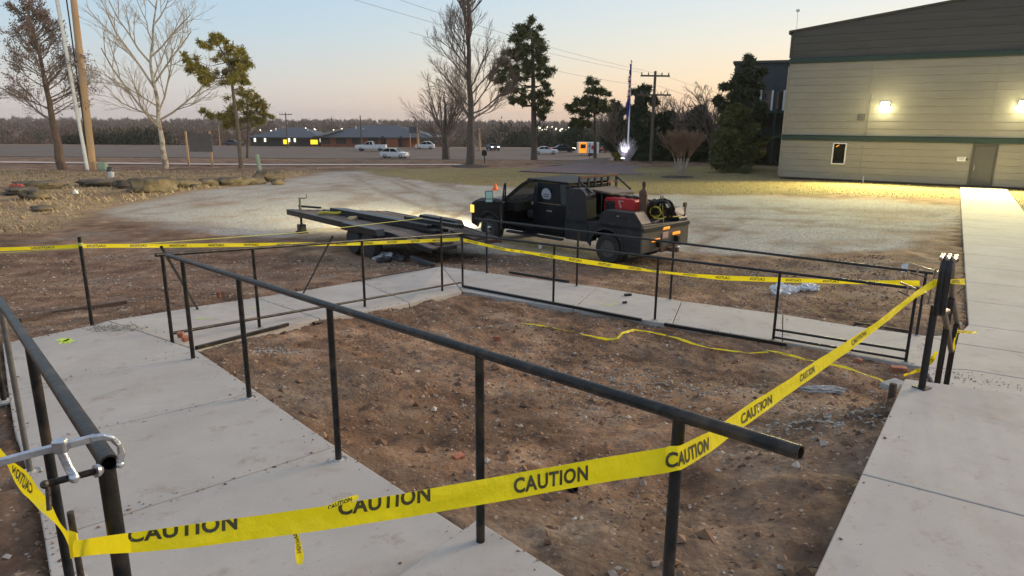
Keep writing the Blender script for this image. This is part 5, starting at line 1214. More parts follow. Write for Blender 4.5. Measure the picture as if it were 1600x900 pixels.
for k in range(2): mb.tube(ring_((-.86, .20+.03*k, 1.36), .14, .012, (1.2+.1*k, .15*k, .3)), .016, 6, False)
mb.tube([(-.9, .35, 1.22), (-1.05, .2, 1.20), (-1.0, -.1, 1.24), (-1.08, -.3, 1.21), (-1.1, -.6, 1.2)], .018, 6)
mb.build('yellow_hose', M['hose_y'], rl_, True)
MB().bar((-1.04, .55, 1.14), (-.9, -.62, 1.30), .04, .04).build('reel_bar', M['deck'], rl_); 
for s in (0, .18): MB().bar((-.84-s, .10, 1.08), (-.92-s*.3, .10, 1.76), .03, .03).build('reel_frame', M['chrome'], rl_)
wr_ = ontruck('pipe_wrench', 'rusty red pipe wrench standing upright at the rear corner of the bed', 'wrench')
MB().bar((-1.0, -.98, 1.04), (-1.0, -.98, 1.42), .03, .03).build('handle', M['rust'], wr_); MB().box((-1.0, -.96, 1.46), (.06, .13, .12)).build('jaw', M['rust'], wr_, bevel=.015)
# headlights really light the gravel
for y in (.74, -.74):
    ld = bpy.data.lights.new('headlight_beam', 'SPOT'); ld.energy = 1500; ld.color = (1, .90, .52); ld.spot_size = R_(76); ld.spot_blend = 1.0; ld.shadow_soft_size = .07
    lo_ = bpy.data.objects.new('headlight_beam', ld); COL.objects.link(lo_); lo_.parent = tk; lo_.location = (5.42, y, .93)
    lo_.rotation_euler = Vector((-1, -.10, -.02)).to_track_quat('Z', 'Y').to_euler()

# ================================================================ trailer
a_ = np.array([.673, -.739]); a_ /= np.linalg.norm(a_); b_p = np.array([-a_[1], a_[0]]); b_p = b_p if b_p[1] > 0 else -b_p
o_ = np.array([-7.3, 21.85])
tr = thing('flatbed_trailer', 'low wooden deck trailer with jack at its nose, parked in front of the truck', 'trailer', (o_[0], o_[1], 0), math.atan2(a_[1], a_[0]))
# local x along toward the rear, local y away from the camera side
def TR(mb, name, m, par=None, **k): return mb.build(name, M[m], par or tr, **k)
DZ = .50; GR = -.26
def dkz(x): return DZ if x < 6.2 else DZ-(x-6.2)*.10
TR(MB().prism([(0, 0, DZ-.17), (6.2, 0, DZ-.17), (6.2, 0, DZ), (0, 0, DZ)], (0, .0, 0), (0, .08, 0)), 'side_rail', 'black', bevel=.008)
TR(MB().prism([(6.2, 0, DZ-.17), (7.9, 0, dkz(7.9)-.12), (7.9, 0, dkz(7.9)), (6.2, 0, DZ)], (0, 0, 0), (0, .08, 0)), 'tail_rail', 'black', bevel=.008)
fy = lambda x: 1.62 if x > 1.6 else .12+1.5*x/1.6
TR(MB().bar((0, .08, DZ-.09), (2.3, 2.20, DZ-.09), .08, .17), 'front_rail', 'black', bevel=.008)
TR(MB().prism([(2.3, 2.22, DZ-.17), (6.2, 2.22, DZ-.17), (7.9, 2.22, dkz(7.9)-.12), (7.9, 2.22, dkz(7.9)), (6.2, 2.22, DZ), (2.3, 2.22, DZ)], (0, 0, 0), (0, .08, 0)), 'side_rail', 'black', bevel=.008)
for k in range(11):   # deck planks run lengthwise
    y0 = .085+k*.192; y1 = y0+.184; xs_ = max(.12, (y1-.10)/1.5*1.6+.06); hz = random.uniform(-.004, .004)
    TR(MB().prism([(xs_, y0, DZ-.05), (6.2, y0, DZ-.05), (6.2, y0, DZ-.008+hz), (xs_, y0, DZ-.008+hz)], (0, 0, 0), (0, y1-y0, 0)), 'plank', 'deck', bevel=.004)
    TR(MB().prism([(6.21, y0, DZ-.05), (7.86, y0, dkz(7.86)-.05), (7.86, y0, dkz(7.86)-.008+hz), (6.21, y0, DZ-.010+hz)], (0, 0, 0), (0, y1-y0, 0)), 'tail_plank', 'deck', bevel=.004)
for x in (2.6, 3.4, 4.1, 5.2, 6.1): TR(MB().box((x, 1.15, DZ-.12), (.08, 2.1, .10)), 'cross_member', 'black')
for s, yy in ((1, -.13), (-1, 2.45)):
    for x in (4.62, 5.42): wheel(tr, x, yy, .37, .22, s if s > 0 else -1, z=GR+.37, rimm='rim')
    fp = TR(MB().prism([(4.05, yy-.14, .36), (4.15, yy-.14, .56), (5.85, yy-.14, .56), (6.0, yy-.14, .40)], (0, 0, 0), (0, .28, 0)), 'fender', 'black', bevel=.01)
for yy, sgn in ((0, 1),):
    pass
for x in (4.62, 5.42): TR(MB().tube([(x, -.1, GR+.37), (x, 2.45, GR+.37)], .035, 8), 'axle', 'black', smooth=True)
jx0, jy0 = .35, .32
TR(MB().bar((jx0, jy0, GR+.12), (jx0, jy0, .88), .06, .06), 'jack_post', 'black', bevel=.006)
TR(MB().box((jx0, jy0, GR+.17), (.24, .22, .24)), 'jack_foot', 'black', bevel=.02); TR(MB().box((jx0, jy0, GR+.03), (.30, .30, .06)), 'jack_pad', 'boards')
TR(MB().tube([(jx0, jy0, .86), (jx0+.18, jy0+.14, .87), (jx0+.19, jy0+.15, 1.0)], .014, 6), 'jack_crank', 'black', smooth=True)
TR(MB().bar((jx0-.12, jy0, .60), (jx0+.45, jy0+.5, .56), .06, .06), 'tongue_bar', 'black')
for y in (.35, 1.5): TR(MB().box((7.3, y+.2, dkz(7.3)+.03), (1.0, .5, .04), M=Matrix.Rotation(.10, 3, 'Y')), 'ramp_plate', 'boards', bevel=.005)
TR(MB().box((7.96, 1.95, .30), (.10, .5, .10)), 'red_ramp_tip', 'rust', bevel=.01); TR(MB().box((7.96, .5, .30), (.10, .5, .10)), 'ramp_tip', 'black', bevel=.01)
TR(MB().bar((7.3, -.12, .04), (8.2, -.12, -.02), .10, .10), 'side_ramp', 'roofing', bevel=.01)
# load of tubes on the deck, each lying loose
dk = tr.matrix_basis
def tube_on(x0, x1, y, z_, s_, label, y2=None):
    y2 = y if y2 is None else y2; a = dk@Vector((x0, y, z_)); b_ = dk@Vector((x1, y2, z_)); tag(MB().bar(a, b_, s_, s_).build('steel_tube', M['black'], None, bevel=.004), label, 'tube', 'square steel tubes on the trailer')
nm = ['nearest', 'second', 'third', 'fourth', 'farthest']
for k in range(5): tube_on(1.35+.08*k, 7.0+random.uniform(-.2, .2), .62+.085*k, DZ+.045, .08, nm[k]+' long tube of the bottom layer on the trailer deck', .80+.085*k)
for k in range(4): tube_on(1.75+.1*k, 6.7+random.uniform(-.3, .2), .665+.085*k, DZ+.128, .08, nm[k if k < 3 else 4]+' long tube of the second layer on the trailer deck', .845+.085*k)
for k in range(0): tube_on(1.9+.15*k, 6.6, .75+.1*k, DZ+.21, .08, ('nearer' if k == 0 else 'farther')+' long tube on top of the trailer load', .93+.1*k)
for k in range(2): tube_on(5.3, 7.5, 1.05+.12*k, DZ+.20-.02*k, .10, ('nearer' if k == 0 else 'farther')+' short thick tube at the tail end of the trailer load', 1.2+.12*k)
p = dk@Vector((2.1, .42, DZ+.03)); tag(MB().tube([p+Vector((-.35, .1, 0)), p+Vector((-.1, -.02, .05)), p+Vector((.15, .0, .02)), p+Vector((.4, -.08, .05))], .045, 7).build('yellow_strap', M['hose_y'], None, True), 'yellow ratchet strap bunched on the trailer deck', 'strap')
p = dk@Vector((3.4, .50, DZ+.03)); mb = MB(); mb.ball(p, (.16, .12, .06), 10, 6, .3); tag(mb.build('tan_rag', M['straw'], None), 'tan rag lying on the trailer deck near the tubes', 'rag')
p = gp(588, 392, .12); tag(crumple(p, (.18, .1, .1), '').build('blue_cloth', M['bluecloth'], None), 'blue cloth lump beside the trailer tyre', 'cloth')

# ================================================================ boulders on the bank
def boulder(px, py, wpx, hpx, label, seed, rot=0.):
    p = GS(px, py, gh); z_ = (p-CAM)@_F; W_ = wpx/FPX*z_/2; H_ = .78*hpx/FPX*z_
    rr = random.Random(seed); mb = MB(); n_, m_ = 18, 11; ph = [rr.uniform(0, 6) for _ in range(8)]
    b = 0
    def f(a, e): return 1+.15*math.sin(2*a+ph[0])+.12*math.sin(3*a+ph[1]+2*e)+.10*math.sin(5*a+ph[2])*math.cos(3*e)+.08*math.sin(4*e+ph[3])+rr.uniform(-.09, .09)
    for i in range(1, m_):
        e = math.pi*i/m_
        for k in range(n_):
            a = 2*math.pi*k/n_; q = f(a, e); z2 = H_*.62*math.cos(e)*min(q, 1.05); z2 = min(z2, H_*.50)
            mb.v.append((W_*q*math.sin(e)**.6*math.cos(a), W_*.75*q*math.sin(e)**.6*math.sin(a), z2+H_*.42))
    t = len(mb.v); mb.v += [(0, 0, H_*.95), (0, 0, -H_*.2)]
    for i in range(m_-2):
        for k in range(n_): k2 = (k+1) % n_; mb.f.append((i*n_+k, (i+1)*n_+k, (i+1)*n_+k2, i*n_+k2))
    for k in range(n_): k2 = (k+1) % n_; mb.f.append((t, k, k2)); mb.f.append((t+1, (m_-2)*n_+k2, (m_-2)*n_+k))
    o = mb.build('boulder', M['boulder'], None, True); o.location = p+np.array([0, W_*.5, 0]); o.rotation_euler = (0, 0, rot)
    tag(o, label, 'boulder', 'sandstone boulders along the bank')
for a in ((50, 296, 66, 16, 'low flat boulder at the far left of the bank', 3), (25, 305, 60, 14, 'half buried boulder at the left edge of the row', 5, ), (48, 312, 42, 20, 'small upright boulder in front of the left end', 7),
          (150, 292, 72, 14, 'long low flat boulder left of the big one', 11), (230, 301, 66, 30, 'biggest rounded boulder in the row', 13), (192, 295, 34, 18, 'dark boulder tucked behind the biggest one', 15),
          (283, 293, 46, 17, 'medium yellowish boulder right of the biggest', 17), (322, 290, 42, 14, 'low squared boulder with a pale top in mid row', 19), (308, 294, 20, 8, 'small pale stone between two mid row boulders', 20), (362, 290, 44, 17, 'rounded boulder fourth from the right end', 21),
          (396, 288, 34, 14, 'slanting slab boulder next to the end pair', 23), (416, 284, 46, 22, 'dark mossy boulder at the right end beside the green pipe', 25), (432, 289, 22, 12, 'small light boulder at the very right end', 27), (60, 330, 40, 10, 'flat stone sunk in the grass in front of the row', 29)):
    boulder(*a[:5], a[5], random.uniform(-.3, .3))
# green plastic post, bucket, planks
p = gp(406, 266); tag(MB().tube([p, (p[0]-.12, p[1], p[2]+1.15)], .14, 12).build('utility_marker', M['greenpipe'], None, True), 'pale green plastic utility post behind the end boulders', 'post')
p = gp(166, 267); tag(MB().box((p[0]-.2, p[1], p[2]+.3), (.55, .4, .6)).build('utility_box', M['greenpipe'], None, bevel=.03), 'small green grey utility box at the foot of the power pole', 'utility box')
p = gp(174, 277); t = thing('bucket', 'white bucket with a black lid on the bank', 'bucket', p); MB().lathe([(.17, 0), (.20, .36)], p, 16).build('pail', M['plastic_w'], t, True, world=True); MB().lathe([(.24, .36), (.24, .44), (.16, .62), (.24, .64)], p, 16).build('lid', M['plastic_k'], t, True, world=True)
p = gp(28, 300, .25); tag(crumple(p, (.35, .25, .15), '').build('red_cloth', M['faded'], None), 'small red cloth on the boulders at the left', 'cloth')
p = gp(119, 303, .05); tag(crumple(p, (.12, .1, .14), '').build('white_litter', M['plastic_w'], None), 'single white scrap of litter on the straw bank', 'litter')
p = gp(774, 297); t = thing('traffic_cone', 'small orange cone on the lawn edge beyond the truck hood', 'cone', p); MB().lathe([(.17, 0), (.05, .32), (.03, .36)], p, 14).build('cone_body', M['orange'], t, True, world=True); MB().box((p[0], p[1], p[2]+.02), (.4, .4, .04)).build('cone_base', M['orange'], t, world=True)
# ================================================================ power pole with riser, sign frame, other poles
p0 = V(145, 265, 50); p1_ = V(115, 0, 50); dd = p1_-p0
tpo = thing('utility_pole', 'tall leaning wooden power pole with a white riser pipe at the left', 'utility pole', (p0[0], p0[1], -.3))
MB().tube([p0+dd*t_ for t_ in (-.03, .5, 1.4)], [.27, .24, .18], 14).build('pole', M['polewood'], tpo, True, world=True)
r0, r1 = V(137, 267, 49.5), V(89, 0, 49.5); MB().tube([r0+(r1-r0)*t_ for t_ in (-.02, 1.3)], .12, 10).build('riser_pipe', M['pvc'], tpo, True, world=True)
r0, r1 = V(141, 266, 49.8), V(104, 0, 49.8); MB().tube([r0, r0+(r1-r0)*1.3], .045, 8).build('cable', M['black'], tpo, True, world=True)
t = thing('notice_board', 'dark grey blank board between two wooden posts by the road', 'sign', V(313, 262, 55))
for px, t_ in ((295, 205), (332, 205)): a = V(px+.6, 262, 55); b_ = V(px-1, t_, 55); MB().bar(a-(0, 0, .3), (a[0], a[1], b_[2]), .12, .12).build('post', M['polewood'], t, world=True)
a, b_ = V(297, 237, 54.9), V(330, 209, 54.9); MB().box(((a+b_)/2), (abs(b_[0]-a[0]), .08, abs(a[2]-b_[2]))).build('board', M['slate'], t, world=True)
def simple_pole(px, yb, yt, D, r, label, arms=0, m='bark', group='far power poles'):
    a, b_ = V(px, yb, D), V(px, yt, D); t = thing('power_pole', label, 'power pole', a, group=group); MB().tube([a, (a[0], a[1], b_[2])], [r, r*.7], 8).build('pole', M[m], t, True, world=True)
    for k in range(arms):
        z_ = b_[2]-.4-1.6*k; ar = MB().box((a[0], a[1], z_), (2.6 if k == 0 else 3.0, .12, .14), .1).build('crossarm', M[m], t, world=True)
        for s in (-1.2, -.6, .6, 1.2): MB().tube([(a[0]+s, a[1]+s*.1, z_+.05), (a[0]+s, a[1]+s*.1, z_+.28)], .05, 6).build('insulator', M['greydoor'], t, world=True)
    return np.array([a[0], a[1], b_[2]])
simple_pole(450, 232, 176, 148, .16, 'grey power pole with a small arm in front of the school roof', 1)
simple_pole(565, 232, 180, 148, .15, 'thin dark pole in front of the wide hip roof')
simple_pole(344, 228, 196, 112, .1, 'short pale pole near the left parking lot', m='polewood')
simple_pole(519, 208, 182, 160, .1, 'thin distant pole behind the school roofs')
simple_pole(749, 236, 200, 112, .2, 'short pale pole right of the big bare tree', m='polewood')
simple_pole(653, 232, 192, 112, .14, 'grey pole beside the billboard', m='polewood')
simple_pole(421, 210, 190, 200, .1, 'distant thin pole behind the left roof')
simple_pole(921, 250, 200, 78, .04, 'very thin pole beside the food stand', m='greydoor')
pt_ = simple_pole(1016, 262, 111, 62, .16, 'tall power pole with two crossarms beside the flagpole', 2)
def wire(a, b_, sag, r, label):
    a, b_ = np.array(a), np.array(b_); P = [a+(b_-a)*t_-np.array([0, 0, sag*4*t_*(1-t_)]) for t_ in np.linspace(0, 1, 16)]
    tag(MB().tube(P, r, 4, False).build('power_line', M['slate'], None, True), label, 'power line', 'power lines')
wire(V(1006, 114, 62), V(515, -12, 36), .3, .010, 'upper power line from the tall pole towards the left')
wire(V(1024, 114, 62), V(590, -12, 36), .3, .010, 'second power line from the tall pole towards the left')
wire(V(1006, 134, 62), V(640, 50, 50), .4, .010, 'lower power line from the tall pole towards the left')
wire(V(1026, 114, 62), V(1240, 170, 80), .4, .010, 'upper power line from the tall pole to the right')
wire(V(1028, 134, 62), V(1240, 185, 80), .4, .010, 'lower power line from the tall pole to the right')
# flagpole
pb, pt2 = V(980, 248, 66), V(984, 97, 66); t = thing('flagpole', 'white flagpole lit from below by a flood light', 'flagpole', pb)
MB().tube([pb-(0, 0, .5), (pb[0], pb[1], pt2[2])], [.10, .045], 12).build('pole', M['white'], t, True, world=True); MB().ball((pb[0], pb[1], pt2[2]+.1), .1, 10, 8).build('finial', M['chrome'], t, True, world=True)
t = thing('flag', 'limp red white and blue striped flag hanging on the flagpole', 'flag', (pb[0], pb[1], pt2[2]))
def flagfold(z0_, z1_, x0, wx_, m, nm_, seed):
    rr = random.Random(seed); mb = MB(); N = 10; 
    for i in range(N+1):
        z_ = z0_+(z1_-z0_)*i/N
        for k in range(6): mb.v.append((pb[0]+x0-wx_*(k/5)*(1+.25*math.sin(i*.9+seed)), pb[1]-.12+.10*math.sin(k*2.1+i*.4+seed), z_+.05*math.sin(k*1.7)))
    for i in range(N):
        for k in range(5): q = i*6+k; mb.f.append((q, q+1, q+7, q+6))
    mb.build(nm_, M[m], t, True, world=True)
zt_ = pt2[2]-.15; zb_ = V(980, 182, 66)[2]; H__ = zt_-zb_
flagfold(zt_, zt_-.22*H__, -.02, .15, 'flagblue', 'canton', 1)
n_st = 9
for k in range(n_st): a = zt_-.22*H__-(.42*H__)*k/n_st; flagfold(a, a-.42*H__/n_st, -.02, .22+.03*math.sin(k), 'flagred' if k % 2 == 0 else 'flagwhite', 'stripe', k)
flagfold(zt_-.64*H__, zb_, -.02, .30, 'flagblue', 'canton_fold', 4)
def lamp_thing(name, label, px, py, D, energy, col, aim, m='flaglamp', r=.14, spot=None):
    p = V(px, py, D); t = thing(name, label, 'flood light', p, group='ground flood lights'); MB().box(p, (r*2.4, r*1.6, r*1.2)).build('housing', M['black'], t, bevel=.02, world=True); MB().box((p[0], p[1], p[2]+r*.65), (r*2, r*1.3, .03)).build('lens', M[m], t, world=True)
    ld = bpy.data.lights.new('flood', 'SPOT' if spot else 'POINT'); ld.energy = energy; ld.color = col; ld.shadow_soft_size = .1
    o = bpy.data.objects.new('flood', ld); COL.objects.link(o); o.parent = t; o.location = (0, 0, r*.9)
    if spot: ld.spot_size = R_(spot); ld.spot_blend = .5; o.rotation_euler = (Vector((0, 0, 0))-(Vector(aim)-Vector(p))).to_track_quat('Z', 'Y').to_euler()
lamp_thing('flood_light', 'bright white flood light at the foot of the flagpole', 973, 249, 64.6, 110, (.85, .85, 1), (pb[0], pb[1], 6), spot=70)
lamp_thing('flood_light', 'yellow green flood light under the dark conifer', 1164, 251, 51.5, 40, (.95, 1, .25), (V(1166, 200, 52)), m='yelllamp')
# ================================================================ parked vehicles
def car(px, py, D, L, rz, body, label, kind='hatch', lit=None, cat='car'):
    p = G(px, py, -2.45) if py < 248 else V(px, py, D); z_ = gh(p[0], p[1])+.05; t = thing('parked_'+('pickup' if kind == 'pickup' else 'car'), label, cat, (p[0], p[1], z_), rz, 'vehicles on the far lot')
    m = M[body]; h = L/2; H_ = 1.82 if kind == 'pickup' else (1.55 if kind == 'hatch' else 1.4); cl = .45 if kind == 'pickup' else .28
    if kind == 'pickup': pr = [(-h, cl), (h*.96, cl), (h, .75), (h*.97, 1.1), (h*.40, 1.2), (h*.34, 1.22), (-h*.2, 1.22), (-h, 1.22)]; gh_ = [(h*.42, 1.18), (h*.20, H_-.03), (-h*.12, H_-.02), (-h*.20, 1.2)]
    elif kind == 'hatch': pr = [(-h, cl), (h*.95, cl), (h, .62), (h*.92, .88), (h*.45, 1.0), (-h*.92, 1.02), (-h, .85)]; gh_ = [(h*.48, .98), (h*.10, H_-.05), (-h*.55, H_-.04), (-h*.93, 1.0)]
    else: pr = [(-h, cl), (h*.95, cl), (h, .6), (h*.94, .82), (h*.4, .93), (-h*.6, .97), (-h*.97, .93), (-h, .7)]; gh_ = [(h*.42, .92), (h*.08, H_-.05), (-h*.35, H_-.05), (-h*.68, .95)]
    w2 = .92; MB().prism([(x, 0, z2) for x, z2 in pr], (0, -w2, 0), (0, w2, 0)).build('body', m, t, bevel=.07, seg=3)
    n = len(gh_); mb = MB(); mb.add([(x, y_, z2) for y_ in (-w2*.95, w2*.95) for x, z2 in (gh_[0], gh_[3])]+[(x, y_, z2) for y_ in (-w2*.74, w2*.74) for x, z2 in (gh_[1], gh_[2])], [(0, 1, 5, 4), (2, 6, 7, 3), (0, 4, 6, 2), (1, 3, 7, 5), (4, 5, 7, 6)]); mb.build('windows', M['glass'], t, bevel=.03)
    MB().prism([(gh_[1][0]-.0, 0, gh_[1][1]-.0), (gh_[2][0], 0, gh_[2][1])]+[(gh_[2][0], 0, gh_[2][1]+.05), (gh_[1][0], 0, gh_[1][1]+.05)], (0, -w2*.76, 0), (0, w2*.76, 0)).build('roof', m, t, bevel=.02)
    for s in (-1, 1):
        for k, (x, z2) in enumerate(((gh_[0], gh_[1]), (gh_[3], gh_[2]), (((gh_[1][0]+gh_[2][0])/2, (gh_[0][1])), ((gh_[1][0]+gh_[2][0])/2, gh_[1][1])))):
            MB().bar((x[0], s*w2*.955, x[1]), (z2[0], s*w2*.75, z2[1]), .07, .05).build('pillar', m, t)
        for x in (-h*.62, h*.62): wheel(t, x, s*.82, .36 if kind == 'pickup' else .32, .22, s)
        for x, nmm, mm in ((h*.985, 'headlight', lit or 'chrome'), (-h*.985, 'tail_light', 'taillamp')): MB().box((x, s*.66, .78 if kind != 'pickup' else .95), (.08, .36, .16)).build(nmm, M[mm], t, bevel=.02)
    if kind == 'pickup': MB().box((-h*.6, 0, 1.20), (h*.72, 1.55, .10)).build('bed_floor', M['black'], t)
    return t
car(580, 236, 90, 5.9, math.pi, 'white', 'white crew cab pickup parked before the brick school', 'pickup', cat='pickup truck')
car(617, 247, 74, 4.3, -.25, 'white', 'white hatchback with glowing tail lights on the lot road', 'hatch')
car(664, 233, 104, 4.0, math.pi, 'white', 'small white car parked left of the bare trees', 'hatch')
car(852, 241, 92, 4.5, .05, 'white', 'low white sedan behind the tall pine trunk', 'sedan')
car(879, 238, 100, 4.6, .2, 'truckpaint', 'black car with its headlights on behind the white sedan', 'sedan', 'headwhite')
car(770, 235, 112, 4.4, -1.3, 'slate', 'dark car with headlights on, driving near the big bare tree', 'sedan', 'headwhite')
car(950, 238, 96, 4.6, .6, 'rust', 'red brown car beside the food stand', 'sedan')
car(365, 226, 118, 4.4, 0, 'slate', 'dark car at the left end of the far lot', 'sedan')
# food stand trailer
p = G(918, 243, -2.45); zq = gh(p[0], p[1])+.05; t = thing('food_stand', 'small white and orange food stand trailer behind the little pine', 'food stand', (p[0], p[1], zq), .05)
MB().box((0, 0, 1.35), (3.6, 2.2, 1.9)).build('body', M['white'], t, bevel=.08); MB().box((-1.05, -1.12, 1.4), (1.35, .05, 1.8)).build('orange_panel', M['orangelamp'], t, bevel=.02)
MB().box((-1.0, -1.16, 1.62), (.9, .04, .7)).build('hatch', M['black'], t); MB().box((.7, -1.13, 1.45), (.5, .04, .6)).build('red_emblem', M['red'], t, bevel=.02)
for x in (.1, 1.2): MB().box((x, -1.13, 1.7), (.3, .04, .3)).build('red_lettering', M['red'], t, bevel=.02)
for s in (-1, 1): wheel(t, .5, s*1.0, .32, .2, -s)
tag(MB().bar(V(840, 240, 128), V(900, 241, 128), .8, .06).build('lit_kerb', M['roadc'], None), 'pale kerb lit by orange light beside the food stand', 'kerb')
# mailbox
p = V(757, 252, 61); t = thing('mailbox', 'black mailbox on a post near the big bare tree', 'mailbox', (p[0], p[1], gh(p[0], p[1]))); z_ = gh(p[0], p[1])
MB().bar((p[0], p[1], z_-.1), (p[0], p[1], z_+.7), .1, .1).build('post', M['bark'], t, world=True); MB().prism([(p[0]-.22+.22*(1-math.cos(a)), p[1], z_+.95+.22*math.sin(a)) for a in np.linspace(0, math.pi, 9)]+[(p[0]+.22, p[1], z_+.65), (p[0]-.22, p[1], z_+.65)], (0, -.3, 0), (0, .3, 0)).build('box', M['black'], t, world=True)
# ================================================================ school buildings
def hip(t, x0, x1, y0, y1, ze, zr, inset, m='roofing', oh=.8, name='roof'):
    a = [(x0-oh, y0-oh, ze), (x1+oh, y0-oh, ze), (x1+oh, y1+oh, ze), (x0-oh, y1+oh, ze)]; ym = (y0+y1)/2
    MB().add(a+[(x0+inset, ym, zr), (x1-inset, ym, zr)], [(0, 1, 5, 4), (1, 2, 5), (2, 3, 4, 5), (3, 0, 4), (3, 2, 1, 0)]).build(name, M[m], t)
    MB().box(((x0+x1)/2, y0-oh-.02, ze-.12), (x1-x0+2*oh, .08, .25)).build('fascia', M['greydoor'], t)
D2 = 156
bx = V(480, 230, D2)[0]
t = thing('school_building', 'long low brick school with dark hip roofs and yellow lit panels', 'building', (bx, D2, -2.5))
L1 = V(388, 230, D2)[0]-bx; L2 = V(500, 230, D2)[0]-bx; L3 = V(640, 230, D2)[0]-bx
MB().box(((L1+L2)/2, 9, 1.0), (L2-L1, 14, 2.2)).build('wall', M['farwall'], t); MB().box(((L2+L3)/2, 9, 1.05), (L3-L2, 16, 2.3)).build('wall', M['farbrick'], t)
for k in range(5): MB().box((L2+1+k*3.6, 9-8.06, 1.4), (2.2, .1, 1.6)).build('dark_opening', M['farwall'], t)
hip(t, L1, L2-.5, 2, 16, 2.0, 4.1, 6); hip(t, L2-1, L3+5, 1, 17, 2.15, 4.7, 9)
MB().prism([(V(490, 217, D2)[0]-bx, -.6, 2.2), (V(520, 206, D2)[0]-bx, 5, 3.7), (V(530, 206, D2)[0]-bx, 5, 3.7), (V(500, 217, D2)[0]-bx, -.6, 2.2)], (0, 0, 0), (0, 0, .15)).build('roof_fascia', M['greydoor'], t)
for a, b_ in ((439, 447), (482, 493)): xa, xb = V(a, 230, D2)[0]-bx, V(b_, 230, D2)[0]-bx; MB().box(((xa+xb)/2, 1.9 if a < 500 else .8, .95), (xb-xa, .12, 1.0)).build('yellow_panel', M['yelllamp'], t)
for a in (394, 410, 448, 457, 498): xa = V(a, 225, D2)[0]-bx; MB().box((xa, 1.85, 1.35), (.35, .2, .8)).build('wall_lamp', M['poolwhite'], t)
for a, z_ in ((418, 3.3), (470, 3.2), (548, 4.0), (560, 3.5)): xa = V(a, 225, D2)[0]-bx; MB().tube([(xa, 6, z_-.5), (xa, 6, z_+.6)], .12, 6).build('roof_pipe', M['white'], t)
for k in range(6): xa = L2+15.2-k*.0; 
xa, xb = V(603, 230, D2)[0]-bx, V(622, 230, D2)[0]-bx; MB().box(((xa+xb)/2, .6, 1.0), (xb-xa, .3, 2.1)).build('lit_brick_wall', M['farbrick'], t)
for a in (598, 626): MB().box((V(a, 230, D2)[0]-bx, .4, 1.3), (.5, .2, 2.2)).build('entrance', M['black'], t)
# little lit billboard
p = V(648, 231, 150); t = thing('billboard', 'small bluish billboard on poles beside the school', 'billboard', p); MB().box((p[0], p[1], V(648, 203, 150)[2]), (2.2, .3, 1.4)).build('panel', M['slate'], t, world=True); 
for s in (-.9, .9): MB().tube([(p[0]+s, p[1], -2.6), (p[0]+s, p[1], V(648, 207, 150)[2])], .12, 6).build('post', M['polewood'], t, world=True)
mb = MB()
for _ in range(46):
    px = random.choice([random.gauss(850, 9), random.uniform(835, 930), random.uniform(390, 640), random.uniform(840, 900)]); q = V(px, random.uniform(198, 204) if px > 800 else random.uniform(200, 209), 420); r_ = random.uniform(.25, .6); mb.ball(q, r_, 5, 4)
tag(mb.build('town_lights', M['whitelamp'], None), 'cluster of distant town lights in front of the horizon', 'lights', kind='stuff')
# ================================================================ trees
def perp(v): return Vector(v).orthogonal().normalized()
def rot_about(v, ax_, a): return Matrix.Rotation(a, 3, ax_)@v
def grow(mb, tips, p, d, L, r, lev, maxlev, spread, ratio, nch, up, wob, minr, segs=4, sides=6, mids=None):
    pts = [p]; rs = [r]; dd_ = d.copy()
    for i in range(segs):
        dd_ = (dd_ + Vector((random.gauss(0, wob), random.gauss(0, wob), random.gauss(0, wob)+up))).normalized(); pts.append(pts[-1]+dd_*L/segs); rs.append(max(minr, r*(1-.55*(i+1)/segs)))
    mb.tube(pts, rs, sides if lev < 2 else (4 if lev < 3 else 3), False)
    if lev >= maxlev: tips.append((pts[-1], dd_)); return
    if lev >= maxlev-1: tips.append((pts[-2], dd_))
    k = nch[min(lev, len(nch)-1)]
    for i in range(k):
        t_ = (.25 if lev else .35)+.75*(i+random.random()*.6)/k; t_ = min(t_, 1); j = t_*segs; a = int(min(j, segs-1)); q = pts[a]+(pts[a+1]-pts[a])*(j-a); dr = (pts[a+1]-pts[a]).normalized()
        ax_ = rot_about(perp(dr), dr, random.uniform(0, 6.283)); nd = rot_about(dr, ax_, spread*random.uniform(.7, 1.3))
        grow(mb, tips, q, nd, L*ratio*random.uniform(.75, 1.15)*(1.15-.45*t_), max(minr, rs[a]*.62), lev+1, maxlev, spread, ratio, nch, up, wob, minr, max(3, segs-1), sides, mids)
    return pts
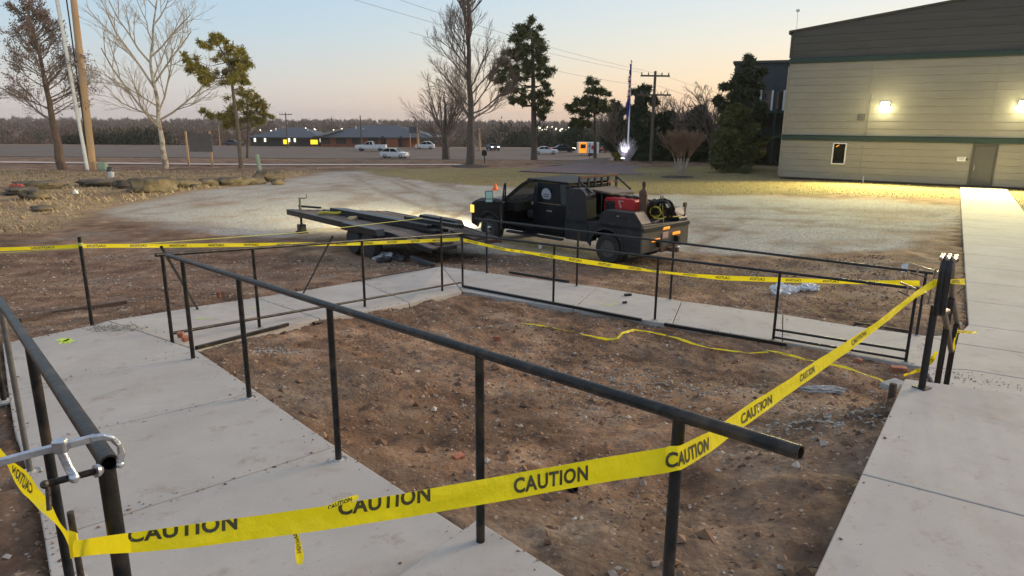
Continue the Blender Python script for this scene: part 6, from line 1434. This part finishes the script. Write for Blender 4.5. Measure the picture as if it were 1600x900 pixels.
def bare_tree(name, label, base, H_, r, bark, twig, seed, spread=.6, ratio=.55, nch=(9, 6, 5, 4), up=.10, maxlev=4, trunk_pts=None, group='leafless trees', minr=.008, wob=.09, limbs=None, seeds=None):
    random.seed(seed); t = thing(name, label, 'tree', base, group=group); B0 = Vector(base)
    tm = MB(); cm = MB(); tips = []
    tp = [B0+Vector(q) for q in (trunk_pts or [(0, 0, -.2), (.05, 0, H_*.35), (-.05, 0, H_*.7), (.05, 0, H_)])]
    n = len(tp); rs = [r*(1-.85*i/(n-1)) for i in range(n)]; rs[0] = r*1.25
    fine = []; fr_ = []
    for i in range(n-1):
        for k in range(4): fine.append(tp[i]+(tp[i+1]-tp[i])*k/4+Vector((random.gauss(0, r*.12), random.gauss(0, r*.12), 0))); fr_.append(rs[i]+(rs[i+1]-rs[i])*k/4)
    fine.append(tp[-1]); fr_.append(rs[-1]); tm.tube(fine, fr_, 9, True)
    for (hf, az, el, Lf, rf) in limbs:
        z_ = hf*(len(fine)-1); a = int(min(z_, len(fine)-2)); q = fine[a]+(fine[a+1]-fine[a])*(z_-a); d = Vector((math.cos(az)*math.cos(el), math.sin(az)*math.cos(el), math.sin(el)))
        grow(cm, tips, q, d, H_*Lf, min(r*rf, fr_[a]*.8), 1, maxlev, spread, ratio, nch, up, wob, minr)
    tm.build('trunk', M[bark], t, True, world=True); cm.build('branches', M[twig], t, True, world=True)
    if seeds:
        sp_ = [tuple(q+Vector((random.gauss(0, .12), random.gauss(0, .12), random.gauss(0, .12)))) for q, _ in tips for _ in range(seeds)]
        o = scatter('dry_leaves', [tuple(Vector(s_)-B0) for s_ in sp_], np.random.default_rng(1).uniform(.022, .055, len(sp_)), M['seed'], 1); o.parent = t
    return t
def gb_(px, py, D): q = V(px, py, D); return (q[0], q[1], gh(q[0], q[1])-.05)
rnd = random.Random(5)
# left seed-hung conifer: whorled limbs
b_ = gb_(97, 265, 49.7); H_ = V(75, 12, 49.7)[2]-b_[2]
lm = []
rnd = random.Random(12)
for i in range(46): f_ = .30+.68*i/46; lm.append((f_, rnd.uniform(0, 6.28), .30+.70*f_*f_, (.29*(1-f_)+.08)*rnd.uniform(.8, 1.15), .18))
bare_tree('bald_cypress', 'conical bare tree with reddish bark and dry seed clusters at the far left', b_, H_, .27, 'barkred', 'twig', 21, .5, .55, (8, 5, 4), .07, 4, limbs=lm, seeds=2, trunk_pts=[(0, 0, -.2), (-.15, 0, H_*.35), (-.35, 0, H_*.7), (-.8, 0, H_)])
# sycamore
b_ = gb_(260, 264, 51.7); H_ = 14.0
bare_tree('sycamore', 'pale barked bare sycamore forking low, left of the notice board', b_, H_, .19, 'barkpale', 'twigpale', 33, .55, .58, (7, 5, 4), .09, 4, wob=.10,
          trunk_pts=[(0, 0, -.2), (-.1, 0, 3.0), (-.15, .1, 5.2), (-.35, .1, 7.6), (.3, 0, 10.5), (1.2, 0, 13.8)],
          limbs=[(.22, 3.3, .75, .48, .5), (.25, -.1, .6, .36, .42), (.27, 2.9, .25, .30, .35), (.3, .3, .95, .35, .4), (.45, 2.9, 1.1, .48, .5), (.48, .2, .9, .34, .4), (.5, 1.5, .8, .3, .35), (.6, 3.6, .9, .33, .4), (.63, .1, .8, .3, .35), (.7, 2.6, .9, .28, .3), (.78, .4, .8, .22, .3), (.85, 3.1, .9, .2, .3), (.95, .5, 1.1, .15, .3), (.2, 4.5, .5, .3, .3), (.34, 3.9, .6, .33, .3)])
# big bare tree and its neighbour
b_ = gb_(735, 262, 56.3); H_ = 15.8
rnd = random.Random(3); lm = [(.20+.78*i/30, rnd.uniform(0, 6.28), rnd.uniform(.55, 1.0), (.21*(1-.55*i/30)+.05), .22) for i in range(30)]; lm += [(.28, 3.3, .8, .22, .25), (.26, 0.1, .15, .24, .22), (.24, -.1, .3, .20, .2), (.25, 3.14, .6, .18, .2)]
bare_tree('bare_elm', 'tallest dark bare tree in mulch in the middle', b_, H_, .31, 'bark', 'twig', 44, .5, .6, (8, 6, 5), .12, 4, limbs=lm, trunk_pts=[(0, 0, -.1), (.05, 0, 4), (-.1, 0, 9), (-.05, 0, 13), (.15, 0, 17.0)])
P_ = gb_(735, 262, 56.2); mb = MB(); mb.lathe([(1.9, -.06), (1.5, .10), (.5, .22)], P_, 24); tag(mb.build('mulch_ring', M['mulch'], None, True), 'dark mulch ring round the tallest bare tree', 'mulch')
b_ = gb_(696, 249, 67.5); H_ = 9.5
rnd = random.Random(8); lm = [(.12+.5*i/22, rnd.uniform(0, 6.28), rnd.uniform(.75, 1.2), rnd.uniform(.42, .60)*(1-.3*i/22), .24) for i in range(16)]
bare_tree('bare_maple', 'shorter vase shaped bare tree left of the tallest one', b_, H_, .36, 'bark', 'twig', 55, .42, .55, (6, 5, 4), .06, 4, limbs=lm, trunk_pts=[(0, 0, -.1), (0, 0, 2), (.1, 0, 4.0), (0, 0, 6.5)])
# crape myrtle
b_ = gb_(1063, 279, 45.5)
random.seed(66); t = thing('crape_myrtle', 'leafless reddish multi stem shrub on the lawn right of the truck', 'shrub', b_); sm, cm, tips = MB(), MB(), []
for i in range(13):
    a = random.uniform(0, 6.28); e_ = Vector((math.cos(a)*.22, math.sin(a)*.22, 1)).normalized(); B0 = Vector(b_)+Vector((math.cos(a)*.2, math.sin(a)*.2, 0)); q = B0+e_*1.3; sm.tube([B0, B0+e_*.6+Vector((random.gauss(0, .05), 0, 0)), q], [.045, .035, .03], 6, False)
    for _ in range(3): a2 = a+random.gauss(0, .6); grow(cm, tips, q, Vector((math.cos(a2)*random.uniform(.2, .7), math.sin(a2)*.5, 1)).normalized(), 1.35, .02, 1, 4, .38, .6, (6, 5, 4), .05, .07, .006, 3)
sm.build('stems', M['twigpale'], t, True, world=True); cm.build('twigs', M['twigred'], t, True, world=True)
mb = MB(); mb.lathe([(1.5, -.04), (1.2, .06), (.3, .12)], b_, 20); tag(mb.build('mulch_ring', M['mulch'], None, True), 'dark mulch ring under the leafless shrub', 'mulch')
random.seed(91)
# needle / leaf clumps: many small faces
def clumps(centres, nper, leaf, m, name, t, B0, elong=3.4):
    V_ = []; rg3 = np.random.default_rng(len(centres))
    c = np.array([q[:3] for q in centres]); r = np.array([q[3] for q in centres]); N = len(c)*nper
    C_ = np.repeat(c, nper, 0); Rr = np.repeat(r, nper); d = rg3.normal(0, 1, (N, 3)); d /= np.linalg.norm(d, axis=1)[:, None]; rad = Rr*np.abs(rg3.normal(0, .9, N))
    P = C_+d*rad[:, None]*np.array([1, 1, .72]); a = d*.6+rg3.normal(0, .6, (N, 3)); a /= np.linalg.norm(a, axis=1)[:, None]; b2 = np.cross(a, rg3.normal(0, 1, (N, 3))); b2 /= np.linalg.norm(b2, axis=1)[:, None]
    s = leaf*.46*rg3.uniform(.5, 1.5, N)[:, None]; v = np.stack([P-b2*s*.5, P+b2*s*.5, P+a*s*elong+b2*s*.2, P+a*s*elong*.9-b2*s*.3], 1).reshape(-1, 3)-np.array(B0)
    f = np.arange(4*N).reshape(-1, 4); me = bpy.data.meshes.new(name); me.from_pydata(v.tolist(), [], f.tolist()); me.materials.append(M[m]); o = bpy.data.objects.new(name, me); COL.objects.link(o); o.parent = t; return o
def pine(name, label, base, trunk, r, D, blobs, m, bark='bark', nper=150, leaf=.11, group='pines', cat='tree', twigs=True):
    """trunk and blobs given as photo points at distance D: blobs (px, py, radius_px)"""
    B0 = Vector(base); t = thing(name, label, cat, base, group=group); tp = [Vector(V(x, y, D)) for x, y in trunk]; tp[0] = B0-Vector((0, 0, .2)); mb = MB(); n = len(tp)
    pts, rs = [], []
    for i in range(n-1):
        for k in range(4): pts.append(tp[i]+(tp[i+1]-tp[i])*k/4); rs.append(r*(1-.8*(i+k/4)/(n-1)))
    pts.append(tp[-1]); rs.append(r*.18); rs[0] *= 1.25; mb.tube(pts, rs, 10, True); mb.build('trunk', M[bark], t, True, world=True)
    lm_ = MB(); cen = []
    for (x, y, rp) in blobs:
        rad = rp/FPX*D; dy = random.uniform(-1, 1)*min(2.2, 25/FPX*D*.8); q = Vector(V(x, y, D))+Vector((0, dy, 0))
        j = min(range(len(pts)), key=lambda i: (pts[i]-q).length+ (3 if pts[i].z > q.z-.2 else 0)); a = pts[j]; mid = (a+q)/2+Vector((0, 0, -.15*(a-q).length)); lm_.tube([a, mid, q], [rs[j]*.45, rs[j]*.3, .02], 5, False)
        k = max(4, int(rad*rad*9)); 
        for _ in range(k):
            off = Vector((random.gauss(0, .58), random.gauss(0, .58), random.gauss(0, .42)))*rad; cq = q+off; cen.append((*cq, rad*random.uniform(.22, .42))); 
            if twigs: lm_.tube([q, cq], [.02, .01], 3, False)
    lm_.build('branches', M[bark], t, True, world=True); clumps(cen, int(nper*1.7), leaf, m, 'crown', t, base); return t
D = 52.2; b_ = gb_(377, 263, D)
bl = [(335, 64, 9), (328, 72, 10), (345, 76, 11), (361, 78, 12), (372, 88, 13), (380, 98, 10), (366, 100, 14), (350, 92, 12), (384, 108, 7), (376, 118, 10), (356, 112, 12), (340, 118, 13), (324, 112, 13), (309, 104, 12), (299, 92, 10), (315, 122, 9), (330, 125, 9), (302, 108, 9), (364, 128, 8), (380, 130, 7), (348, 62, 5)]
pine('young_pine', 'slender yellow green pine with a curved trunk, right of the notice board', b_, [(377, 263), (372, 205), (365, 150), (360, 110), (350, 85), (335, 60)], .17, D, bl, 'pineyel', nper=80, leaf=.13)
D = 75; b_ = gb_(386, 250, D); bl = [(382, 150, 13), (395, 158, 14), (405, 170, 12), (372, 165, 14), (360, 180, 15), (345, 182, 14), (332, 180, 11), (380, 180, 16), (398, 186, 12), (410, 178, 7), (365, 192, 12), (345, 192, 9)]
pine('small_pine', 'bushy yellow green pine standing behind the slender one', b_, [(386, 250), (388, 200), (386, 150)], .15, D, bl, 'pineyel', nper=90, leaf=.15)
D = 68.7; b_ = gb_(835, 250, D)
bl = [(824, 38, 9), (830, 48, 11), (818, 55, 12), (838, 58, 11), (808, 64, 12), (826, 70, 14), (845, 76, 12), (800, 80, 13), (815, 86, 14), (835, 90, 14), (851, 94, 11), (790, 98, 12), (806, 104, 14), (784, 112, 11), (824, 110, 12), (844, 112, 13), (855, 108, 8), (796, 120, 14), (814, 128, 12), (782, 130, 9), (850, 130, 10), (806, 142, 12), (790, 142, 9), (845, 148, 12), (856, 150, 9), (822, 150, 8), (852, 164, 11), (842, 172, 9), (848, 182, 6), (814, 158, 8), (800, 155, 8)]
pine('tall_pine', 'tall dark pine with a long bare lower trunk, right of the bare trees', b_, [(835, 250), (834, 180), (833, 120), (832, 70), (826, 32)], .33, D, bl, 'pine', nper=120, leaf=.16)
D = 72; b_ = gb_(930, 247, D)
bl = [(925, 132, 9), (934, 140, 10), (918, 145, 10), (942, 148, 8), (928, 154, 11), (912, 158, 9), (943, 162, 8), (934, 166, 10), (900, 162, 9), (893, 168, 7), (903, 172, 9), (920, 172, 9), (940, 170, 7), (897, 190, 7), (910, 192, 8), (921, 194, 7)]
pine('round_pine', 'small round topped pine behind the food stand', b_, [(930, 247), (930, 200), (928, 165), (926, 130)], .2, D, bl, 'pine', nper=130, leaf=.16)
# evergreens behind the flagpole and beside the building
def mass(name, label, px, yb, D, blobs, m='dark', nper=110, leaf=.19, group='evergreens beyond the lawn', r=.22, yt=None):
    b2 = gb_(px, yb, D); return pine(name, label, b2, [(px, yb), (px, (yb+(yt or yb-90))/2), (px, yt or yb-90)], r, D, blobs, m, nper=nper, leaf=leaf, group=group)
def cone_blobs(px, yt, yb, w, n, seed):
    rr = random.Random(seed); o = []
    for i in range(n):
        f_ = (i+.5)/n; y = yt+(yb-yt)*f_; ww = w*(.12+.88*f_**.8); o.append((px+rr.uniform(-1, 1)*ww, y, 6+8*f_*rr.uniform(.7, 1.1)))
    return o
mass('dark_cedar', 'dark cedar rising behind the power pole foot', 1010, 262, 68, cone_blobs(1000, 138, 250, 38, 44, 2), yt=140)
mass('dark_cedar', 'broad dark evergreen left of the flagpole', 962, 250, 84, cone_blobs(962, 165, 238, 24, 30, 3), yt=165)
mass('dark_cedar', 'dark evergreen mass left of the lawn shrub', 1045, 258, 70, cone_blobs(1045, 178, 250, 34, 36, 4), yt=178)
mass('dark_cedar', 'dark evergreen mass behind the lawn shrub', 1095, 262, 66, cone_blobs(1092, 172, 258, 34, 38, 6), yt=172)
mass('dark_cedar', 'low dark evergreen in the distance beyond the food stand', 908, 236, 150, cone_blobs(905, 196, 230, 26, 18, 12), yt=196)
bl = [(1168, 98, 7), (1178, 102, 6), (1160, 104, 7), (1172, 110, 9), (1184, 112, 5), (1156, 118, 9), (1170, 120, 10), (1150, 126, 8), (1164, 130, 11), (1180, 128, 8), (1144, 134, 6), (1136, 136, 5), (1156, 142, 11), (1174, 142, 12), (1140, 150, 8), (1130, 156, 7), (1150, 158, 12), (1168, 160, 13), (1186, 155, 9), (1140, 170, 11), (1158, 176, 14), (1178, 178, 14), (1190, 172, 8), (1134, 182, 10), (1150, 192, 14), (1170, 198, 15), (1188, 198, 10), (1194, 186, 6), (1140, 206, 12), (1160, 214, 14), (1180, 222, 12), (1190, 214, 9)]
mass('tall_cedar', 'tallest dark conifer beside the tan building corner', 1170, 268, 53, bl, yt=100, leaf=.17)
bl = cone_blobs(1150, 168, 256, 40, 46, 8)
mass('green_spruce', 'mid green bushy spruce in front of the tallest conifer', 1150, 272, 49.5, bl, m='pine', yt=170, leaf=.15)
D = 48; mass('round_bush', 'round clipped dark bush at the foot of the spruce', 1153, 277, D, [(1140, 268, 8), (1150, 265, 10), (1160, 265, 10), (1168, 269, 7), (1154, 271, 10), (1144, 272, 8)], m='pine', nper=260, leaf=.07, yt=262, r=.08, group='low bushes')
mass('lit_shrub', 'yellow green shrub lit from below beside the green column', 1166, 256, 51.8, [(1160, 232, 6), (1170, 231, 7), (1178, 234, 5), (1168, 240, 7), (1176, 243, 6), (1164, 248, 6)], m='pineyel', nper=160, leaf=.09, yt=230, r=.05, group='low bushes')
# bare bushes over the evergreens
for i, (px, yb, D, h_, lb) in enumerate(((1110, 262, 64, 6.0, 'bare brown bush rising above the evergreens, nearest the conifer'), (1075, 260, 67, 5.0, 'bare brown bush above the evergreens behind the lawn shrub'), (965, 250, 82, 6.6, 'bare bush behind the food stand'), (1045, 262, 72, 5.6, 'bare bush right of the power pole'))):
    rnd = random.Random(i); lm = [(.05+.6*k/12, rnd.uniform(0, 6.28), rnd.uniform(.8, 1.2), rnd.uniform(.5, .75), .5) for k in range(12)]
    bare_tree('bare_bush', lb, gb_(px, yb, D), h_*1.0, .12, 'bark', 'twig', 100+i, .5, .6, (6, 5, 4), .05, 4, limbs=lm, group='bare bushes', trunk_pts=[(0, 0, -.1), (0, 0, h_*.3), (0, 0, h_*.5)], minr=.018)
random.seed(17)
# ornamental grass plume by the flagpole
p = gb_(979, 250, 65.4); t = thing('ornamental_grass', 'tall feathery grass clump glowing in the flood light by the flagpole', 'grass clump', p); mb = MB()
for _ in range(420):
    a = random.uniform(0, 6.28); s_ = random.uniform(.0, 1.15); L_ = random.uniform(.8, 2.2)*(1.1-.45*s_); q = Vector(p)+Vector((math.cos(a)*.25, math.sin(a)*.2, 0)); e_ = q+Vector((math.cos(a)*s_*L_*.6, math.sin(a)*s_*L_*.5, L_)); mb.tube([q, (q+e_)/2+Vector((0, 0, .12)), e_], [.014, .012, .006], 3, False)
mb.build('blades', M['shrublit'], t, world=True)
mass('low_bush', 'small dark bush right of the feathery grass', 1005, 250, 64, [(1000, 243, 6), (1008, 242, 6), (1014, 245, 5)], m='dark', nper=200, leaf=.08, yt=244, r=.05, group='low bushes')
mass('low_bush', 'green bush lit beside the flood light', 966, 250, 66.5, [(963, 243, 4), (968, 241, 4), (966, 247, 5)], m='pineyel', nper=200, leaf=.08, yt=244, r=.05, group='low bushes')
# ================================================================ far woods: one mass of leafless crowns
def woods(name, label, rows, m, seed, leaf=1.0):
    rr = np.random.default_rng(seed); CEN = []
    for (D0, D1, n, h0, h1, xlo, xhi, yo) in rows:
        D = rr.uniform(D0, D1, n); px = rr.uniform(xlo, xhi, n); x = (px-800)/FPX*D*1.0; z0_ = ground_h(x, D); h = rr.uniform(h0, h1, n)
        for xx, DD, zz_, hh in zip(x, D, z0_, h):
            k = max(3, int(300/ (DD/30)));
            for _ in range(k): t_ = rr.uniform(.05, 1)**.8; w_ = hh*.34*math.sqrt(max(.02, 1-t_*t_)); CEN.append((xx+rr.normal(0, w_), DD+rr.normal(0, w_), zz_+hh*t_*.92, hh*.10, DD))
    C_ = np.array(CEN); nper = 16; N = len(C_)*nper; P = np.repeat(C_[:, :3], nper, 0)+rr.normal(0, 1, (N, 3))*np.repeat(C_[:, 3], nper)[:, None]; s = (.0011*np.repeat(C_[:, 4], nper)*leaf*rr.uniform(.5, 1.5, N))[:, None]
    up = np.array([0, 0, 1.])+rr.normal(0, .6, (N, 3)); b2 = np.cross(up, rr.normal(0, 1, (N, 3))); b2 /= np.linalg.norm(b2, axis=1)[:, None]
    v = np.stack([P-b2*s*.5, P+b2*s*.5, P+up*s*1.7], 1).reshape(-1, 3).astype(np.float32); me = bpy.data.meshes.new(name); me.vertices.add(len(v)); me.vertices.foreach_set('co', v.ravel()); f = np.arange(3*N, dtype=np.int32); me.loops.add(3*N); me.loops.foreach_set('vertex_index', f); me.polygons.add(N); me.polygons.foreach_set('loop_start', f[::3]); me.update(calc_edges=True); me.materials.append(M[m]); o = bpy.data.objects.new(name, me); COL.objects.link(o); tag(o, label, 'woods', kind='stuff')
woods('bare_woods', 'brown leafless woods filling the land up to the horizon', [(200, 225, 110, 5, 9.0, -500, 2100, 0), (225, 330, 300, 5.5, 9.5, -500, 2100, 0), (330, 600, 600, 6, 10.5, -500, 2100, 0), (600, 1100, 900, 9, 13, -500, 2100, 0), (1100, 1800, 1500, 8, 12, -500, 2100, 0)], 'woods', 3)
woods('cedar_woods', 'dark green cedars scattered in the far woods', [(180, 196, 40, 5, 8.0, 120, 280, 0), (200, 400, 60, 7, 10, -500, 1300, 0), (180, 196, 24, 6, 9.5, 780, 960, 0)], 'woodsgreen', 5, 1.3)
# ================================================================ evening haze
hz = bpy.data.materials.new('haze_air'); hz.use_nodes = True; hn = hz.node_tree.nodes; hn.clear()
ho = hn.new('ShaderNodeOutputMaterial'); hv = hn.new('ShaderNodeVolumePrincipled'); hv.inputs['Color'].default_value = (.93, .91, .89, 1); hv.inputs['Density'].default_value = .00016; hz.node_tree.links.new(hv.outputs[0], ho.inputs['Volume'])
o = MB().box((0, 1400, 8), (5200, 4000, 60)).build('haze', hz); o['kind'] = 'stuff'; o['label'] = 'thin evening haze over the far woods'
